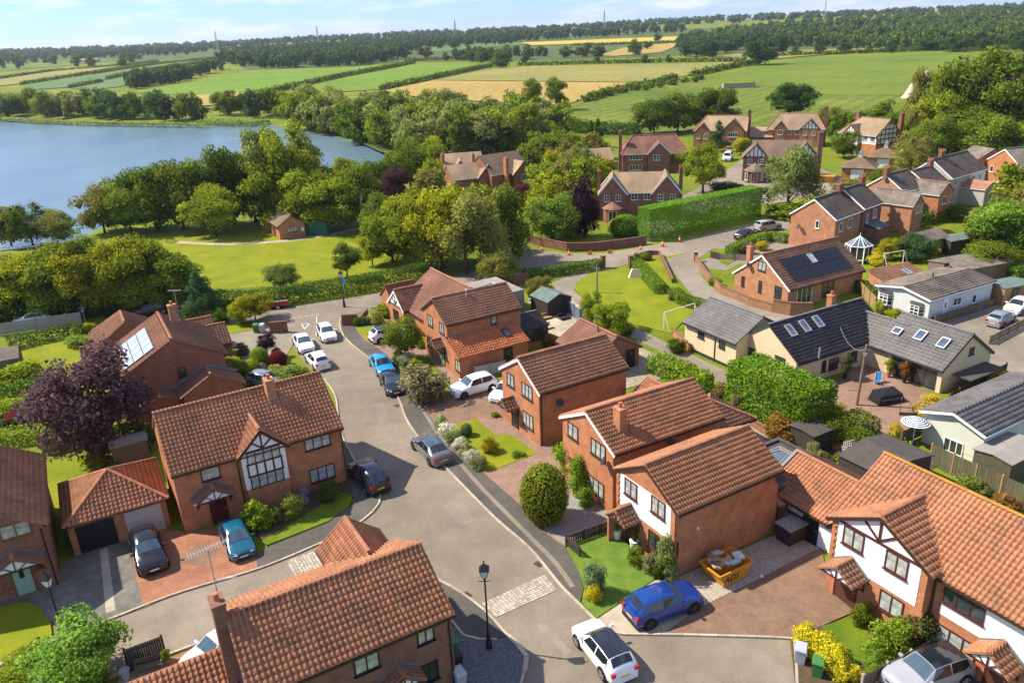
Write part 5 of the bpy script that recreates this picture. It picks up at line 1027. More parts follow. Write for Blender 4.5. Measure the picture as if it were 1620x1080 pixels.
D.part('extension', MB().box(4.3, 10.0, -2.0, 2.2, 0, 2.45), 'render_grey'); D.part('flat_roof', MB().box(4.27, 10.2, -2.2, 2.4, 2.46, 2.62).box(4.27, 10.2, 2.1, 2.4, 2.62, 2.8).box(9.9, 10.2, -2.2, 2.1, 2.62, 2.8), 'felt')
LQ = [(7.2, -1.9, 2.66), (9.3, -1.9, 2.66), (9.3, 1.5, 2.66), (7.2, 1.5, 2.66), (8.25, -.9, 3.2), (8.25, .5, 3.2)]; lb = D.part('roof_lantern', MB().add(LQ, [(0, 1, 4), (1, 2, 5, 4), (2, 3, 5), (3, 0, 4, 5)]), 'glass_blue'); lf = MB()
for a_, b_ in ((0, 4), (1, 4), (2, 5), (3, 5), (4, 5), (0, 1), (1, 2), (2, 3), (3, 0)): lf.bar(Vector(LQ[a_]) + Vector((0, 0, .03)), Vector(LQ[b_]) + Vector((0, 0, .03)), .09, .06)
lf.bar((7.2, -.2, 2.69), (8.25, -.2, 3.23), .06, .05).bar((9.3, -.2, 2.69), (8.25, -.2, 3.23), .06, .05); D.part('lantern_frame', lf, 'felt_pale', lb)
D.roof([[(4.4, -3.0, 2.0), (7.1, -3.0, 2.0), (7.1, 1.0, 2.75), (4.4, 1.0, 2.75)]], 'tile_brown', 'near', .28, .33)
# ---- link garage
LG_ = House('side_garage', 'low pantiled side garage with black door between the white houses', 'garage', 20.6, 43.2, -60.4)
LG_.gable(0, 0, 0, 6.6, 5.6, 2.3, 3.8, 'brick', 'tile', tile='near', parts=0, w_=.26)
q = LG_.hit(1290, 838, (0, -2.8, 0), FR); LG_.door((q.x - .3, -2.8), FR, .95, 2.05, 'black', 'black', None); LG_.win((q.x - 1.6, -2.8, 1.75), FR, 1.4, .8, 1, frame='brownpaint', pane='glass_net'); LG_.garage_door((2.0, -2.8), FR, 2.0, 2.0, 'white')
LG_.part('lead_verge', MB().bar((-3.4, -3.1, 2.28), (-3.4, 0, 3.95), .22, .08), 'lead')
# ---- C, pair of white houses
C = House('rendered_house', 'pair of white rendered houses with timbered gable and lichened orange ridge', 'house', 24.79, 33.38, -60.4)
C.gable(0, 0, 0, 14.0, 7.85, 4.82, 7.3, 'brick', 'tile', tile='near', parts=300, w_=.26, ridge_m='lichen_gold')
cg = C.loc((20.25, 35.13, 0)); yf = cg.y - 1.435; xg = cg.x
C.gable(xg, yf + 1.75, 90, 3.5, 5.74, 5.0, 6.6, 'brick', 'tile', tile='near', w_=.26, ridge_m='lichen', barge='brownpaint', gutter=False, oe=.35, ov=.18)
panel(C, 'render_panel', (xg - 2.5, yf), (xg + 2.45, yf), 2.5, 5.0, FR); C.part('render_gable', MB().plate([(xg - 2.75, yf - .026, 5.0), (xg + 2.75, yf - .026, 5.0), (xg, yf - .026, 6.5)], .026, (0, -1, 0)), 'render_white')
quoins(C, xg - 2.86, yf - .02, (1, 0), 2.5, 4.95, FR); quoins(C, xg + 2.86, yf - .02, (-1, 0), 2.5, 4.95, FR)
yq = yf - .03; C.boards([((xg - 2.75, yq, 5.0), (xg + 2.75, yq, 5.0)), ((xg, yq, 5.0), (xg, yq, 6.3)), ((xg, yq, 5.08), (xg - .95, yq, 5.85)), ((xg, yq, 5.08), (xg + .95, yq, 5.85))], FR, 'maroon', .14)
c0 = (0, yf - .026, 0); cb = (0, yf, 0)
C.winpx(1350.4, 852, c0, FR, 1.3, 1.15, 2, frame='maroon', pane='glass_net'); C.winpx(1418.5, 892, c0, FR, 1.3, 1.15, 2, frame='maroon', pane='glass_net'); C.winpx(1409.5, 956, cb, FR, 1.4, 1.2, 2, frame='maroon', pane='glass_net')
q = C.hit(1337, 934, cb, FR); C.door((q.x, yf), FR, 1.3, 2.1, 'door_brown', 'maroon'); C.canopy((q.x + .15, yf), FR, 2.3, 1.35, 2.3, 3.05, 'tile_brown', frame='maroon')
yw = -3.925; cw = (0, yw, 0); panel(C, 'render_panel', (xg + 3.4, yw), (7.0, yw), 2.5, 4.75, FR); quoins(C, xg + 3.05, yw - .02, (1, 0), 2.5, 4.7, FR)
C.winpx(1525, 954, (0, yw - .026, 0), FR, 2.1, 1.1, 3, frame='maroon', pane='glass'); C.winpx(1511, 1017, cw, FR, 2.1, 1.2, 3, frame='maroon', pane='glass_net')
q = C.hit(1575, 1075, cw, FR); C.canopy((q.x, yw), FR, 2.2, 1.35, 2.3, 3.05, 'tile', frame='maroon'); C.door((q.x, yw), FR, 1.0, 2.1, 'door_brown', 'maroon'); C.pipe(xg + 2.95, yw, FR, 4.6); C.dish((xg - 2.87, yf + .4, 3.9), LT)
# ------------------------------------------------------------------ buildings beyond the close
sh = House('garden_outbuilding', 'low brown roofed brick outbuilding behind the gable fronted house', 'outbuilding', 8.48, 71.64, -60.3)
sh.gable(0, 0, 0, 5.93, 5.42, 2.1, 3.61, 'brick_red', 'tile_red', tile='mid', w_=.3); q = sh.hit(997, 568, (2.965, 0, 0), RT); sh.door((2.965, q.y), RT, .9, 1.9, 'black', 'black', 'glass'); sh.part('roof_vent', MB().tube([(.5, -.4, 3.5), (.5, -.4, 4.1)], .07, 6), 'maroon')
# ---- K grey roofed bungalow
K = House('cream_bungalow', 'cream rendered bungalow with grey roofs, roof lights and patio', 'bungalow', 29.11, 69.86, 28.4)
q = K.loc((22.1, 72.95, 0)); k1 = (q.x, q.y)
K.gable(q.x, q.y - .2, -90, 7.2, 6.4, 2.95, 4.75, 'render_cream', 'tile_grey', tile='mid', w_=.42, e=.36, ridge_m='ridge_grey', fascia='greyframe')
K.gable(0, 0, 0, 12.56, 7.01, 2.6, 5.0, 'render_cream', 'tile_char', tile='mid', w_=.42, e=.36, ridge_m='ridge_grey', fascia='greyframe')
q3 = K.loc((38.53, 66.03, 0)); K.gable(q3.x, q3.y, -90, 6.74, 6.9, 2.4, 4.78, 'render_cream', 'tile_grey', tile='mid', w_=.42, e=.36, ridge_m='ridge_grey', fascia='greyframe', barge='greyframe')
K.gable(q3.x - .9, q3.y + 4.3, -90, 4.5, 5.1, 2.4, 4.1, 'render_cream', 'tile_grey', tile='mid', w_=.42, e=.36, ridge_m='ridge_grey', fascia='greyframe')
K.chimney(2.6, .6, 4.4, 6.0, .6, .6, 'brick', 1)
sl = [(-6.28, -3.8, 2.36), (6.28, -3.8, 2.36), (6.28, 0, 5.0), (-6.28, 0, 5.0)]
for px, py in ((1250, 524), (1272, 517), (1293, 510)):
    c_, u_, v_, n_ = K.plane_hit(px, py, sl); K.rooflight(c_ + n_ * .1, u_, v_, n_, .75, 1.3, 'alu')
kl = [(q3.x - 3.75, q3.y + 3.4, 2.25), (q3.x - 3.75, q3.y - 3.4, 2.25), (q3.x, q3.y - 3.4, 4.83), (q3.x, q3.y + 3.4, 4.83)]
for px, py in ((1420, 525), (1457, 532), (1493, 544)):
    c_, u_, v_, n_ = K.plane_hit(px, py, kl); K.rooflight(c_ + n_ * .1, u_, v_, n_, .85, 1.15 if px > 1430 else .8, 'alu')
k1x = k1[0] - 3.2
for px, py, w_, h_, n_ in ((1109.5, 527, .9, 1.0, 2), (1142.5, 542, .8, 1.1, 2)): K.winpx(px, py, (k1x, 0, 0), LT, w_, h_, n_, frame='greyframe', pane='glass')
for px, py, w_, h_, n_ in ((1188, 558, .95, 1.05, 2), (1234, 572, 1.2, 1.0, 2)): K.winpx(px, py, (-6.28, 0, 0), LT, w_, h_, n_, frame='greyframe', pane='glass')
for px, py, w_ in ((1303, 579, .55), (1318, 575, 1.2), (1347, 565, 1.5)): K.winpx(px, py, (0, -3.5, 0), FR, w_, 1.1, 2 if w_ > 1 else 1, frame='greyframe', pane='glass')
q = K.hit(1437, 594, (q3.x - 3.45, 0, 0), LT); K.win((q3.x - 3.45, q.y - .4, 1.15), LT, 4.4, 2.1, 4, frame='greyframe', pane='glass', sill=False, name='bifold_door'); q = K.hit(1537, 555, (0, q3.y - 3.37, 0), FR); K.win((q.x, q3.y - 3.37, q.z), FR, .7, .7, 2, frame='greyframe', pane='glass')
K.pipe(k1x, k1[1] - 1.0, LT, 2.7, 'greyframe'); K.part('plinth', MB().box(k1x - .06, k1x - .002, k1[1] - 3.4, k1[1] + 3.2, 0, .3), 'greyframe')
q = K.loc(G(1296, 560, 3.4)); K.part('flue', MB().tube([(q.x, q.y, 3.0), (q.x, q.y, 4.0)], .07, 8), 'alu'); K.part('lean_to_roof', MB().box(q3.x - 2.2, q3.x + 2.6, q3.y - 5.2, q3.y - 3.5, 1.5, 1.6), 'felt')
# ---- N
Nh = House('brick_bungalow', 'brick chalet bungalow with black solar panels covering its brown roof', 'bungalow', 35.12, 91.01, 28.6)
Nh.gable(0, 0, 0, 12.63, 8.4, 2.58, 5.56, 'brick_pale', 'tile_brown', tile='mid', w_=.4, e=.38, barge='white', fascia='greyframe')
n0 = (-6.315, 0, 0); ns = [(-6.45, -4.52, 2.4), (6.45, -4.52, 2.4), (6.45, 0, 5.61), (-6.45, 0, 5.61)]
for px, py, w_, h_, n_ in ((1206, 421, 1.2, 1.1, 2), (1175.5, 444.5, .5, 1.2, 1), (1202.5, 453, .5, 1.4, 1), (1231, 462, 1.0, 1.4, 1)): Nh.winpx(px, py, n0, LT, w_, h_, n_, frame='greyframe', pane='glass_net' if w_ > 1.1 else 'glass')
q = Nh.hit(1272, 466, (0, -4.2, 0), FR); Nh.win((q.x, -4.2, 1.2), FR, 2.4, 2.0, 3, frame='white', pane='glass', sill=False); Nh.win((q.x + 4.0, -4.2, 1.2), FR, 2.0, 2.0, 2, frame='greyframe', pane='glass', sill=False); Nh.dish((-6.315, 1.8, 4.0), LT)
Ux = Vector((1, 0, 0)); Vx = (Vector((0, 0, 5.61)) - Vector((0, -4.52, 2.4))).normalized(); Nx = Ux.cross(Vx)
for i in range(9):
    for j in range(2):
        if j == 1 and i == 4: continue
        p = Vector((-4.35 + i * 1.07, -4.52, 2.4)) + Vx * (1.65 + j * 1.75) + Nx * .17
        o = inst('solarb', lambda: MB().box(-.515, .515, -.85, .85, 0, .05).mesh('solar_panel', 'solar_black'), 'solar_panel', Nh.root); o.matrix_local = Matrix(((Ux[0], Vx[0], Nx[0], p[0]), (Ux[1], Vx[1], Nx[1], p[1]), (Ux[2], Vx[2], Nx[2], p[2]), (0, 0, 0, 1)))
p = Vector((-4.35 + 4 * 1.07, -4.52, 2.4)) + Vx * (1.65 + 1.75); Nh.rooflight(p + Nx * .1, Ux, Vx, Nx, .8, 1.4, 'alu', 'glass_net'); Nh.chimney(-4.6, 3.6, 2.5, 5.6, .6, .6, 'brick_pale', 1)
n2 = House('garden_studio', 'small brick garden building with brown tiled mono roof and roof light', 'outbuilding', 46.4, 89.0, 21)
n2.part('wall', MB().add([(-3, -1.6, 0), (3, -1.6, 0), (3, 1.6, 0), (-3, 1.6, 0), (-3, -1.6, 1.9), (3, -1.6, 1.9), (3, 1.6, 2.6), (-3, 1.6, 2.6)], [(0, 1, 5, 4), (1, 2, 6, 5), (2, 3, 7, 6), (3, 0, 4, 7), (4, 5, 6, 7)]), 'brick_pale')
NP = [(-3.2, -1.9, 1.9), (3.2, -1.9, 1.9), (3.2, 1.8, 2.75), (-3.2, 1.8, 2.75)]; n2.roof([NP], 'tile_brown', 'mid', .4, .38); c_, u_, v_, n_ = n2.plane_hit(1435, 431, NP); n2.rooflight(c_ + n_ * .08, u_, v_, n_, .7, 1.2, 'alu')
# conservatory, white
cv = House('white_conservatory', 'white framed garden conservatory with pointed glass roof', 'conservatory', 47.3, 102.2, 30); ring = [(1.7 * math.cos(R(a)), 1.7 * math.sin(R(a))) for a in range(0, 360, 60)]
cv.part('glazing', MB().prism([(x * .97, y * .97) for x, y in ring], .05, 2.2), 'glass'); gr = MB(); fr = MB()
for i, (x, y) in enumerate(ring):
    x2, y2 = ring[(i + 1) % 6]; fr.bar((x, y, 0), (x, y, 2.3), .12, .12); fr.bar((x, y, 2.3), (x2, y2, 2.3), .14, .12); fr.bar((x, y, .5), (x2, y2, .5), .1, .1); fr.bar((x, y, 2.3), (0, 0, 3.5), .1, .07); mx_, my_ = (x + x2) / 2, (y + y2) / 2; fr.bar((mx_, my_, 2.3), (0, 0, 3.5), .07, .06); fr.bar((mx_, my_, .1), (mx_, my_, 2.3), .07, .07)
    gr.add([(x * 1.02, y * 1.02, 2.28), (x2 * 1.02, y2 * 1.02, 2.28), (0, 0, 3.46)], [(0, 1, 2)])
cv.part('frame', fr, 'white'); cv.part('glass_roof', gr, 'glass_blue'); cv.part('finial', MB().lathe([(.06, 3.5), (.03, 3.7), (.05, 3.75), (.01, 3.95)], 6), 'white')
# ---- park homes
def park_home(name, label, x, y, deg, Ln, W, he, hr, m, roofm, base_m, bays=True):
    h = House(name, label, 'park home', x, y, deg); h.gable(0, 0, 0, Ln, W, he, hr, m, roofm, tile='mid', w_=.45, e=.4, oe=.25, ov=.35, ridge_m=None, barge='white', fascia='white', base=.55)
    h.part('skirting', MB().box(-Ln / 2 + .03, Ln / 2 - .03, -W / 2 + .03, W / 2 - .03, 0, .545), base_m); return h
Mh = park_home('park_home', 'pale grey park home with two white bow windows and brown roof', 47.9, 83.5, 27.8, 10.9, 6.3, 2.75, 3.35, 'render_grey', 'stone_roof', 'brick')
def bow(h, px, py, p0, na):
    q = h.hit(px, py, p0, na); c, s_ = math.cos(na), math.sin(na); T = lambda u, d, z: (q.x + c * d - s_ * u, q.y + s_ * d + c * u, z); z = q.z
    b = h.part('bow_window', MB().add([T(-.85, 0, z - .6), T(-.5, .4, z - .6), T(.5, .4, z - .6), T(.85, 0, z - .6), T(-.85, 0, z + .6), T(-.5, .4, z + .6), T(.5, .4, z + .6), T(.85, 0, z + .6)], [(0, 1, 5, 4), (1, 2, 6, 5), (2, 3, 7, 6), (4, 5, 6, 7), (3, 2, 1, 0)]), 'glass'); f = MB()
    P5 = [(-.85, 0), (-.5, .42), (0, .42), (.5, .42), (.85, 0)]
    for u, d in P5: f.bar(T(u, d, z - .62), T(u, d, z + .62), .08, .08)
    for (u, d), (u2, d2) in zip(P5[:-1], P5[1:]):
        for zz in (-.6, -.1, .3, .6): f.bar(T(u, d + .01, z + zz), T(u2, d2 + .01, z + zz), .06, .06 if abs(zz) < .5 else .12)
    h.part('window_frame', f, 'white', b); h.part('bow_roof', MB().add([T(-.95, 0, z + .67), T(-.55, .5, z + .67), T(.55, .5, z + .67), T(.95, 0, z + .67), T(-.7, 0, z + .9), T(.7, 0, z + .9)], [(0, 1, 4), (1, 2, 5, 4), (2, 3, 5)]), 'tile_char', b)
bow(Mh, 1401.5, 471.5, (-5.45, 0, 0), LT); bow(Mh, 1450, 490, (-5.45, 0, 0), LT)
m0 = (0, -3.15, 0); Mh.winpx(1514, 476.5, m0, FR, 1.4, .9, 2, frame='white', pane='glass'); Mh.winpx(1541, 472, m0, FR, .7, 1.0, 1, frame='white', pane='glass'); q = Mh.hit(1494, 490, m0, FR); Mh.door((q.x, -3.15), FR, .85, 2.3, 'white', 'white', 'glass')
Mh.part('roof_vent', MB().tube([(-.5, .2, 3.2), (-.5, .2, 3.9)], .08, 6), 'black'); Mh.dish((5.2, 2.0, 3.3), BK)
M2 = park_home('park_home', 'sage green park home with charcoal roof behind the timber fence', 37.55, 54.2, 29.6, 11.5, 4.6, 2.75, 3.5, 'render_sage', 'tile_grey', 'render_sage')
q = M2.hit(1508, 706, (-5.75, 0, 0), LT); M2.win((-5.75, q.y, q.z), LT, 1.5, 1.1, 3, frame='white', pane='glass'); M2.winpx(1601, 700, (0, -2.3, 0), FR, .7, .9, 1, frame='white'); M2.winpx(1625, 690, (0, -2.3, 0), FR, .9, 1.0, 2, frame='white')
# sheds by park homes
def shed(name, label, px, py, deg, a, b, h, m, roofm, pitch=.35, door=None):
    p = G(px, py); s_ = House(name, label, 'shed', p.x, p.y, deg); s_.gable(0, 0, 0, a, b, h, h + pitch, m, roofm, tile=None, oe=.12, ov=.12, ridge_m=None, gutter=False)
    if door: s_.door((-a * .1, -b / 2), FR, .85, min(1.8, h - .1), door, 'timber_dark', None)
    return s_
shed('garden_shed', 'grey flat roofed shed against the sage park home', 1590, 745, 29.6, 4.2, 2.6, 1.9, 'timber_green', 'felt_pale', .2)
shed('workshop', 'long dark felt roofed workshop behind the white houses', 1395, 760, -60, 3.6, 5.2, 2.1, 'timber_dark', 'felt', .45); shed('garden_store', 'black boxy storage unit with pale top beside brick wall', 1252, 852, 29.7, 1.7, 1.1, 1.25, 'timber_dark', 'felt_pale', .03)
shed('hot_tub_shelter', 'dark grey covered shelter box beside the flat roof', 1283, 705, 29.6, 2.4, 2.2, 1.7, 'timber_dark', 'felt', .1)
shed('garden_shed', 'olive roofed garden shed beside the blue grey fence', 872, 492, -58, 3.4, 3.4, 1.9, 'timber_dark', 'felt_green', .7); shed('timber_hut', 'wide corrugated roof shelter behind the grey park home', 1530, 440, 20, 8.0, 5.0, 2.2, 'timber', 'stone_roof', .3)
shed('timber_store', 'fresh timber store with green roof by the park home', 1590, 475, 20, 4.2, 2.6, 2.1, 'timber_new', 'felt_green', .15, 'timber'); shed('brick_shed', 'stone roofed brick shed with teal door', 1460, 400, 28, 5.0, 3.6, 2.3, 'brick_dark', 'stone_roof', .9, 'teal')
shed('timber_shed', 'dark plank shed with pale green felt roof', 1512, 397, 20, 5.4, 2.6, 2.0, 'timber_dark', 'felt_green', .25); shed('garden_shed', 'weathered timber shed with slatted roof on the left lawn', 8, 588, 25, 3.4, 3.0, 1.8, 'timber', 'stone_roof', .8)
shed('garden_store', 'small pale roofed store beside the pyramid garage', 210, 728, 29.6, 2.6, 1.6, 1.9, 'timber', 'felt_pale', .2)
# ---- village terrace
def brow(name, label, x, y, deg, Ln, W, he, hr, wall, roofm, pots=3, chim=None, wins=(), tile='mid', barge='white'):
    h = House(name, label, 'house', x, y, deg); h.gable(0, 0, 0, Ln, W, he, hr, wall, roofm, tile=None, oe=.2, barge=barge, ridge_m='ridge_grey', fascia='white')
    if chim: h.chimney(chim, 0, hr - .7, hr + 1.1, .6, 1.2, 'brick_red', pots, 90)
    return h
S1 = brow('terraced_house', 'end terrace brick house with white edged gable and small window', 46.36, 111.82, 40.5, 7.4, 6.79, 4.8, 7.17, 'brick_pale', 'slate', 2, 3.2)
S1.winpx(1293, 355, (-3.7, 0, 0), LT, .55, 1.1, 1, frame='white'); S1.winpx(1330, 359, (0, -3.4, 0), FR, .8, 1.3, 1, frame='white'); S1.winpx(1344.5, 353, (0, -3.4, 0), FR, 1.1, 1.3, 2, frame='white'); S1.dish((-3.7, 1.8, 3.0), LT)
S2 = brow('terraced_house', 'mid terrace slate roofed house with rear stone wing', 51.6, 115.8, 40.5, 5.6, 6.7, 5.1, 7.45, 'brick_dark', 'slate', 3, 2.6)
S2.winpx(1384, 337.5, (0, -3.35, 0), FR, 1.2, 1.3, 2, frame='white'); S2.winpx(1372, 345, (0, -3.35, 0), FR, .5, 1.3, 1, frame='white'); S2.win((-.6, -3.35, 1.3), FR, 1.3, 1.2, 2, frame='white'); q = S2.loc((60.7, 119.2, 0)); S2.gable(q.x - 1.3, q.y, -90, 6.5, 4.0, 4.4, 6.0, 'brick_pale', 'stone_roof', tile=None, oe=.15, ridge_m='ridge_grey', barge='white', fascia='white')
xq = q.x - 1.3; S2.win((xq, q.y - 3.25, 3.5), FR, 1.0, 1.1, 2, frame='white'); S2.win((xq + 1.3, q.y - 3.25, 3.5), FR, .5, 1.1, 1, frame='white'); S2.roof([[(-2.0, -5.6, 2.2), (1.5, -5.6, 2.2), (1.5, -3.3, 2.7), (-2.0, -3.3, 2.7)]], 'felt_green', None); S2.part('porch_wall', MB().box(-1.9, 1.4, -5.4, -3.36, 0, 2.18), 'brick_dark')
S3 = brow('terraced_house', 'pink brick gabled terrace house with rear orange wing', 63.0, 126.2, 36, 6.4, 6.6, 5.1, 7.3, 'brick_pale', 'slate', 3, -3.0)
S3.gable(2.6, -4.6, -90, 5.0, 4.6, 4.5, 6.0, 'brick', 'stone_roof', tile=None, oe=.15, ridge_m='lichen', fascia='white'); S3.win((2.2, -7.1, 3.4), FR, 1.3, 1.2, 2, frame='white'); S3.win((3.9, -7.1, 3.4), FR, .5, 1.2, 1, frame='white'); S3.dish((.3, -5.0, 3.0), LT)
S3b = brow('terraced_house', 'low slate roofed terrace house between brick and white gables', 69.3, 130.6, 36, 6.2, 6.6, 4.7, 6.9, 'brick_dark', 'slate', 3, 2.7)
S4 = brow('terraced_house', 'white painted terrace house with dark slate roof and tall chimney', 78.06, 138.22, 35.8, 12.2, 7.38, 4.91, 7.6, 'render_stone', 'slate', 4, -3.2)
panel(S4, 'white_wall', (.5, -3.69), (6.1, -3.69), .1, 4.85, FR)
for px, py, w_ in ((1512, 288, .6), (1522, 291, 1.1), (1539, 283.5, 1.2), (1550, 281, .5)): S4.winpx(px, py, (0, -3.72, 0), FR, w_, 1.2, 2 if w_ > 1 else 1, frame='white')
S4.gable(-.2, -5.6, -90, 4.2, 4.4, 2.9, 3.9, 'render_stone', 'tile_brown', tile=None, oe=.15, ridge_m=None, fascia='white'); S4.win((-.2, -7.7, 1.6), FR, 1.0, 1.2, 2, frame='white')
S5 = brow('brick_house', 'tall orange brick gable house beside the white terrace', 94.0, 143.0, 12, 8, 8.6, 4.9, 7.57, 'brick', 'stone_roof', 1, None)
S5.winpx(1569, 267, (-4, 0, 0), LT, .8, 1.1, 1, frame='white'); S5.winpx(1567, 292, (-4, 0, 0), LT, 1.2, 1.1, 2, frame='white'); S5.gable(-2.5, 6.5, 90, 5, 8, 4.9, 7.0, 'brick', 'stone_roof', tile=None, ridge_m=None)
S6 = House('stone_outbuilding', 'low stone roofed outbuilding with brick chimney behind the terrace', 'outbuilding', 75.6, 117.5, 28); S6.gable(0, 0, 0, 6.5, 4.0, 2.2, 3.6, 'brick_pale', 'stone_roof', tile=None, ridge_m='ridge_grey', gutter=False); S6.chimney(1.6, .4, 2.8, 4.4, .6, .6, 'brick', 1); S6.door((-1.5, -2.0), FR, .9, 1.9, 'timber_dark', 'timber_dark', None)
# ---- large houses of the upper estate
def villa(label, x, y, deg, Ln, W, he, hr, wall, roofm, hip=(0, 0), name='detached_house'):
    h = House(name, label, 'house', x, y, deg); h.gable(0, 0, 0, Ln, W, he, hr, wall, roofm, tile=None, hip=hip, ridge_m='lichen' if hip[0] else None, fascia='white', oe=.4); return h
def front_gable(h, x, y, W, he, hr, dep, wall, roofm, timber=False, barge='brownpaint', win=True):
    h.gable(x, y + dep / 2, 90, dep, W, he, hr, wall, roofm, tile=None, ridge_m=None, barge=barge, gutter=False, oe=.35)
    if timber:
        h.part('render_gable', MB().plate([(x - W / 2 * .92, y - .03, he), (x + W / 2 * .92, y - .03, he), (x, y - .03, hr - .15)], .02, (0, -1, 0)), 'render_white')
        k = 5; h.boards([((x - W / 2 * .8 + i * W * .8 / k, y - .03, he), (x - W / 2 * .8 + i * W * .8 / k, y - .03, he + (hr - he - .2) * (1 - abs(-.8 + i * 1.6 / k)))) for i in range(k + 1)] + [((x - W / 2, y - .03, he), (x + W / 2, y - .03, he))], FR, 'brownpaint', .16)
    if win:
        for dx in (-W * .22, W * .22): h.win((x + dx, y, he - 1.0), FR, .9, 1.1, 2, frame='white', pane='glass', rows=2)
T2 = villa('brick house with twin front gables above the tall clipped hedge', 23.2, 135.6, -7.6, 9.4, 7.2, 4.96, 7.5, 'brick_red', 'tile_tan')
front_gable(T2, -4.6, -4.3, 4.4, 4.9, 7.6, 5.5, 'brick_red', 'tile_tan', barge='white'); front_gable(T2, 4.4, -4.3, 4.6, 4.9, 7.7, 5.5, 'brick_red', 'tile_tan', barge='white'); T2.win((-.9, -3.6, 4.0), FR, 1.1, 1.1, 2, frame='white', rows=2); T2.win((1.2, -3.6, 4.0), FR, 1.1, 1.1, 2, frame='white', rows=2)
T2.chimney(-6.95, -1, 0, 8.0, .6, .8, 'brick_red', 1); T2.chimney(6.9, -1, 0, 8.4, .6, .8, 'brick_red', 2)
T2.part('bay', MB().prism([(-4.6 + 1.6 * math.cos(R(a)), -4.6 + 1.6 * math.sin(R(a))) for a in range(-165, 30, 32)][::1], 0, 2.3), 'brick_red'); br = [( -4.6 + 1.85 * math.cos(R(a)), -4.6 + 1.85 * math.sin(R(a))) for a in range(0, 360, 45)]
T2.part('bay_roof', MB().add([(x, y, 2.32) for x, y in br] + [(-4.6, -4.6, 3.5)], [(i, (i + 1) % 8, 8) for i in range(8)]), 'tile_red'); T2.win((-4.6, -6.18, 1.2), FR, 1.3, 1.8, 2, frame='white', sill=False)
T3 = villa('red brick hipped roof house with tall side chimney', 33.9, 180.6, -4, 14.4, 7.6, 4.6, 7.77, 'brick_red', 'tile_red', (2.4, 2.4)); front_gable(T3, .8, -4.6, 4.8, 4.6, 6.9, 5, 'brick_dark', 'tile_red', barge='white', win=False); T3.win((.2, -4.6, 3.5), FR, 1.4, 1.2, 2, frame='white', rows=2)
T3.win((-4.3, -3.8, 3.6), FR, 2.8, 1.2, 4, frame='white', rows=1); T3.win((-4.3, -3.8, 1.3), FR, 2.8, 1.2, 4, frame='white'); T3.chimney(-7.6, -1.8, 0, 9.2, .7, 1.0, 'brick_red', 1)
T4 = villa('tan roofed brick house with white window bays beside the meadow', 58.1, 213, -20, 13.2, 8.6, 4.78, 7.83, 'brick', 'tile_tan', (2.5, 0)); front_gable(T4, 3.2, -5.3, 5.4, 4.8, 7.4, 6, 'brick', 'tile_tan', win=False); T4.win((3.2, -5.3, 3.6), FR, 2.4, 1.2, 4, frame='white'); T4.win((3.2, -5.3, 1.2), FR, 2.4, 1.2, 4, frame='white'); front_gable(T4, -4.5, -5.6, 4.4, 4.2, 6.4, 6, 'brick', 'tile_tandark', win=True); T4.chimney(6.8, 0, 0, 9.2, .8, 1.2, 'brick_dark', 2)
T5 = villa('tan roofed house with timbered dormer gables and tall chimney', 76.7, 209.6, -22, 13.5, 7.6, 4.7, 7.92, 'brick', 'tile_tan', (2.2, 2.2)); front_gable(T5, 3.4, -4.9, 4.8, 4.6, 6.9, 5, 'brick', 'tile_tandark', timber=True); front_gable(T5, -3.8, -4.5, 2.4, 5.0, 6.4, 4, 'brick', 'tile_tan', timber=False, win=False)
for dx in (-3.8, -1.6, .4): T5.win((dx, -4.52 if dx < -3 else -3.8, 3.7), FR, 1.1, 1.2, 2, frame='white'); 
T5.chimney(6.9, -1.5, 0, 9.8, .9, 1.2, 'brick_red', 1); T5.gable(-8.5, -1, 0, 6, 6, 2.6, 4.6, 'brick', 'tile_tan', tile=None, ridge_m=None)
T6 = villa('dark roofed house with black and white timbered front gables', 57.6, 165.2, -17, 11.5, 7.8, 4.9, 7.6, 'brick_dark', 'tile_tandark'); front_gable(T6, -5.0, -4.6, 4.8, 4.9, 7.4, 6, 'brick_dark', 'tile_tandark', True); front_gable(T6, 4.6, -4.6, 4.8, 4.9, 7.6, 6, 'brick_dark', 'tile_tandark', True); T6.win((-.9, -3.9, 4.0), FR, 1.3, 1.2, 2, frame='white'); T6.win((.8, -3.9, 1.4), FR, 1.3, 1.6, 2, frame='white')
T6.chimney(7.3, -3.2, 0, 9.6, .9, 1.2, 'brick_dark', 1)
T6.part('bay', MB().prism([(-5.0 + 2.0 * math.cos(R(a)), -5.6 + 2.0 * math.sin(R(a))) for a in range(0, 360, 45)], 0, 2.3), 'brick_dark'); br = [(-5.0 + 2.3 * math.cos(R(a)), -5.6 + 2.3 * math.sin(R(a))) for a in range(0, 360, 45)]; T6.part('bay_roof', MB().add([(x, y, 2.32) for x, y in br] + [(-5.0, -5.6, 3.9)], [(i, (i + 1) % 8, 8) for i in range(8)]), 'tile_tandark')
T6.win((-5.0, -7.48, 1.15), FR, 1.2, 1.9, 2, frame='white', sill=False); T6.win((-3.5, -6.9, 1.3), R(-40), .7, 1.4, 1, frame='white'); T6.win((-6.5, -6.9, 1.3), R(-140), .7, 1.4, 1, frame='white')
T7 = villa('black and white half timbered house with dormer and porch', 88.2, 192.5, -62, 10.5, 8.2, 4.9, 8.0, 'brick', 'tile_tan', (2.6, 0))
panel(T7, 'render_panel', (-5.2, -4.1), (5.2, -4.1), 2.6, 4.8, FR); e5 = 5.25
T7.part('render_gable', MB().plate([(e5 + .03, -4.0, 2.6), (e5 + .03, 4.0, 2.6), (e5 + .03, 4.0, 4.8), (e5 + .03, 1.4, 6.8), (e5 + .03, -1.4, 6.8), (e5 + .03, -4.0, 4.8)], .03, (1, 0, 0)), 'render_white')
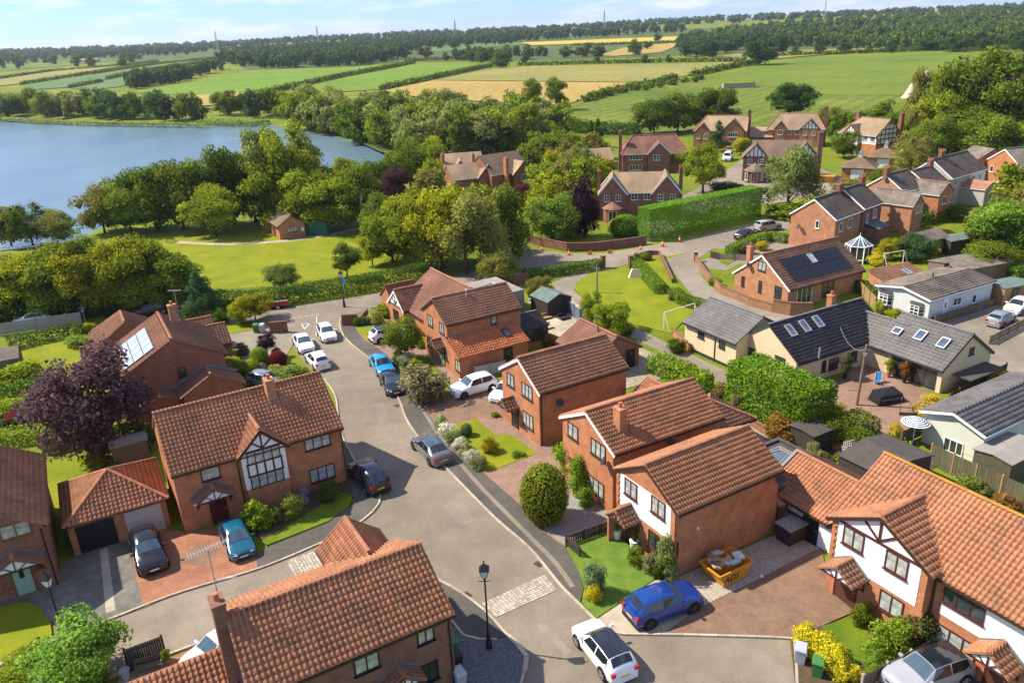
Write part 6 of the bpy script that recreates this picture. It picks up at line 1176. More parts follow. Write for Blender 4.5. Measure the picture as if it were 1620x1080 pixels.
T7.boards([((e5 + .04, y, 2.6), (e5 + .04, y, min(6.8, 4.8 + (4 - abs(y)) * .77))) for y in (-4, -2.7, -1.3, 0, 1.3, 2.7, 4)] + [((e5 + .04, -4, z), (e5 + .04, 4, z)) for z in (2.6, 3.7, 4.8)] + [((e5 + .04, -2.6, 5.9), (e5 + .04, 2.6, 5.9)), ((e5 + .04, -4, 2.7), (e5 + .04, -2.7, 3.7))], RT, 'black', .2)
front_gable(T7, -1.5, -4.9, 4.4, 4.7, 6.8, 5, 'render_white', 'tile_tandark', True); front_gable(T7, -3.2, -6.3, 2.6, 2.4, 3.8, 3, 'brick', 'tile_red', win=False); T7.door((-3.2, -6.3), FR, 1.0, 2.0, 'black'); T7.win((2.2, -4.13, 3.8), FR, 1.2, 1.2, 3, frame='white'); T7.win((4.2, -4.13, 3.8), FR, 1.3, 1.2, 3, frame='white'); T7.chimney(-5.2, 2, 5, 9.0, .8, .9, 'brick_red', 2); T7.chimney(5.75, 3.2, 0, 9.2, .8, 1.0, 'brick_red', 2)
def pavilion_garage(label, px, py, a, col='tile_tandark'):
    p = G(px, py); h = House('garage_block', label, 'garage', p.x, p.y, -30); h.part('wall', MB().box(-a, a, -a, a, 0, 2.3), 'brick'); C_ = [(-a - .4, -a - .4, 2.3), (a + .4, -a - .4, 2.3), (a + .4, a + .4, 2.3), (-a - .4, a + .4, 2.3)]; ap_ = (0, 0, 4.3)
    h.roof([[C_[i], C_[(i + 1) % 4], ap_] for i in range(4)], col, None); h.part('cupola', MB().box(-.35, .35, -.35, .35, 4.0, 4.9), 'white'); h.part('cupola_roof', MB().add([(-.5, -.5, 4.9), (.5, -.5, 4.9), (.5, .5, 4.9), (-.5, .5, 4.9), (0, 0, 5.7)], [(0, 1, 4), (1, 2, 4), (2, 3, 4), (3, 0, 4)]), 'lead'); h.garage_door((0, -a), FR, 2.4, 2.0, 'white')
pavilion_garage('hipped garage with white cupola beside the orange skip', 1358, 280, 3.0); pavilion_garage('hipped garage with white cupola below the half timbered house', 1398, 263, 3.0)
T1 = villa('tan roofed house with brick chimneys half hidden by lime trees', -1.2, 163.0, 35, 9.4, 8.4, 4.7, 7.8, 'brick_red', 'tile_tandark'); front_gable(T1, 2.6, -5.2, 5.0, 4.2, 6.4, 6, 'brick_red', 'tile_tan', win=False); T1.win((2.6, -5.2, 3.2), FR, 1.4, 1.2, 3, frame='white'); T1.chimney(-1.6, -5.0, 0, 7.6, .7, .9, 'brick', 1); T1.win((5.2, -2.2, 3.8), RT, 1.2, 1.3, 2, frame='white')
T1b = villa('tan roofed house with small brick gable behind the purple tree', -9.2, 171.0, 12, 8.6, 7.4, 4.6, 7.1, 'brick_red', 'tile_tan'); front_gable(T1b, -.8, -4.0, 3.0, 4.6, 6.3, 4, 'brick_dark', 'tile_tan', win=False, barge='white'); T1b.chimney(-4.2, -2.2, 3, 7.6, .6, .6, 'brick', 1); T1b.chimney(2.2, -2.6, 3, 7.0, .6, .6, 'brick', 1)
T1c = villa('tan roofed gabled wing above the lime trees', -7.6, 160.6, 22, 8.4, 6.0, 4.2, 6.4, 'brick_red', 'tile_tan'); front_gable(T1c, 3.2, -3.8, 4.2, 4.0, 6.3, 5, 'brick_red', 'tile_tan', win=False)
T8 = villa('low tan roofed house behind garden conifers', 21.5, 186.5, 5, 7.0, 6.0, 2.6, 4.6, 'brick_pale', 'tile_tan')
# ---- park pavilion
Pv = House('park_pavilion', 'small brick park pavilion with brown roof on the grass', 'pavilion', -38.69, 134.77, -61.8); Pv.gable(0, 0, 0, 11.1, 4.36, 2.35, 3.76, 'brick', 'tile_tandark', tile='mid', w_=.4, e=.4, ridge_m='ridge_grey'); q = Pv.hit(462.5, 364, (5.55, 0, 0), RT)
Pv.win((5.55, q.y, 1.5), RT, 1.7, .9, 3, frame='teal', pane='glass_net'); Pv.part('notice_board', MB().box(5.56, 5.6, 1.5, 2.0, .9, 1.6), 'plate_w'); Pv.door((-1, -2.18), FR, .9, 2.0, 'door_brown'); Pv.door((2.2, -2.18), FR, .9, 2.0, 'door_brown')
p = G(503, 370); cb_ = House('shipping_container', 'green steel container behind the park pavilion', 'container', p.x, p.y, -20); cb_.part('body', MB().box(-2.6, 2.6, -1.2, 1.2, .08, 2.4), 'teal')
for i in range(16): cb_.part('rib', MB().box(-2.5 + i * .33, -2.35 + i * .33, -1.25, -1.2, .15, 2.3), 'teal')
# ---- far buildings
def barn(name, label, px, py, deg, a, b, h, wall, roofm, pitch=1.5, cat='barn'):
    P = GT(px, py); s_ = House(name, label, cat, P.x, P.y, deg); s_.root.location.z = P.z; s_.gable(0, 0, 0, a, b, h, h + pitch, wall, roofm, tile=None, ridge_m=None, gutter=False); return s_
barn('field_shelter', 'low grass roofed concrete shelter in the meadow', 1168, 139, -8, 15, 6, 2.4, 'concrete', 'grass', .5); barn('farm_barn', 'long grey barn roof on the far ridge', 1180, 53, -5, 40, 14, 4, 'concrete', 'felt_pale', 3); barn('farm_barn', 'smaller pale barn on the far ridge', 1232, 51, -5, 22, 12, 4, 'concrete', 'felt_pale', 3)
barn('farm_barn', 'pale farm buildings on the left far slope', 140, 99, 10, 34, 14, 4, 'render_stone', 'felt_pale', 2.5); barn('farmhouse', 'white farmhouse on the far left rise', 345, 89, 0, 14, 9, 5, 'render_white', 'slate', 3, 'house'); barn('farm_barn', 'grey farm shed on the central skyline', 745, 64, 0, 30, 12, 5, 'concrete', 'felt', 3); barn('farm_barn', 'white ended farm shed on the central skyline', 765, 62, 0, 16, 12, 5, 'render_white', 'felt_pale', 3)
barn('brick_farmhouse', 'red brick farmhouse below the lattice mast', 719, 67, 0, 12, 9, 7, 'brick_red', 'tile_red', 4, 'house'); barn('farm_barn', 'brown barn on the skyline right of centre', 822, 62, 0, 26, 12, 5, 'timber', 'felt', 3); barn('school_building', 'dark roofed brick building beyond the tall trees', 1612, 128, -20, 22, 12, 5, 'brick_red', 'slate', 3, 'building')
# tipis
for px, py, ty, wd, lb in ((1460, 152, 112, 9.5, 'tall canvas tipi marquee at the meadow edge'), (1440, 155, 132, 7, 'smaller canvas tipi marquee joined beside the tall one')):
    P = GT(px, py); h_ = top_z(P, ty); o = thing('tipi_tent', lb, 'tent', P); MB().lathe([(wd / 2, 0), (wd / 3, h_ * .28), (.4, h_), (.05, h_ + .2)], 12).build('canvas', 'canvas', o); pb = MB()
    for a in range(5): pb.tube([(math.cos(a * 1.25) * .4, math.sin(a * 1.25) * .4, h_ * .92), (-math.cos(a * 1.25) * .5, -math.sin(a * 1.25) * .5, h_ + 1.3)], .06, 5)
    pb.build('pole_tips', 'timber', o)
# masts
def mast(px, by, ty, label, wide=3.0):
    P = GT(px, by); h_ = 10.0
    for _ in range(40):
        if proj((P[0], P[1], P[2] + h_))[1] <= ty: break
        h_ += 2
    o = thing('lattice_mast', label, 'mast', P); mb = MB(); n = 9
    for a in range(4):
        c_ = (math.cos(a * PI / 2 + .4), math.sin(a * PI / 2 + .4)); mb.tube([(c_[0] * wide, c_[1] * wide, 0), (c_[0] * .4, c_[1] * .4, h_)], .28, 4)
        d_ = (math.cos((a + 1) * PI / 2 + .4), math.sin((a + 1) * PI / 2 + .4))
        for i in range(n):
            w0, w1 = wide + (.4 - wide) * i / n, wide + (.4 - wide) * (i + 1) / n; mb.bar((c_[0] * w0, c_[1] * w0, h_ * i / n), (d_[0] * w1, d_[1] * w1, h_ * (i + 1) / n), .25, .25)
    mb.build('lattice', 'steel', o); MB().box(-1.5, 1.5, -.4, .4, h_ * .8, h_ * .8 + .5).box(-1.2, 1.2, -.4, .4, h_ * .9, h_ * .9 + .4).tube([(0, 0, h_), (0, 0, h_ * 1.06)], .2, 4).build('aerials', 'steel', o)
mast(721, 64, 33, 'lattice radio mast standing above the brick farmhouse', 4); mast(956, 56, 17, 'tall lattice mast behind the skyline trees', 3.5); mast(1303, 42, 3, 'slender mast on the wooded hilltop', 3); mast(504.5, 74, 42, 'thin far mast above the ridge wood', 3); mast(345, 82, 51, 'faint distant mast on the left skyline', 3)
# ------------------------------------------------------------------ vehicles
CARS = {  # length, width, height scale; stations x (0 front .. 1 rear), top z, cabin indices
    'hatch': (4.1, 1.76, 1.0, [0, .02, .1, .27, .43, .62, .86, .965, 1.0], [.56, .7, .8, .95, 1.40, 1.46, 1.38, 1.0, .62], (3, 4, 6, 7)),
    'suv': (4.5, 1.86, 1.13, [0, .02, .1, .27, .42, .62, .86, .965, 1.0], [.62, .78, .86, .98, 1.40, 1.47, 1.42, 1.02, .66], (3, 4, 6, 7)),
    'saloon': (4.5, 1.78, .99, [0, .02, .1, .27, .43, .58, .70, .85, .98, 1.0], [.55, .68, .78, .93, 1.38, 1.44, 1.38, 1.02, .96, .62], (3, 4, 6, 7)),
    'fast': (4.7, 1.88, 1.0, [0, .02, .1, .25, .43, .58, .72, .93, .98, 1.0], [.5, .65, .76, .92, 1.36, 1.44, 1.38, 1.05, .95, .6], (3, 4, 6, 7)),
    'boxy': (4.5, 1.86, 1.16, [0, .02, .08, .26, .36, .62, .93, .975, 1.0], [.66, .82, .9, .98, 1.42, 1.48, 1.46, 1.05, .68], (3, 4, 6, 7)),
    'pickup': (5.0, 1.85, 1.16, [0, .02, .08, .25, .36, .5, .58, .62, .99, 1.0], [.66, .8, .88, .95, 1.4, 1.46, 1.43, .95, .95, .7], (3, 4, 6, 7)),
    'van': (5.2, 2.0, 1.42, [0, .02, .06, .16, .26, .6, .97, .985, 1.0], [.5, .62, .7, .85, 1.4, 1.45, 1.45, 1.1, .6], (3, 4, 6, 7)),
}
def car_parts(style, paint, roofp, glassm, rim, key):
    Ln, Wd, hs, xs, tz, (c0, c1, c2, c3) = CARS[style]; n = len(xs); hw = Wd / 2; rings = []
    for i in range(n):
        x = Ln / 2 - xs[i] * Ln; e = min(1, .80 + 2.2 * min(xs[i], 1 - xs[i]) + .02); e = min(1.0, e); w_ = hw * min(1, e); z = tz[i] * hs; cab = c0 < i < c3
        belt = (.93 * hs) if cab else max(.5 * hs, z - .06); rw = hw * (.70 if cab else .84) * min(1, e)
        if i in (0, n - 1): belt = z - .04
        rings.append([(x, w_ * .93, .2 * hs), (x, w_, .36 * hs), (x, w_ * .995, min(.62 * hs, belt - .02)), (x, w_ * .955, belt), (x, rw, z - .045), (x, rw * .55, z), (x, 0, z + .012)])
    V, Fb = [], []; k = 13
    for r in rings:
        V += r + [(x, -y, z) for x, y, z in r[-2::-1]]
    for i in range(n - 1):
        for j in range(k - 1): Fb.append((i * k + j, i * k + j + 1, (i + 1) * k + j + 1, (i + 1) * k + j))
        Fb.append(((i + 1) * k, (i + 1) * k + k - 1, i * k + k - 1, i * k))
    Fb += [tuple(range(k))[::-1], tuple((n - 1) * k + j for j in range(k))]
    out = []
    body = MB(); body.v = V; body.f = Fb; me = body.mesh('body', paint, uv=False); bm = bmesh.new(); bm.from_mesh(me); bmesh.ops.recalc_face_normals(bm, faces=bm.faces); bm.to_mesh(me); bm.free()
    for p in me.polygons: p.use_smooth = len(p.vertices) == 4
    out.append(('body', me, (0, 0, 0)))
    def panel_(quad, m, name, ins=.07, off=.012):
        P = [Vector(q) for q in quad]; c = sum(P, Vector()) / len(P); nn = (P[1] - P[0]).cross(P[2] - P[0]).normalized()
        if nn.dot(c - Vector((0, 0, .6))) < 0: nn = -nn; P = P[::-1]
        Q = []
        for i, p in enumerate(P):
            d = ((P[i - 1] - p).normalized() + (P[(i + 1) % len(P)] - p).normalized()); Q.append(p + d * ins + nn * off)
        mb = MB().add(Q + [q - nn * .03 for q in Q], [tuple(range(len(Q)))] + [(i, len(Q) + i, len(Q) + (i + 1) % len(Q), (i + 1) % len(Q)) for i in range(len(Q))]); out.append((name, mb.mesh(name, m, uv=False), (0, 0, 0)))
    r = rings
    for sg in (1, -1):
        y = lambda p: (p[0], p[1] * sg, p[2])
        xm = (c1 + c2) // 2; a, b = r[c1], r[xm]
        def mixp(p, q, t): return tuple(p[i] * (1 - t) + q[i] * t for i in range(3))
        panel_([y(mixp(r[c0][3], r[c1][3], .45)), y(b[3]), y(b[4]), y(a[4])], 'carglass', 'side_window', .035); e_ = r[c2]
        panel_([y(b[3]), y(mixp(e_[3], r[c3][3], .3)), y(e_[4]), y(b[4])], 'carglass', 'side_window', .04)
    def curved(i0, i1, m, name, s0, s1, ins=.93):
        A2 = [(r[i0][j][0], sg * r[i0][j][1], r[i0][j][2]) for j, sg in ((4, 1), (5, 1), (6, 1), (5, -1), (4, -1))]; B2 = [(r[i1][j][0], sg * r[i1][j][1], r[i1][j][2]) for j, sg in ((4, 1), (5, 1), (6, 1), (5, -1), (4, -1))]; P = []
        nn = Vector((B2[2][2] - A2[2][2], 0, A2[2][0] - B2[2][0])).normalized(); nn = nn if nn.z > 0 else -nn
        for t in (s0, .5, s1):
            for a, b in zip(A2, B2): P.append(Vector((a[0] * (1 - t) + b[0] * t, (a[1] * (1 - t) + b[1] * t) * ins, a[2] * (1 - t) + b[2] * t)) + nn * .018)
        mb = MB().add(P, [(5 * q + j, 5 * q + j + 1, 5 * q + j + 6, 5 * q + j + 5) for q in range(2) for j in range(4)]); out.append((name, mb.mesh(name, m, True, uv=False), (0, 0, 0)))
    curved(c0, c1, glassm, 'windscreen', .06, .96); curved(c2, c3, 'carglass', 'rear_window', .06, .8, .88)
    if roofp:
        mb = MB(); P = []
        for i in range(c1, c2 + 1): P += [(r[i][j][0], sg * r[i][j][1], r[i][j][2] + .014) for j, sg in ((4, 1), (5, 1), (6, 1), (5, -1), (4, -1))]
        m_ = c2 - c1; mb.add(P, [(5 * i + j, 5 * i + j + 1, 5 * i + j + 6, 5 * i + j + 5) for i in range(m_) for j in range(4)]); out.append(('roof_panel', mb.mesh('roof_panel', roofp, uv=False), (0, 0, 0)))
    zz = .62 * hs; fx = Ln / 2
    for sg in (1, -1):
        out.append(('headlight', MB().add([(fx - .02, sg * .42, zz), (fx - .10, sg * hw * .80, zz + .02), (fx - .38, sg * hw * .88, zz + .1), (fx - .16, sg * .5, zz + .11), (fx - .06, sg * .42, zz - .1), (fx - .14, sg * hw * .82, zz - .08), (fx - .4, sg * hw * .9, zz), (fx - .2, sg * .5, zz - .08)], [(0, 1, 2, 3), (0, 4, 5, 1), (1, 5, 6, 2), (3, 2, 6, 7), (0, 3, 7, 4)]).mesh('headlight', 'lamp', uv=False), (.03, 0, 0)))
        out.append(('tail_light', MB().box(-fx - .012, -fx + .22, min(sg * hw * .62, sg * hw * .87), max(sg * hw * .62, sg * hw * .87), zz + .04, zz + .24 * hs).mesh('tail_light', 'tail', uv=False), (0, 0, 0)))
        out.append(('mirror', MB().box(fx - .36 * Ln + .14, fx - .36 * Ln + .26, min(sg * hw * .94, sg * (hw + .17)), max(sg * hw * .94, sg * (hw + .17)), .95 * hs, 1.07 * hs).mesh('mirror', paint, uv=False), (0, 0, 0)))
    out.append(('number_plate', MB().box(fx - .01, fx + .012, -.26, .26, .38 * hs, .38 * hs + .11).mesh('number_plate', 'plate_w', uv=False), (0, 0, 0))); out.append(('number_plate', MB().box(-fx - .014, -fx + .01, -.26, .26, .5 * hs, .5 * hs + .11).mesh('number_plate', 'plate_y', uv=False), (0, 0, 0)))
    out.append(('grille', MB().box(fx - .03, fx + .008, -.5, .5, .24 * hs, .36 * hs).box(fx - .03, fx + .006, -.4, .4, .52 * hs, .59 * hs).mesh('grille', 'plastic', uv=False), (0, 0, 0))); out.append(('rear_bumper', MB().box(-fx - .02, -fx + .25, -hw * .8, hw * .8, .2 * hs, .4 * hs).mesh('rear_bumper', 'plastic' if style in ('boxy', 'suv') else paint, uv=False), (0, 0, 0)))
    wr = .335 if hs < 1.05 else .37; wx = (Ln * .5 - .82, -Ln * .5 + .8)
    for sg in (1, -1):
        for x in wx:
            out.append(('wheel_arch', MB().tube([(x, sg * (hw - .1), wr), (x, sg * (hw + .004), wr)], wr + .07, 16).mesh('wheel_arch', 'plastic', uv=False), (0, 0, 0)))
            out.append(('wheel', MB().tube([(0, -.11, 0), (0, -.1, 0), (0, .1, 0), (0, .11, 0)], [wr - .03, wr, wr, wr - .03], 18).mesh('wheel', 'tyre', uv=False), (x, sg * (hw - .075), wr), rim, wr, sg))
    return out
def rim_mesh(wr, sg, m):
    mb = MB(); mb.tube([(0, sg * .108, 0), (0, sg * .118, 0)], wr * .2, 8)
    for i in range(5):
        a = i * 2 * PI / 5 + .3; d = Vector((math.cos(a), 0, math.sin(a))); t = Vector((-math.sin(a), 0, math.cos(a))); o = Vector((0, sg * .116, 0)); mb.add([o + d * .04 - t * .05, o + d * wr * .7 - t * .065, o + d * wr * .7 + t * .065, o + d * .04 + t * .05], [(0, 1, 2, 3)])
    b = len(mb.v); k = 16
    for q in (.64, .74):
        for i in range(k): mb.v.append((math.cos(2 * PI * i / k) * wr * q, sg * .116, math.sin(2 * PI * i / k) * wr * q))
    mb.f += [(b + i, b + (i + 1) % k, b + k + (i + 1) % k, b + k + i) for i in range(k)]; return mb.mesh('rim', m, uv=False)
_carc = {}
def car(style, paint, f, r, label, roofp=None, glassm='carglass', rim='rim', name='parked_car', cat='car', group=None, scale=1.0, far=False, center=None, z=.02):
    A_, B_ = (GT(*f), GT(*r)) if far else (G(*f), G(*r)); c = (A_ + B_) / 2; d = A_ - B_; rz = math.atan2(d.y, d.x); key = (style, paint, roofp, glassm, rim)
    if key not in _carc: _carc[key] = car_parts(style, paint, roofp, glassm, rim, key)
    t = thing(name, label, cat, (c.x, c.y, c.z + z), rz, group); t.scale = (scale,) * 3
    for e in _carc[key]:
        o = link(bpy.data.objects.new(e[0], e[1]), t, e[2])
        if e[0] == 'wheel':
            inst(('rim', e[3], e[4], e[5]), lambda: rim_mesh(e[4], e[5], e[3]), 'rim', o)
    return t
car('hatch', 'p_white', (525, 546), (511, 522), 'white hatchback driving down the middle of the close', glassm='carglass_b', name='hatchback_car')
car('saloon', 'p_white', (490, 564), (473, 536), 'white saloon parked nose to tail before the white hatchback', glassm='carglass_b', name='saloon_car')
car('hatch', 'p_white', (493, 566), (514, 588), 'white hatchback seen from behind with dark rear window', name='hatchback_car')
car('saloon', 'p_cyan', (615, 599), (595, 571), 'bright sky blue coupe parked half on the footway', glassm='carglass', name='coupe_car')
car('hatch', 'p_dark', (629, 629), (613, 601), 'black hatchback parked in front of the sky blue coupe', glassm='carglass_b', name='hatchback_car')
car('suv', 'p_white', (640, 531), (594, 542), 'white crossover with dark roof parked behind the small street tree', roofp='p_dark', rim='rim_dark', name='crossover_car')
car('suv', 'p_white', (716, 630), (782, 611), 'white family crossover parked on the brown driveway', glassm='carglass_b', rim='rim_dark', name='crossover_car')
car('hatch', 'p_white', (789, 637), (815, 617), 'white car tucked behind the small pantiled porch', name='parked_car')
car('fast', 'p_grey', (663, 699), (704, 739), 'grey fastback saloon with black glass roof at the kerb', roofp='carglass_b', rim='rim_dark', name='fastback_car')
car('boxy', 'p_dark', (566, 744), (604, 784), 'black boxy off-roader parked over the kerb corner', glassm='carglass_b', name='off_road_car')
car('hatch', 'p_teal', (389, 889), (366, 839), 'teal blue small hatchback on the orange block drive', glassm='carglass_b', name='hatchback_car', scale=.97)
car('suv', 'p_black', (248, 913), (228, 854), 'glossy black crossover in front of the cream garage door', glassm='carglass_b', rim='rim_dark', name='crossover_car')
car('suv', 'p_blue', (1102, 948), (994, 988), 'deep blue estate crossover beside the artificial lawn', rim='rim_dark', glassm='carglass_b', name='crossover_car')
car('hatch', 'p_white', (926, 1002), (986, 1078), 'white coupe with black roof turning at the road end', roofp='p_dark', name='coupe_car', scale=1.04)
car('suv', 'p_silver', (1404, 1100), (1524, 1058), 'silver people carrier with dark panoramic roof by timber fence', roofp='carglass', glassm='carglass_b', name='silver_car')
car('hatch', 'p_white', (322, 1056), (378, 1020), 'white car partly hidden behind the bottom house roof', glassm='carglass_b', name='parked_car')
car('hatch', 'p_steel', (440, 614), (404, 606), 'steel blue car tucked beyond the bay fronted house', name='parked_car')
car('suv', 'p_dark', (212, 503), (262, 493), 'dark car parked on the road behind the solar house', name='parked_car'); car('pickup', 'p_red', (328, 484), (280, 494), 'red pickup parked on the road behind the solar house', name='pickup_truck', cat='pickup')
car('saloon', 'p_dark', (1193, 371), (1166, 381), 'dark saloon parked beside the village hedge', name='parked_car'); car('boxy', 'p_silver', (1234, 361), (1194, 368), 'silver off-roader parked beside the village hedge', name='off_road_car')
car('hatch', 'p_iron', (1607, 498), (1556, 526), 'blue grey estate car parked by the park home', name='estate_car'); car('hatch', 'p_white', (1592, 502), (1625, 482), 'white car parked beyond the blue grey estate', name='parked_car')
car('van', 'p_white', (1144, 262), (1158, 246), 'white van parked among the upper estate houses', name='delivery_van', cat='van'); car('van', 'p_white', (1552, 312), (1580, 302), 'white van parked behind the white terrace', name='delivery_van', cat='van'); car('hatch', 'p_white', (40, 513), (62, 510), 'white car roof showing over the left garden fence', name='parked_car')
# red trailer
P = G(441, 486); t = thing('box_trailer', 'open red box trailer beside the junction hedge', 'trailer', P, R(12)); MB().box(-1.3, 1.3, -.75, -.7, .45, .95).box(-1.3, 1.3, .7, .75, .45, .95).box(-1.3, -1.25, -.7, .7, .45, .95).box(1.25, 1.3, -.7, .7, .45, .95).build('side_panels', 'p_red', t); MB().box(-1.3, 1.3, -.75, .75, .4, .449).build('floor', 'timber', t); MB().box(-1.2, 1.2, -.69, .69, .8, .85).build('cover', 'felt_green', t); MB().bar((1.3, 0, .4), (2.3, 0, .35), .08, .08).build('drawbar', 'iron', t)
for sg in (-1, 1):
    wh = MB().tube([(0, -.1, 0), (0, .1, 0)], .3, 16).build('wheel', 'tyre', t, (0, sg * .85, .3)); inst(('rimt', sg), lambda: rim_mesh(.3, sg, 'rim'), 'rim', wh)

# ------------------------------------------------------------------ street furniture
def lamp(px, py, h, label):
    P = G(px, py); t = thing('street_lamp', label, 'street lamp', P, 0, 'black heritage street lamps')
    MB().lathe([(.17, 0), (.17, .5), (.13, .62), (.1, 1.05), (.075, 1.1), (.055, 1.2), (.045, h - .9), (.07, h - .88), (.07, h - .8), (.04, h - .78), (.04, h - .72)], 10).build('column', 'iron', t, smooth=False)
    MB().bar((-.35, 0, h - 1.0), (.35, 0, h - 1.0), .03, .03).build('ladder_bar', 'iron', t)
    ln = MB().add([(-.11, -.11, h - .72), (.11, -.11, h - .72), (.11, .11, h - .72), (-.11, .11, h - .72), (-.22, -.22, h - .25), (.22, -.22, h - .25), (.22, .22, h - .25), (-.22, .22, h - .25)], [(0, 1, 5, 4), (1, 2, 6, 5), (2, 3, 7, 6), (3, 0, 4, 7), (0, 3, 2, 1)]).build('lantern_glass', 'lamp', t)
    fr = MB()
    for a, b in (((-.11, -.11), (-.22, -.22)), ((.11, -.11), (.22, -.22)), ((.11, .11), (.22, .22)), ((-.11, .11), (-.22, .22))): fr.bar((*a, h - .72), (*b, h - .25), .03, .03)
    fr.build('lantern_frame', 'iron', ln); MB().add([(-.27, -.27, h - .25), (.27, -.27, h - .25), (.27, .27, h - .25), (-.27, .27, h - .25), (0, 0, h + .12)], [(0, 1, 4), (1, 2, 4), (2, 3, 4), (3, 0, 4), (3, 2, 1, 0)]).build('lantern_roof', 'iron', t); MB().lathe([(.05, h + .08), (.03, h + .16), (.05, h + .2), (.01, h + .3)], 6).build('finial', 'iron', t)
lamp(774, 1026, 5.5, 'black lantern street lamp standing beside the slate gravel bed'); lamp(112, 1038, 5.5, 'black lantern street lamp standing behind the light green bush'); lamp(545, 486, 4.6, 'black lantern street lamp at the junction wall')
def wpole(px, py, topx, topy, label, r_=.13):
    P = G(px, py); h = top_z(P, topy); xx = proj((P.x, P.y, h))[0]; dx = (topx - xx) * m_per_px(P); t = thing('utility_pole', label, 'utility pole', P); MB().tube([(0, 0, -.1), (dx * .5, 0, h * .5), (dx, 0, h)], [r_, r_ * .88, r_ * .75], 9).build('pole', 'pole', t); MB().bar((dx - .35, 0, h - .5), (dx + .35, 0, h - .5), .08, .08).box(dx - .08, dx + .08, -.2, .2, h - .95, h - .7).build('bracket', 'steel', t); return P, h, dx
p1 = wpole(1355, 641, 1371, 545, 'leaning timber utility pole on the red patio'); p2 = wpole(944, 464, 944.5, 418, 'timber utility pole at the edge of the curved lawn'); wpole(574, 372, 571, 308, 'timber utility pole among the park edge trees'); wpole(592, 392, 588, 318, 'dark timber utility pole by the lime trees'); wpole(813, 410, 812, 366, 'timber utility pole beside the estate wall'); wpole(136, 512, 128, 481, 'pale short pole by the left garden fence', .1)
def wire(a, b, label):
    a, b = Vector(a), Vector(b); pts_ = [a.lerp(b, i / 10) - Vector((0, 0, 4 * .8 * (i / 10) * (1 - i / 10))) for i in range(11)]; tag(MB().tube(pts_, .012, 4).build('overhead_wire', 'bin_grey'), label, 'wire')
wire((p1[0].x + p1[2], p1[0].y, p1[1] - .5), (30, 66.5, 4.6), 'overhead wire from patio pole to the charcoal roof'); wire((p2[0].x, p2[0].y, p2[1] - .4), (8, 71, 3.6), 'overhead wire from lawn pole to the brick outbuilding')
def cone(px, py, label, m='cone', s_=1.0):
    P = G(px, py); t = thing('traffic_cone', label, 'traffic cone', P, random.random(), 'traffic cones along the village road'); t.scale = (s_,) * 3; MB().box(-.2, .2, -.2, .2, 0.03, .08).build('base', 'cone', t); MB().lathe([(.14, .08), (.105, .3)], 10).lathe([(.075, .5), (.04, .74)], 10).build('cone_body', m, t); MB().lathe([(.104, .301), (.076, .499)], 10).build('reflective_band', 'white', t)
for x, y in ((826, 388), (857, 397), (900, 404)): cone(x, y, 'orange and white traffic cone along the curved brick wall', s_=1.3)
cone(1013, 395, 'traffic cone beside the yellow marker post', s_=1.1); cone(1048, 390, 'orange and white traffic cone below the tall hedge', s_=1.5); cone(1075, 383, 'far traffic cone below the tall hedge', s_=1.4)
for x, y in ((933, 403), (965, 401)):
    P = G(x, y); tag(MB().box(-.35, .35, -.03, .03, 0, .5).bar((-.35, 0, .45), (.35, 0, .6), .05, .08).build('road_barrier', 'skip', None, P, R(10)), 'small yellow roadworks barrier on the road edge', 'barrier', 'roadworks barriers')
def bin_(px, py, m, label, deg=0, lid=None):
    P = G(px, py); t = thing('wheelie_bin', label, 'wheelie bin', P, R(deg)); MB().add([(-.22, -.27, .08), (.22, -.27, .08), (.22, .25, .08), (-.22, .25, .08), (-.28, -.33, .98), (.28, -.33, .98), (.28, .33, .98), (-.28, .33, .98)], [(0, 1, 5, 4), (1, 2, 6, 5), (2, 3, 7, 6), (3, 0, 4, 7), (3, 2, 1, 0), (4, 5, 6, 7)]).build('bin_body', m, t)
    MB().add([(-.3, -.36, .985), (.3, -.36, .985), (.3, .37, .985), (-.3, .37, .985), (-.26, -.3, 1.06), (.26, -.3, 1.06), (.26, .33, 1.09), (-.26, .33, 1.09)], [(0, 1, 5, 4), (1, 2, 6, 5), (2, 3, 7, 6), (3, 0, 4, 7), (4, 5, 6, 7)]).build('lid', lid or m, t); MB().bar((-.25, .4, .95), (.25, .4, .95), .04, .04).build('handle', m, t)
    for sg in (-1, 1): MB().tube([(sg * .26, .24, .1), (sg * .21, .24, .1)], .1, 10).build('wheel', 'tyre', t)
bin_(1265, 1047, 'bin_grey', 'pale grey wheelie bin beside the golden shrub', -25); bin_(1292, 1068, 'bin_green', 'green wheelie bin beside the golden shrub', -25); bin_(716, 1035, 'bin_green', 'green wheelie bin against the bottom house wall', 30); bin_(722, 1056, 'bin_black', 'black wheelie bin between green and grey bins', 30); bin_(728, 1085, 'bin_grey', 'grey wheelie bin against the bottom house wall', 30)
bin_(890, 434, 'bin_green', 'green wheelie bin beside the lane hedge', 0); bin_(406, 526, 'bin_green', 'green wheelie bin by the junction wall', 0); bin_(416, 526, 'bin_grey', 'grey wheelie bin by the junction wall', 0); bin_(1501, 531, 'bin_grey', 'grey wheelie bin behind the blue grey estate car', 20)
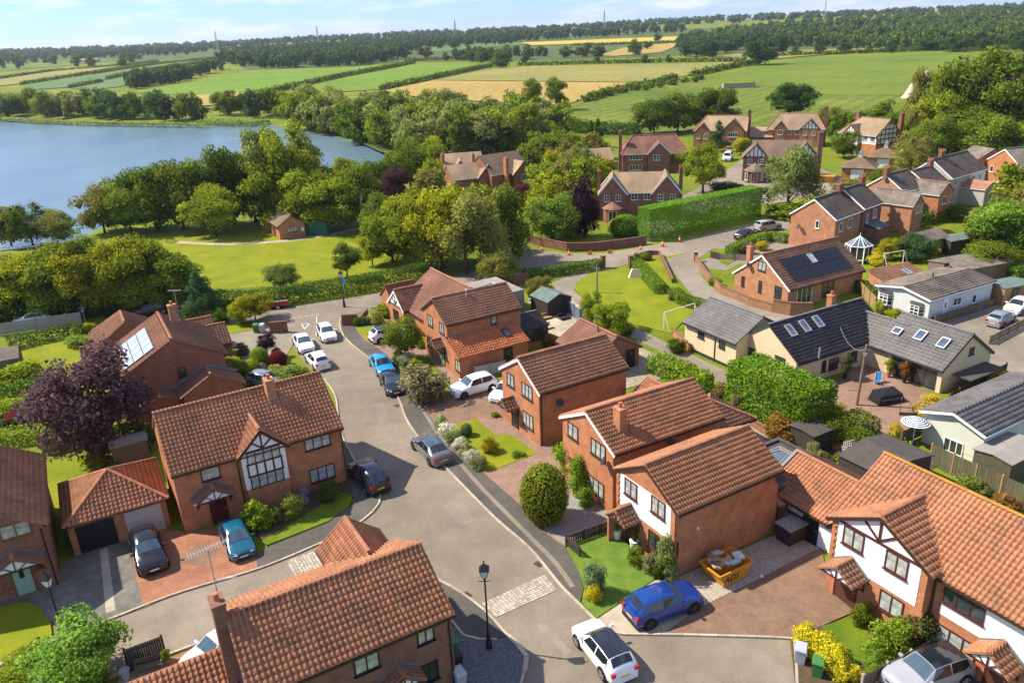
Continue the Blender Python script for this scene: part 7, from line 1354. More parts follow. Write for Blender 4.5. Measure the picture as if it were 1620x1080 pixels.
# skip with rubbish
A_, B_ = G(1141, 934), G(1186, 912); d = (B_ - A_).normalized(); rz = math.atan2(d.y, d.x); n = Vector((-d.y, d.x, 0)); c = (A_ + B_) / 2 + n * .85
t = thing('builders_skip', 'orange builders skip heaped with cardboard and rubble', 'skip', c, rz); MB().add([(-.9, -.8, .1), (.9, -.8, .1), (.9, .8, .1), (-.9, .8, .1), (-1.3, -.82, 1.05), (1.3, -.82, 1.05), (1.3, .82, 1.05), (-1.3, .82, 1.05)], [(0, 1, 5, 4), (1, 2, 6, 5), (2, 3, 7, 6), (3, 0, 4, 7), (3, 2, 1, 0)]).build('skip_body', 'skip', t); MB().bar((-1.33, -.86, 1.03), (1.33, -.86, 1.03), .08, .1).bar((-1.33, .86, 1.03), (1.33, .86, 1.03), .08, .1).bar((1.32, -.82, 1.03), (1.32, .82, 1.03), .08, .1).bar((-1.32, -.82, 1.03), (-1.32, .82, 1.03), .08, .1).build('rim', 'skip', t); MB().bar((-1.0, -.84, .35), (-1.0, -.84, .9), .07, .07).build('lug', 'skip', t)
cu = bpy.data.curves.new('lettering', 'FONT'); cu.body = 'ADS'; cu.size = .62; cu.extrude = .004; cu.shear = .25; cu.align_x = 'CENTER'; to = bpy.data.objects.new('lettering', cu); COL.objects.link(to); bpy.context.view_layer.update(); dg = bpy.context.evaluated_depsgraph_get(); me = bpy.data.meshes.new_from_object(to.evaluated_get(dg)); bpy.data.objects.remove(to); me.materials.clear(); me.materials.append(M['black']); lo = link(bpy.data.objects.new('lettering', me), t, (-.35, -.83, .35)); lo.rotation_euler = (R(90), 0, 0)
rb = random.Random(4)
for i in range(16):
    mm = rb.choice(['card', 'card', 'rubble', 'rubble', 'timber', 'bin_grey']); a, b, h = rb.uniform(.3, .8), rb.uniform(.2, .6), rb.uniform(.03, .2); o = MB().box(-a / 2, a / 2, -b / 2, b / 2, -h / 2, h / 2).build('rubbish', mm, None, t.location + Vector((rb.uniform(-.95, .95), rb.uniform(-.65, .65), 1.02 + rb.uniform(0, .35)))); o.rotation_euler = (rb.uniform(-.4, .4), rb.uniform(-.4, .4), rb.uniform(0, 3)); tag(o, {'card': 'flattened cardboard sheet heaped in the orange skip', 'rubble': 'white plasterboard piece heaped in the orange skip', 'timber': 'old timber board heaped in the orange skip', 'bin_grey': 'grey rubbish bag piece heaped in the orange skip'}[mm], 'rubbish', 'rubbish in the skip')
tag(MB().add([(-.1, -.08, .075), (.1, -.1, .075), (.12, .1, .075), (-.08, .12, .075), (0, 0, .25)], [(0, 1, 4), (1, 2, 4), (2, 3, 4), (3, 0, 4)]).build('plastic_bag', 'white', None, G(1205, 913)), 'white scrap bag lying on the brown drive', 'bag')
# ------------------------------------------------------------------ walls, fences
def bwall(pxs, h, m, label, th=.24, name='brick_wall', cap='brick_garden', world=False, h2=None):
    P = [Vector(p) if world else G(*p) for p in pxs]; t = thing(name, label, 'wall', P[0]); O = P[0]; n = len(P)
    mb, cb = MB(), MB()
    for i in range(n - 1):
        a, b = P[i] - O, P[i + 1] - O; ha = h + ((h2 or h) - h) * i / (n - 1); hb = h + ((h2 or h) - h) * (i + 1) / (n - 1); d = (b - a).normalized(); s_ = Vector((-d.y, d.x, 0)) * th / 2
        mb.add([a - s_, b - s_, b + s_, a + s_, a - s_ + Vector((0, 0, ha)), b - s_ + Vector((0, 0, hb)), b + s_ + Vector((0, 0, hb)), a + s_ + Vector((0, 0, ha))], [(0, 1, 5, 4), (1, 2, 6, 5), (2, 3, 7, 6), (3, 0, 4, 7), (4, 5, 6, 7)])
        cb.bar(a + Vector((0, 0, ha + .042)), b + Vector((0, 0, hb + .042)), th + .08, .08)
    mb.build('brickwork', m, t); cb.build('coping', cap, t); return t
bwall([(542, 516), (567, 515)], 1.35, 'brick_garden', 'dark brick end wall at the right of the junction'); bwall([(567, 514.5), (575, 508), (582, 504)], .75, 'brick_garden', 'swooping curved brick wall beside the corner flower bed', h2=1.2); bwall([(428, 527.5), (456, 525)], 1.3, 'brick_garden', 'dark brick end wall at the left of the junction')
bwall([(818, 379), (843, 386)], 1.9, 'brick_red', 'tall red brick wall stub at the estate corner'); bwall([(843, 386.5), (859, 390), (898, 398), (942, 397), (983, 392), (1022, 386)], 1.25, 'brick_garden', 'long curved brown brick estate wall behind traffic cones')
for x, y, lb in ((953.8, 424, 'brick gate pier at the end of the lane hedge'), (997.5, 424, 'brick gate pier beside the rounded lawn hedge')):
    P = G(x, y); t = thing('gate_pier', lb, 'gate pier', P, R(20)); MB().box(-.28, .28, -.28, .28, 0, 1.7).build('brickwork', 'brick_garden', t); MB().box(-.34, .34, -.34, .34, 1.703, 1.8).build('cap', 'brick_red', t)
bwall([(1100, 414), (1115, 437), (1140, 464), (1185, 483), (1222, 494)], .95, 'brick_wall', 'pale brick boundary wall curving along the lane'); bwall([(1222, 494), (1250, 499), (1284, 500)], 1.5, 'brick_wall', 'taller pale brick wall behind the charcoal roof')
P = G(1100, 414); t = thing('gate_pier', 'pale brick pier at the top of the curved lane wall', 'gate pier', P); MB().box(-.25, .25, -.25, .25, 0, 1.4).build('brickwork', 'brick_wall', t); MB().box(-.29, .29, -.29, .29, 1.403, 1.48).build('cap', 'concrete', t)
bwall([(1012, 407), (1028, 403), (1043, 404), (1052, 422), (1064, 449)], .6, 'brick_garden', 'low brick wall round the little lawn island'); bwall([(1066, 531), (1092, 556)], .7, 'brick', 'low red brick wall before the cream bungalow'); bwall([(812, 452), (836, 446)], 1.3, 'brick_garden', 'brick garden wall behind the flat roof lantern'); bwall([(1152, 648), (1180, 668), (1216, 690)], .6, 'brick_wall', 'low garden wall edging the slab patio'); bwall([(1316, 708), (1370, 735), (1395, 750)], .5, 'brick_pale', 'low pale terrace wall behind the flat roof')
def fence(pxs, h, m, label, style='panel', pw=1.83, post='timber_green', slat=.12, name='timber_fence'):
    P = [G(*p) for p in pxs]; t = thing(name, label, 'fence', P[0]); O = P[0]
    for i in range(len(P) - 1):
        a, b = P[i] - O, P[i + 1] - O; Ln = (b - a).length; d = (b - a) / Ln; k = max(1, round(Ln / pw)); w_ = Ln / k; rz = math.atan2(d.y, d.x)
        def mkpost(): return MB().box(-.055, .055, -.055, .055, 0, h + .08).mesh('post', post)
        for j in range(k + 1): inst(('post', round(h, 2), post), mkpost, 'post', t, a + d * (w_ * j), rz)
        for j in range(k):
            o = a + d * (w_ * (j + .5))
            if style == 'panel':
                def mk():
                    mb = MB(); n = max(4, int(w_ / slat)); ww = (w_ - .13) / n
                    for s_ in range(n): x = -w_ / 2 + .065 + s_ * ww; mb.box(x + .004, x + ww - .004, -.02 - .012 * (s_ % 2), -.005 - .012 * (s_ % 2), .08, h)
                    return mb.box(-w_ / 2 + .06, w_ / 2 - .06, .0, .04, .3, .4).box(-w_ / 2 + .06, w_ / 2 - .06, .0, .04, h - .3, h - .2).mesh('fence_panel', m)
                inst(('fp', round(w_, 3), h, m), mk, 'fence_panel', t, o, rz)
            else:
                n = max(3, int(w_ / .15)); 
                for s_ in range(n): inst(('picket', h, m), lambda: MB().box(-.05, .05, -.012, .012, .06, h).mesh('picket', m), 'picket', t, a + d * (w_ * j + w_ * (s_ + .5) / n), rz)
                inst(('rail', round(w_, 3), h, m), lambda: MB().box(-w_ / 2 + .06, w_ / 2 - .06, .013, .05, h * .3, h * .3 + .07).box(-w_ / 2 + .06, w_ / 2 - .06, .013, .05, h * .8, h * .8 + .07).box(-w_ / 2, w_ / 2, -.05, .05, h + .005, h + .03).mesh('rail', m), 'rail', t, o, rz)
fence([(1362, 1092), (1472, 1033)], 1.0, 'timber', 'brown low panel fence beside the silver people carrier', post='concrete'); fence([(917, 882), (896, 864), (976, 835)], .8, 'timber_dark', 'black low picket fence round the artificial lawn', 'picket', 1.4, post='timber_dark')
fence([(1470, 734), (1540, 768), (1622, 805)], 1.7, 'timber_green', 'olive panel fence behind the lichened ridge', post='timber_new'); fence([(1424, 706), (1500, 668), (1622, 606)], 1.3, 'timber_green', 'dark olive fence between patio and sage park home'); fence([(-5, 532), (60, 522), (130, 512)], 1.5, 'concrete', 'grey panel fence at the end of the left lawn', post='concrete')
fence([(886, 484), (900, 496), (918, 512)], 1.7, 'p_steel', 'blue grey slatted fence beside the lane', post='greyframe'); fence([(752, 598), (800, 588)], 1.2, 'bin_grey', 'grey panel fence behind the white crossover', post='concrete'); fence([(1137, 411), (1186, 413)], .9, 'drive_pale', 'pale worn panel fence at the chalet drive'); fence([(1124, 408), (1136, 411)], 1.0, 'timber_dark', 'dark slatted gate beside the pale fence')
fence([(1287, 478), (1332, 456)], 1.6, 'timber_dark', 'dark tall fence beyond the black solar roof', post='concrete'); fence([(1336, 452), (1358, 462), (1384, 490)], 1.5, 'timber_new', 'fresh orange timber fence before the grey park home'); fence([(1478, 512), (1530, 498), (1572, 484)], .9, 'timber', 'weathered low fence along the grey park home'); fence([(206, 1064), (264, 1042)], 1.6, 'greyframe', 'black panel fence behind the garden bench', post='black')
fence([(1565, 545), (1622, 515)], .9, 'timber', 'grey low slatted fence beyond the estate car', 'picket'); fence([(70, 720), (130, 705), (180, 690)], 1.3, 'timber_green', 'olive garden fence under the purple tree'); fence([(1500, 640), (1545, 612), (1590, 590)], 1.0, 'timber_dark', 'dark fence at the cream gable end')
# ------------------------------------------------------------------ goals, benches, small garden things
def goal(px1, px2, ty, label):
    A_, B_ = G(*px1), G(*px2); h = top_z(A_, ty); t = thing('goal_frame', label, 'goal', A_); d = B_ - A_; n = Vector((d.y, -d.x, 0)).normalized() * .9; z = Vector((0, 0, h)); mb = MB(); o = Vector((0, 0, 0)); MB().tube([o, o + z], .05, 6).build('post', 'white', t); MB().tube([d, d + z], .05, 6).build('post', 'white', t); MB().tube([o + z, d + z], .05, 6).build('crossbar', 'white', t)
    for q in (o, d): MB().tube([q + z, q + n], .035, 6).tube([q, q + n], .035, 6).build('back_stay', 'white', t)
goal((1050, 521), (1098, 506), 494, 'white goal frame on the curved lawn'); goal((1396, 422), (1428, 417), 401, 'white goal frame in the village garden')
def bench(px, py, deg, label, m='timber'):
    t = thing('garden_bench', label, 'bench', G(px, py), R(deg)); MB().box(-.7, .7, -.2, .25, .42, .47).build('seat', m, t); MB().box(-.7, .7, .26, .3, .55, .66).box(-.7, .7, .26, .3, .72, .83).build('backrest', m, t)
    for sx in (-1, 1):
        MB().box(sx * .64 - .03, sx * .64 + .03, -.2, -.14, 0, .419).build('leg', m, t); MB().box(sx * .64 - .03, sx * .64 + .03, .3, .36, 0, .85).build('leg', m, t); MB().box(sx * .64 - .03, sx * .64 + .03, -.2, .29, .6, .65).build('armrest', m, t)
bench(238, 1062, 20, 'grey slatted garden bench before the black fence'); bench(72, 392, 10, 'park bench looking over the lake'); bench(270, 384, 10, 'park bench on the pavilion path')
def pot(px, py, m, h, label, plant=None, col=LG):
    P = G(px, py); P.z = .1; t = thing('plant_pot', label, 'plant pot', P); MB().lathe([(h * .3, 0), (h * .42, h * .9), (h * .46, h)], 10).build('pot', m, t)
    if plant: o = link(bpy.data.objects.new('plant', PRO['bush'][0]), t, (0, 0, h * .9)); o.scale = (plant, plant, plant * 1.4); o.color = (*col, 1)
pot(976, 853, 'white', .7, 'tall white planter with clipped box by the porch', .45); pot(1003, 871, 'white', .7, 'tall white planter beside the lower window', .4); pot(201, 1075, 'bin_grey', .6, 'round grey water tub by the black fence'); pot(266, 1052, 'terracotta', .35, 'small flowering pot by the bench', .5); pot(299, 812, 'black', .25, 'hanging flower tub of pink blooms by the porch', .55, (.5, .05, .2)); pot(1336, 600, 'black', .5, 'black pot with spiky palm by the cream wall', 1.4, (.1, .13, .05)); pot(1405, 597, 'terracotta', .5, 'patio pot with small standard tree', 1.0); pot(1430, 606, 'black', .5, 'dark tub with orange maple on the patio', 1.2, (.22, .09, .02)); pot(1467, 607, 'black', .5, 'tub with leafy plant by folding doors', 1.0, LG)
P = G(1443, 703); t = thing('garden_parasol', 'navy and white striped parasol by the sage park home', 'parasol', P); MB().tube([(0, 0, 0), (0, 0, 2.3)], .03, 6).build('pole', 'white', t); MB().lathe([(1.05, 0), (.6, .24), (.05, .42)], 16).build('canopy', 'parasol', t, (0, 0, 1.95)); MB().lathe([(.3, 0), (.25, .08)], 10).build('base', 'iron', t)
P = G(1402, 634); t = thing('covered_table', 'large patio table under black plastic cover', 'patio table', P, R(15)); MB().add([(-1.3, -.8, 0.02), (1.3, -.8, .02), (1.3, .8, .02), (-1.3, .8, .02), (-1.1, -.65, .85), (1.05, -.6, .8), (1.1, .65, .95), (-1.05, .6, 1.0), (0, 0, 1.1)], [(0, 1, 5, 4), (1, 2, 6, 5), (2, 3, 7, 6), (3, 0, 4, 7), (4, 5, 8), (5, 6, 8), (6, 7, 8), (7, 4, 8)]).build('cover', 'trash_black', t); MB().bar((-1.1, -.72, .5), (1.05, -.7, .45), .03, .03).build('strap', 'bin_grey', t)
P = G(1388, 607); t = thing('deck_chair', 'blue folding deck chair on the patio', 'chair', P, R(-30)); MB().plate([(-.25, -.4, .35), (.25, -.4, .35), (.25, .1, .3), (-.25, .1, .3)], .03).build('seat', 'blue_cloth', t); MB().plate([(-.25, .1, .32), (.25, .1, .32), (.25, .55, 1.0), (-.25, .55, 1.0)], .03).build('backrest', 'blue_cloth', t)
for sx in (-1, 1): MB().bar((sx * .27, -.4, 0), (sx * .27, .5, .95), .03, .03).bar((sx * .27, .4, 0), (sx * .27, -.35, .4), .03, .03).build('leg', 'alu', t)
P = G(1423, 655); tag(MB().box(-.35, .35, -.02, .02, .05, 1.5).build('leaning_board', 'red_paint', None, P, R(60)), 'rust red board standing upright on the patio', 'board')
P = G(1340, 722); t = thing('towel_airer', 'white wire airer against the clipped hedge', 'airer', P, R(20)); mb = MB()
for i in range(6): mb.bar((-.5, 0, .3 + i * .2), (.5, 0, .3 + i * .2), .03, .03).bar((-.5 + i * .2, 0, .2), (-.5 + i * .2, 0, 1.4), .03, .03)
mb.build('rails', 'white', t); P = G(1343, 762); tag(MB().plate([(-.6, -.1, .4), (.7, -.1, .5), (.6, .9, 1.5), (-.5, .9, 1.4)], .03).build('windsurf_board', 'white', None, P, R(-20)), 'white and pink folded sheet by the flat roof', 'sheet')
P = G(36, 672); t = thing('washing_line', 'washing line with pink towel in the left garden', 'washing line', P, R(25)); MB().tube([(-1.5, 0, 1.5), (2.6, 0, 1.5)], .012, 4).tube([(-1.5, 0, 0), (-1.5, 0, 1.6)], .04, 6).tube([(2.6, 0, 0), (2.6, 0, 1.6)], .04, 6).build('line', 'bin_grey', t)
for i, (m, w_) in enumerate((('red_cloth', .9), ('mint', .6), ('card', .4), ('bin_grey', .7))): MB().box(-1.2 + i * .95, -1.2 + i * .95 + w_, -.012, .012, .75, 1.49).build('laundry', m, t)
P = G(546, 470); t = thing('blue_sign', 'small blue square sign on a post at the junction', 'sign', P, R(15)); MB().tube([(0, 0, 0), (0, 0, 2.4)], .04, 6).build('post', 'steel', t); MB().box(-.35, .35, -.06, -.04, 1.85, 2.35).build('plate', 'bluesign', t)
P = G(1005, 440); t = thing('netting_goal', 'pale net pop-up goal on the curved lawn', 'goal', P, R(-30)); MB().plate([(-.8, -.4, .02), (.8, -.4, .02), (.6, .4, 1.1), (-.6, .4, 1.1)], .02).build('net', 'timber_green', t); MB().bar((-.8, -.4, .02), (-.6, .42, 1.12), .05, .05).bar((.8, -.4, .02), (.6, .42, 1.12), .05, .05).bar((-.6, .42, 1.12), (.6, .42, 1.12), .05, .05).build('frame', 'alu', t)
P = G(1305, 288); t = thing('builders_skip', 'orange skip outside the hipped garage', 'skip', P, R(-20)); MB().add([(-1.2, -.8, .1), (1.2, -.8, .1), (1.2, .8, .1), (-1.2, .8, .1), (-1.8, -.9, 1.3), (1.8, -.9, 1.3), (1.8, .9, 1.3), (-1.8, .9, 1.3)], [(0, 1, 5, 4), (1, 2, 6, 5), (2, 3, 7, 6), (3, 0, 4, 7), (4, 5, 6, 7)]).build('skip_body', 'skip', t); MB().bar((-1.8, -.92, 1.25), (1.8, -.92, 1.25), .1, .1).build('rim', 'skip', t)
# patio furniture behind E0
for x, y, a, b, h, m, lb in ((862, 505, 1.6, .8, .45, 'timber_new', 'low timber planter table on the pale patio'), (880, 490, 1.5, .9, .8, 'bin_black', 'dark rattan sofa on the pale patio'), (893, 505, 1.3, .8, .5, 'bin_black', 'dark rattan ottoman on the pale patio'), (850, 480, 1.8, 1.0, .5, 'rubble', 'white covered lounger on the pale patio'), (865, 520, 1.4, .9, .4, 'drive_pale', 'pale stacked garden cushions beside the conservatory')):
    t = thing('patio_furniture', lb, 'furniture', G(x, y), R(30)); MB().box(-a / 2, a / 2, -b / 2, b / 2, h * .5, h * .62).build('seat', m, t); MB().box(-a / 2, a / 2, b / 2, b / 2 + .12, h * .5, h * 1.3).build('backrest', m, t); 
    for sx in (-1, 1):
        for sy in (-1, 1): MB().box(sx * (a / 2 - .08) - .04, sx * (a / 2 - .08) + .04, sy * (b / 2 - .08) - .04, sy * (b / 2 - .08) + .04, 0.04, h * .499).build('leg', m, t)
# cattle in the pasture
def cow_mesh():
    mb = MB(); mb.tube([(-1.0, 0, 1.15), (-.95, 0, 1.15), (-.4, 0, 1.05), (.3, 0, 1.05), (.75, 0, 1.15), (1.05, 0, 1.3), (1.3, 0, 1.25), (1.6, 0, 1.0)], [.1, .3, .38, .4, .34, .2, .17, .09], 8)
    for x in (-.75, .65):
        for y in (-.2, .2): mb.tube([(x, y, 1.0), (x - .04, y, .5), (x, y, 0)], [.13, .07, .06], 6)
    mb.tube([(-1.0, 0, 1.3), (-1.1, 0, .6)], .03, 4); return mb.mesh('body', 'cow', True, uv=False)
cm = cow_mesh(); rr = random.Random(9)
for i in range(13):
    P = GT(714 + i * 2.5 + rr.uniform(-1, 1), 117.5 - i * .45 + rr.uniform(-1, 1)); o = link(bpy.data.objects.new('cow', cm), None, P + Vector((0, 0, .35)), rr.uniform(0, 6.28)); tag(o, 'dark cow grazing in the bunched herd by the hedgerow', 'cow', 'cattle herd in the pasture')
# ------------------------------------------------------------------ hedges
H = hedge
H([(1018, 380), (1105, 361), (1193, 341)], 5.0, 2.8, (0.145, 0.290, 0.023), 'tall clipped green hedge along the village road', dens=200, leaf=.13, wob=.03)
H([(828, 442), (880, 436), (950, 425)], 1.3, 1.3, (0.109, 0.181, 0.023), 'clipped hedge along the lane entrance', dens=130, leaf=.15, wob=.05); H([(1006, 424), (1022, 440), (1045, 466)], 1.3, 1.4, (0.145, 0.225, 0.023), 'clipped hedge dividing the curved lawn', dens=130, leaf=.15, wob=.05); H([(1066, 470), (1080, 482), (1112, 492)], 1.2, 1.3, (0.131, 0.203, 0.023), 'short clipped hedge beside the grey roof', dens=130, leaf=.15, wob=.05)
H([(330, 486), (400, 485), (470, 476), (560, 462), (640, 447), (672, 438)], 1.9, 2.2, (0.072, 0.123, 0.020), 'long dark hedge between park and cross road', dens=80, leaf=.17, wob=.15)
H([(1172, 632), (1225, 660), (1292, 690)], 4.0, 3.6, (0.145, 0.246, 0.020), 'big bright green conifer hedge before the cream bungalow', dens=130, leaf=.19, wob=.16); H([(1034, 585), (1075, 602), (1118, 622)], 1.7, 1.6, (0.189, 0.283, 0.023), 'glossy laurel hedge beside the lane', dens=60, leaf=.24, wob=.18)
H([(1300, 698), (1335, 700), (1372, 690)], 2.0, 2.2, (0.138, 0.181, 0.020), 'rounded olive hedge at the patio edge', dens=130, leaf=.14, wob=.1); H([(1348, 722), (1366, 716)], 2.0, 1.6, (0.145, 0.189, 0.020), 'block of clipped hedge below the patio', dens=130, leaf=.14, wob=.08); H([(1372, 738), (1424, 722)], 1.3, 1.8, (0.167, 0.254, 0.023), 'bright low conifer hedge by the parasol', dens=70, leaf=.2, wob=.2)
H([(18, 552), (70, 540), (132, 527)], 1.3, 1.2, (0.080, 0.123, 0.020), 'dark clipped hedge at the end of the left lawn', leaf=.2); H([(-5, 706), (50, 697), (98, 690)], 1.2, 1.6, (0.217, 0.290, 0.029), 'yellow green hedge below the washing line', dens=70, leaf=.2, wob=.15); H([(-5, 640), (40, 632), (70, 622)], 1.5, 1.8, (0.102, 0.167, 0.023), 'leafy hedge dividing the left gardens', dens=60, leaf=.22, wob=.25)
H([(1153, 404), (1185, 390), (1216, 380)], 1.3, 1.3, (0.138, 0.210, 0.020), 'clipped hedge beside the parked village cars', dens=130, leaf=.15, wob=.05); H([(1216, 380), (1243, 385)], 1.3, 1.2, (0.138, 0.210, 0.020), 'short clipped hedge against the end terrace', dens=130, leaf=.15, wob=.05); H([(1600, 445), (1640, 440)], 1.8, 1.8, (0.116, 0.203, 0.023), 'clipped garden hedge by the timber store', leaf=.22); H([(1390, 476), (1345, 455)], 1.2, 1.0, (0.102, 0.174, 0.023), 'low hedge behind the fresh timber fence', leaf=.2)
H([(1200, 462), (1175, 448), (1165, 440)], .6, .8, (0.174, 0.246, 0.023), 'low green border under the chalet gable', leaf=.18); H([(1480, 424), (1530, 418)], 1.2, 1.3, (0.072, 0.123, 0.023), 'dark rounded hedge in the village garden', leaf=.22); H([(1440, 358), (1500, 345), (1520, 350)], 1.6, 2.4, (0.080, 0.145, 0.023), 'leafy hedge behind the terrace wings', leaf=.24, wob=.3)
H([(0, 512), (100, 500), (200, 492), (330, 478)], 2.6, 3.0, (0.041, 0.072, 0.014), 'deep dark hedge bank under the park tree belt', dens=40, leaf=.28, wob=.35); H([(880, 206), (940, 212), (1010, 214)], 3.0, 4.0, (0.065, 0.123, 0.020), 'hedge behind the upper estate gardens', dens=14, leaf=.5, wob=.5); H([(1320, 200), (1380, 196), (1440, 205)], 3.0, 4.0, (0.065, 0.123, 0.020), 'hedge bank behind the half timbered house', dens=14, leaf=.5, wob=.5)
# reeds by the lake
H([(0, 189), (60, 193), (150, 196.5), (300, 199), (330, 200)], .8, 3.5, (0.232, 0.275, 0.051), 'pale reed bed along the far lake shore', dens=9, leaf=.6, wob=.25, name='reed_bed', kind='stuff'); H([(330, 194), (375, 196), (416, 196)], 1.2, 9, (0.217, 0.290, 0.058), 'reed bed at the bay mouth', dens=9, leaf=.6, wob=.3, name='reed_bed', kind='stuff'); H([(0, 382), (60, 377), (125, 370)], .7, 4, (0.189, 0.232, 0.051), 'rough grass on the near lake bank', dens=14, leaf=.35, wob=.2, name='reed_bed', kind='stuff')

# ------------------------------------------------------------------ trees
T = tree
def row(lst, label, group, kinds=('round',), far=False, trunk=True, name='broadleaf_tree', tf=.08):
    for i, e in enumerate(lst): T(*e[:4], e[4], kinds[i % len(kinds)], label, group, far=far, trunk=trunk, name=name, tf=tf)
T(158, 722, 548, 160, (.105, .06, .066), 'round', 'large purple leaved plum tree beside the solar house', name='purple_plum_tree', tf=.06)
row([(12, 505, 412, 84, MD), (58, 502, 402, 88, YG), (100, 500, 396, 84, MD), (140, 498, 388, 82, YG), (176, 494, 380, 84, LG), (208, 490, 376, 76, YG), (244, 488, 374, 86, LG), (280, 486, 396, 80, MD), (30, 494, 398, 80, MD), (82, 492, 390, 76, LG), (128, 490, 380, 78, MD), (160, 488, 372, 72, MD), (228, 482, 368, 76, MD), (300, 484, 412, 64, MD)], 'leafy tree in the belt between the park and the left gardens', 'park edge tree belt', ('round', 'tall'))
T(322, 505, 428, 58, (0.065, 0.123, 0.043), 'cone', 'dark pointed conifer at the end of the park belt', name='conifer_tree'); T(405, 508, 462, 68, YG, 'round', 'yellow green tree on the junction lawn', tf=.2); T(383, 512, 478, 40, LG, 'round', 'small green tree beside the yellow green one', tf=.2)
row([(18, 388, 322, 62, WL), (52, 387, 318, 60, DK), (92, 385, 330, 60, WL)], 'willowy tree on the near lake bank', 'near lake bank trees', ('round', 'weep'))
row([(166, 368, 288, 70, OL), (208, 366, 280, 84, MD), (250, 364, 256, 100, DK), (292, 362, 248, 96, MD), (322, 358, 252, 76, DK), (372, 356, 224, 84, DK), (405, 350, 236, 70, MD)], 'dark broad tree in the lakeside clump left of the pavilion', 'lakeside clump', ('round',))
T(342, 374, 290, 86, (0.196, 0.225, 0.020), 'round', 'lone rounded yellow green tree on the park grass', tf=.12); T(188, 348, 278, 60, WL, 'round', 'pale olive tree behind the lakeside clump')
row([(432, 352, 196, 82, WL), (466, 352, 190, 86, LG), (500, 350, 222, 70, LG), (440, 360, 250, 90, LG), (486, 362, 262, 86, LG)], 'tall poplar type tree behind the park pavilion', 'poplars behind the pavilion', ('tall',))
T(528, 366, 278, 88, LG, 'round', 'rounded bright tree beside the green container'); T(573, 358, 248, 86, MD, 'round', 'broad tree between container and utility pole'); T(608, 372, 300, 70, MD, 'round', 'leafy tree behind the dark utility pole')
T(630, 335, 262, 56, PU, 'tall', 'dark purple tree beside the lime trees', name='copper_beech_tree'); T(600, 330, 250, 60, DK, 'round', 'dark rounded tree at the lake inlet'); T(650, 300, 214, 62, MD, 'round', 'mid green tree on the inlet bank'); T(545, 290, 245, 50, LG, 'round', 'bright small tree by the inlet water')
row([(622, 415, 318, 90, MD), (664, 420, 298, 104, LG), (700, 425, 283, 116, YG), (795, 418, 290, 84, MD), (770, 405, 284, 90, LG), (645, 400, 305, 80, YG)], 'large lime tree in the cluster at the park corner', 'lime trees at the park corner', ('round', 'tall'))
T(738, 434, 300, 132, (.23, .25, .05), 'weep', 'broad weeping willow at the park corner', name='willow_tree', tf=.04); T(790, 448, 394, 72, OL, 'round', 'olive rounded tree behind the flat roof lantern', tf=.05)
T(550, 442, 384, 50, (0.123, 0.167, 0.029), 'round', 'small green tree on the park grass near the hedge', tf=.25); T(590, 420, 372, 42, YG, 'round', 'small yellow green tree beside the lime trees', tf=.2); T(450, 458, 414, 56, (0.123, 0.145, 0.032), 'round', 'rounded low tree against the park hedge', tf=.12)
T(642, 570, 498, 62, MD, 'round', 'small street tree before the orange lean-to house', tf=.22); T(968, 530, 478, 72, LG, 'round', 'leafy tree beside the lane and brick outbuilding', tf=.1); T(936, 512, 460, 38, LG, 'tall', 'narrow leafy tree beside the lane')
T(856, 470, 434, 42, OL, 'round', 'olive garden tree behind the conservatory', tf=.05)
# upper estate
T(1112, 306, 220, 72, LG, 'round', 'rounded tree beyond the tall clipped hedge', tf=.18); T(1245, 340, 228, 92, (0.160, 0.196, 0.051), 'weep', 'loose birch tree in front of the timbered gables', name='birch_tree', tf=.05); T(925, 374, 272, 48, (0.032, 0.017, 0.026), 'column', 'dark purple columnar tree above the estate wall', name='purple_tree', tf=.02); T(872, 378, 304, 92, (0.160, 0.217, 0.029), 'round', 'broad yellow green tree inside the estate wall', tf=.05)
T(912, 300, 228, 62, WL, 'weep', 'weeping birch behind the purple columnar tree', name='birch_tree'); T(880, 285, 235, 44, YG, 'round', 'bright yellow green tree by the tan roofs'); T(854, 318, 275, 32, (0.087, 0.145, 0.023), 'column', 'dark green conical cypress by the tan roofs', name='cypress_tree'); T(825, 325, 288, 34, (0.102, 0.032, 0.036), 'round', 'dark red maple by the tan roofs', name='maple_tree')
T(1068, 270, 228, 44, OL, 'round', 'olive tree beside the red hipped house'); T(1135, 240, 190, 30, (0.072, 0.123, 0.036), 'cone', 'pointed conifer between upper estate houses', name='conifer_tree'); T(1172, 245, 216, 26, YG, 'round', 'small bright tree beside the white bays'); T(952, 285, 250, 44, YG, 'round', 'yellow green garden tree beside the side chimney'); T(935, 232, 190, 22, DK, 'cone', 'first dark conifer behind the low tan roof', name='conifer_tree'); T(946, 234, 186, 20, DK, 'cone', 'second dark conifer behind the low tan roof', name='conifer_tree'); T(1000, 344, 308, 26, MD, 'column', 'small conical tree before the twin gables', name='cypress_tree')
row([(1035, 212, 150, 66, DK), (1072, 210, 140, 72, MD), (1106, 206, 146, 56, DK), (1142, 206, 136, 62, DK)], 'dark rounded tree in the clump above the red hipped roof', 'meadow edge clump'); T(1255, 186, 127, 76, (0.051, 0.099, 0.017), 'round', 'lone dark oak in the meadow behind tan roofs', name='oak_tree')
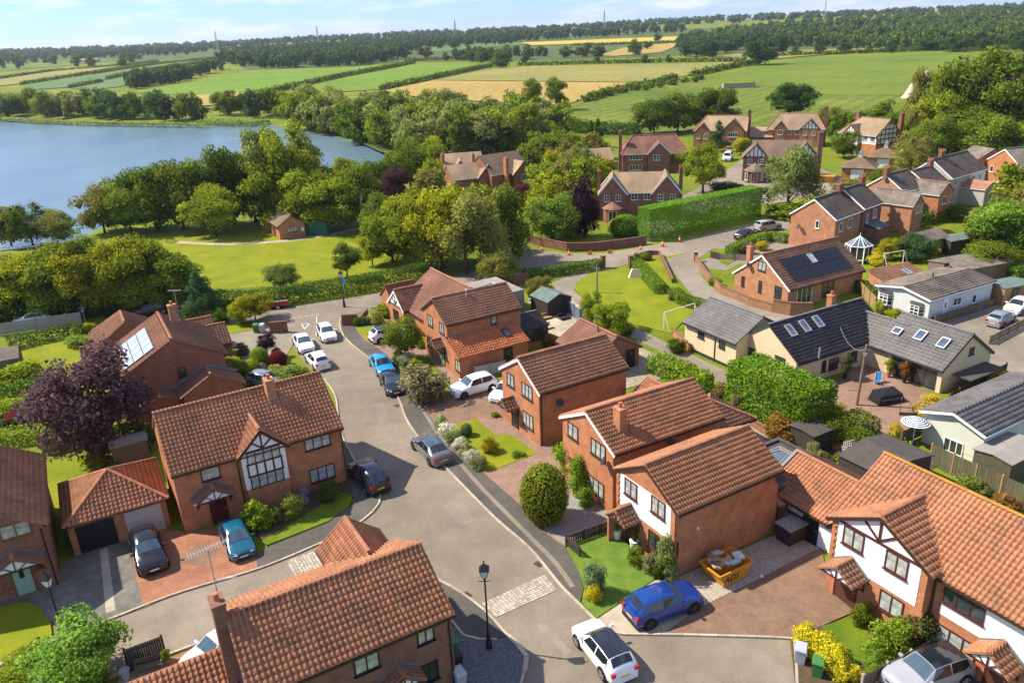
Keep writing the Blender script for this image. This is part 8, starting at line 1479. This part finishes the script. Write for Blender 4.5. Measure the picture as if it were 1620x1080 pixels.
row([(1545, 240, 70, 110, MD), (1500, 240, 96, 84, MD), (1478, 245, 140, 76, LG), (1455, 230, 100, 50, OL), (1590, 235, 130, 80, LG), (1618, 240, 140, 70, LG), (1530, 250, 165, 90, MD), (1470, 262, 180, 70, MD), (1605, 260, 190, 90, LG), (1560, 262, 180, 80, MD)], 'large tree in the group behind the terrace', 'trees behind the terrace', ('tall', 'round')); T(1438, 290, 205, 62, OL, 'weep', 'loose olive tree with pale trunk by the terrace chimney', name='birch_tree'); T(1395, 300, 262, 50, MD, 'round', 'garden tree below the cupola garages'); T(1348, 318, 280, 60, OL, 'round', 'bushy tree beside the village drive'); T(1335, 250, 205, 44, MD, 'round', 'garden tree by the half timbered porch')
T(1592, 410, 312, 92, (0.160, 0.254, 0.029), 'round', 'big bright green tree in the village gardens'); T(1565, 432, 378, 80, MD, 'round', 'dark rounded tree in the village garden', tf=.03); T(1445, 412, 366, 56, (0.072, 0.131, 0.043), 'round', 'layered dark shrubby tree by the white conservatory', tf=.03); T(1405, 410, 376, 34, YG, 'tall', 'light green garden tree by the goal frame'); T(1610, 350, 300, 60, YG, 'round', 'yellow tipped tree behind the bright garden tree')
T(128, 1082, 985, 128, (0.189, 0.290, 0.043), 'round', 'light green leafy bush tree behind the street lamp', tf=.02); T(880, 175, 120, 40, MD, 'tall', 'first tall hedgerow tree by the barley', far=True, tf=.05); T(843, 178, 122, 34, MD, 'tall', 'second tall hedgerow tree by the barley', far=True, tf=.05)
# shore woods: individual trees of the right bank and far shore
def bank(label, group, pts_, hr, cols, seed, kinds, wr=(.75, 1.05)):
    rs = random.Random(seed)
    for px, py in pts_:
        P = GT(px, py); h = rs.uniform(*hr); tree_w(P, h, h * rs.uniform(*wr), rs.choice(cols), rs.choice(kinds), label, group, trunk=False, tf=.02)
KM = ('round_m', 'tall_m', 'round_m')
pts_ = []
rs_ = random.Random(3)
for lo_, hi_, y0_, y1_, n_ in ((420, 540, 190, 178, 12), (500, 600, 212, 182, 14), (580, 680, 238, 188, 18), (660, 770, 258, 195, 22), (760, 860, 262, 200, 16), (800, 905, 245, 215, 8)):
    for i in range(n_):
        t_ = rs_.random(); x = lo_ + (hi_ - lo_) * rs_.random(); pts_.append((x, y0_ + (y1_ - y0_) * t_))
pts_ += [(470 + i * 7.5 + rs_.uniform(-3, 3), 199 + i * 1.85 + rs_.uniform(-5, 0)) for i in range(24)]
bank('willow or alder in the wood along the right lake bank', 'right bank lakeside wood', pts_, (9, 14), [MD, LG, WL, WL, MD, DK], 5, KM)
pts_ = [(x + rs_.uniform(-6, 6), 186 + x * .022 + rs_.uniform(-9, 1)) for x in range(-20, 232, 9)] + [(x, 186 + x * .02 + rs_.uniform(-6, 1)) for x in (242, 256, 270, 284, 300, 316)] + [(x, 184 + rs_.uniform(-5, 5)) for x in (352, 368, 384, 400)]
bank('dark tree in the belt along the far lake shore', 'far shore tree belt', pts_, (9, 14), [DK, MD, DK, (0.065, 0.116, 0.029), WL], 6, KM)
pts_ = [(rs_.uniform(612, 705), rs_.uniform(262, 330)) for _ in range(16)] + [(rs_.uniform(690, 870), rs_.uniform(212, 246)) for _ in range(20)] + [(rs_.uniform(820, 965), rs_.uniform(232, 282)) for _ in range(14)] + [(rs_.uniform(835, 945), rs_.uniform(300, 345)) for _ in range(10)]
bank('garden tree in the greenery around the tan roofed houses', 'upper estate garden trees', pts_, (4.5, 9), [MD, LG, YG, OL, MD, LG], 8, KM)
pts_ = [(rs_.uniform(1300, 1480), rs_.uniform(196, 222)) for _ in range(14)] + [(rs_.uniform(1440, 1625), rs_.uniform(222, 262)) for _ in range(16)] + [(rs_.uniform(1560, 1625), rs_.uniform(330, 430)) for _ in range(7)]
bank('garden tree in the greenery around the terrace gardens', 'terrace garden trees', pts_, (5, 9), [MD, LG, OL, MD], 9, KM)
# hedgerow and field trees
for px, py, ty, wp in ((745, 98, 78, 26), (768, 100, 72, 30), (795, 107, 80, 30), (835, 94, 74, 22), (895, 92, 72, 26), (920, 91, 72, 24), (945, 90, 70, 26), (1005, 88, 60, 22), (1040, 66, 52, 16), (672, 92, 72, 24), (640, 92, 73, 22), (705, 96, 82, 14), (830, 103, 86, 12)):
    T(px, py, ty, wp, DK, 'round_m', 'rounded dark tree standing along the field hedges', 'field hedgerow trees', far=True, trunk=False, tf=.02)
for px, py, ty, wp in ((1200, 103, 60, 54), (1232, 84, 52, 30), (1160, 80, 58, 26), (1120, 92, 60, 40), (1094, 90, 62, 36), (1282, 74, 48, 26), (1258, 88, 73, 17), (1296, 86, 68, 15), (1337, 84, 66, 22), (1376, 82, 72, 14), (1408, 84, 63, 17), (1468, 80, 58, 44), (1515, 82, 56, 40), (1020, 100, 86, 12), (1058, 99, 86, 12), (945, 100, 88, 10), (1610, 82, 60, 30), (1560, 80, 58, 26)):
    T(px, py, ty, wp, (0.052, 0.099, 0.023), 'round_m', 'dark tree standing along the upper meadow hedge', 'upper meadow trees', far=True, trunk=False, tf=.03)
for i in range(34):
    px = rs_.uniform(0, 1080); T(px, 100 - px * .022 + rs_.uniform(-6, 14) * (1 - px / 1600), 90 - px * .022 - 3, rs_.uniform(9, 16), DK, 'round_m', 'small rounded field tree scattered across the far fields', 'scattered far field trees', far=True, trunk=False, tf=.02)
for i in range(13): T(950 + i * 13 + (i % 3) * 3, 152 - i * 2.1 + (i % 2) * 2, 142 - i * 2.1, 14, MD, 'round_m', 'bushy thorn in the hedgerow above the rough meadow', 'thorn bushes of the hedgerow', far=True, trunk=False, tf=0, name='thorn_bush', cat='bush')

# ------------------------------------------------------------------ shrubs and garden plants
Sh = shrub
Sh(862, 824, 738, 72, (.2, .23, .025), 'large oval clipped evergreen on the gravel', name='clipped_evergreen', z=.1, kind='ball'); Sh(412, 835, 790, 44, (0.203, 0.275, 0.022), 'round bright lime shrub by the timbered bay'); Sh(438, 826, 796, 28, (0.131, 0.160, 0.043), 'dull green shrub between lime mounds'); Sh(464, 818, 778, 40, (0.246, 0.275, 0.043), 'round yellow green shrub under the bay window'); Sh(450, 812, 788, 18, (0.250, 0.200, 0.312), 'lilac hydrangea by the bay'); Sh(482, 796, 772, 26, (0.253, 0.230, 0.368), 'pale lavender shrub below the lower window'); Sh(520, 788, 764, 40, DK, 'dark shrubs under the lower right window')
Sh(672, 634, 576, 76, (0.203, 0.174, 0.087), 'olive pink flowering shrub beside the drive', kind='bush', name='flowering_shrub'); Sh(690, 624, 600, 34, LG, 'green shrub beside the flowering one'); Sh(633, 576, 552, 26, MD, 'dark shrub under the street tree'); Sh(646, 582, 556, 26, (0.312, 0.312, 0.200), 'cream flowering shrub under the street tree', name='flowering_shrub'); Sh(657, 590, 566, 26, (0.250, 0.275, 0.025), 'lime shrub under the street tree'); Sh(668, 552, 538, 14, MD, 'small ball shrub by the path')
Sh(594, 512, 490, 32, (0.338, 0.338, 0.075), 'round golden variegated shrub in the corner bed', name='golden_shrub'); Sh(566, 516, 502, 14, MD, 'small dark ball in the corner bed', kind='ball'); Sh(578, 514, 500, 20, (0.087, 0.145, 0.058), 'blue green ground shrub in the corner bed'); Sh(612, 500, 480, 30, LG, 'green shrub behind the golden one'); Sh(604, 494, 478, 24, (0.290, 0.290, 0.029), 'lime shrub behind the golden one')
Sh(412, 578, 550, 32, (0.188, 0.263, 0.019), 'round bright green shrub on the forecourt bed', kind='ball'); Sh(441, 578, 556, 28, (0.189, 0.029, 0.036), 'dark red clipped shrub on the forecourt bed', name='red_shrub', kind='ball'); T(424, 566, 528, 34, (0.043, 0.022, 0.036), 'round', 'small dark purple standard tree on the forecourt', name='purple_standard_tree', tf=.35); Sh(384, 560, 540, 24, (0.145, 0.145, 0.058), 'olive shrub at the forecourt edge'); Sh(440, 568, 548, 18, OL, 'olive shrub beside the purple standard'); Sh(372, 588, 564, 40, (0.250, 0.275, 0.025), 'golden shrub beside the solar house'); Sh(395, 592, 568, 40, LG, 'green shrubs beside the solar house'); Sh(418, 592, 574, 24, (0.145, 0.116, 0.131), 'dusky shrub on the forecourt bed'); Sh(465, 604, 578, 50, (0.160, 0.217, 0.043), 'spiky green shrub above the bay house ridge'); Sh(440, 596, 576, 30, (0.275, 0.250, 0.062), 'straw coloured grass clump'); Sh(350, 512, 488, 30, DK, 'dark rounded bush below the conifer')
for i, (x, y) in enumerate(((698, 678), (708, 690), (718, 700), (728, 712), (738, 723), (748, 732), (758, 742))): Sh(x, y, y - 22, 26, (.55, .55, .42) if i % 2 else (.26, .3, .12), 'white rose bush in the row along the footway', name='rose_bush', group='white rose hedge row')
Sh(775, 716, 688, 30, (0.414, 0.356, 0.023), 'round golden shrub on the small front lawn', name='golden_shrub'); Sh(738, 690, 670, 20, (0.145, 0.203, 0.072), 'grey green ball shrub on the small front lawn', kind='ball'); Sh(784, 660, 651, 14, LG, 'tiny shrub on the drive'); Sh(820, 722, 714, 24, MD, 'low plants at the lawn corner')
Sh(902, 748, 688, 62, (0.175, 0.263, 0.020), 'bright climbing shrub on the brick facade', name='climbing_shrub'); Sh(920, 778, 716, 50, (0.174, 0.275, 0.023), 'leafy climber around the lower window', name='climbing_shrub'); Sh(926, 802, 770, 30, (0.160, 0.246, 0.023), 'leafy base of the climber', name='climbing_shrub')
Sh(940, 938, 888, 38, (0.160, 0.217, 0.087), 'rounded variegated shrub on the artificial lawn'); Sh(938, 952, 922, 28, (0.460, 0.368, 0.023), 'yellow shrub on the artificial lawn', name='golden_shrub'); Sh(1010, 892, 866, 34, MD, 'dark shrub under the white facade'); Sh(1032, 904, 874, 32, (0.232, 0.232, 0.087), 'flowering shrub under the white facade', name='flowering_shrub'); Sh(1054, 912, 842, 38, (0.217, 0.275, 0.072), 'tall loose shrub at the white house corner'); Sh(1042, 914, 888, 28, DK, 'dark shrub at the white house corner'); Sh(1063, 918, 880, 28, (0.232, 0.261, 0.102), 'pale leafed shrub at the white house corner')
for x, y, ty, wd in ((1272, 1018, 988, 40), (1292, 1034, 998, 46), (1312, 1056, 1016, 46), (1326, 1070, 1036, 36)): Sh(x, y, ty, wd, (0.483, 0.414, 0.023), 'golden yellow shrub in the mound by the wheelie bins', name='golden_shrub', group='golden shrub mound')
Sh(1362, 988, 954, 30, MD, 'green shrub beside the brown door'); Sh(1408, 1030, 978, 54, (0.213, 0.288, 0.025), 'bright lime shrub beside the timbered gable'); Sh(1388, 1046, 1004, 44, (0.200, 0.288, 0.025), 'bright lime shrub along the brown fence'); Sh(1446, 1020, 962, 52, (0.102, 0.123, 0.036), 'dark leafy shrub at the gable corner'); Sh(1378, 1062, 1036, 30, (0.189, 0.290, 0.029), 'low green shrub along the brown fence'); Sh(1352, 1076, 1052, 24, (0.460, 0.368, 0.023), 'small golden shrub by the fence end', name='golden_shrub')
Sh(990, 372, 340, 50, (0.160, 0.261, 0.023), 'round bright clipped bush above the estate wall', kind='ball'); Sh(970, 366, 346, 26, (0.325, 0.325, 0.037), 'yellow bush above the estate wall', name='golden_shrub'); Sh(905, 374, 356, 40, (0.300, 0.325, 0.037), 'yellow green bush behind the estate wall'); Sh(868, 474, 452, 26, (0.375, 0.300, 0.025), 'golden shrub behind the garden shed', name='golden_shrub'); Sh(840, 470, 454, 20, LG, 'green shrub behind the garden shed'); Sh(870, 548, 526, 34, (0.275, 0.174, 0.043), 'russet shrub by the conservatory'); Sh(990, 528, 512, 24, DK, 'dark bush beside the lane tree')
Sh(1022, 412, 400, 18, MD, 'round bush on the lawn island', kind='ball'); Sh(1008, 418, 398, 16, MD, 'dark bush beside the gate pier'); Sh(1066, 475, 462, 20, (0.131, 0.116, 0.043), 'brown bush in the lawn hedge gap'); Sh(1130, 452, 438, 22, LG, 'green bush under the chalet gable'); Sh(1070, 558, 534, 30, DK, 'dark bush before the cream bungalow')
Sh(1236, 694, 654, 54, (0.290, 0.160, 0.036), 'russet photinia bush beside the slab patio', name='photinia_bush'); Sh(1300, 746, 712, 40, (0.145, 0.131, 0.036), 'tangled brown green shrub behind the flat roof'); Sh(1346, 750, 716, 50, (0.145, 0.189, 0.029), 'green shrub on the terrace bank'); Sh(1286, 722, 696, 18, (0.250, 0.275, 0.125), 'small palm like plant by the flat roof'); Sh(1145, 628, 604, 36, (0.189, 0.145, 0.043), 'brownish shrubs between lane and garden'); Sh(1170, 650, 622, 34, (0.217, 0.174, 0.072), 'straw green shrubs below the big hedge'); Sh(1320, 664, 640, 40, LG, 'leafy end of the conifer hedge')
Sh(1468, 666, 640, 34, (0.483, 0.380, 0.034), 'yellow flowering shrub by the fence corner', name='golden_shrub'); Sh(1472, 640, 622, 30, (0.483, 0.380, 0.034), 'yellow flowering shrub by the cream corner', name='golden_shrub'); Sh(1462, 658, 634, 38, (0.375, 0.275, 0.088), 'straw ornamental grass dome on the patio'); Sh(1415, 692, 668, 22, (0.460, 0.345, 0.034), 'yellow shrub at the patio end', name='golden_shrub'); Sh(1582, 610, 586, 34, (0.350, 0.325, 0.037), 'yellow shrub behind the olive fence', name='golden_shrub'); Sh(1535, 782, 752, 50, (0.174, 0.203, 0.043), 'green bush before the olive fence'); Sh(1590, 808, 780, 42, (0.261, 0.145, 0.043), 'russet bush before the olive fence'); Sh(1415, 505, 488, 26, LG, 'green bush before the grey park home'); Sh(1390, 496, 474, 16, (0.300, 0.300, 0.037), 'yellow bush before the grey park home')
Sh(1386, 420, 398, 26, (0.483, 0.402, 0.023), 'golden bush beside the white conservatory', name='golden_shrub'); Sh(1388, 408, 392, 16, (0.414, 0.345, 0.023), 'golden topiary ball beside the white conservatory', name='golden_shrub', kind='ball'); Sh(1467, 408, 386, 24, (0.460, 0.391, 0.023), 'bright golden bush before the teal door', name='golden_shrub'); Sh(1493, 398, 382, 16, LG, 'green ball bush by the plank shed'); Sh(1204, 396, 380, 22, (0.460, 0.380, 0.023), 'golden bush by the end terrace chimney', name='golden_shrub'); Sh(1180, 402, 384, 24, (0.145, 0.131, 0.058), 'brown bush behind the pale fence'); Sh(1260, 336, 320, 26, (0.437, 0.345, 0.023), 'golden bush beside the end terrace', name='golden_shrub'); Sh(1415, 300, 280, 40, MD, 'garden bush by terrace chimneys'); Sh(1310, 330, 312, 50, OL, 'bushes along the village drive'); Sh(1250, 345, 322, 70, MD, 'bushes below the birch'); Sh(1150, 300, 288, 60, (0.087, 0.102, 0.058), 'dusky flower border above the tall hedge')
Sh(30, 605, 575, 60, LG, 'leafy shrubs beside the left shed'); Sh(15, 665, 630, 70, LG, 'big leafy bush in the left garden'); Sh(60, 650, 618, 56, MD, 'bush beside the washing line'); Sh(125, 548, 530, 34, (0.203, 0.290, 0.043), 'palm like shrub on the left lawn'); Sh(140, 524, 510, 20, YG, 'yellow bush by the left fence'); Sh(215, 695, 660, 60, DK, 'dark bushes beneath the purple plum'); Sh(190, 735, 715, 44, MD, 'shrubs in front of the garage lawn'); Sh(155, 738, 716, 40, LG, 'leafy shrub on the garage lawn'); Sh(230, 712, 690, 40, DK, 'dark shrubs beside the bay house gable'); Sh(40, 1045, 1032, 50, LG, 'low plants at the lawn edge by the footpath'); Sh(150, 1080, 1050, 40, (0.174, 0.131, 0.072), 'brown grass under the light green bush'); Sh(20, 1085, 1062, 50, LG, 'leafy tips at the bottom hedge')
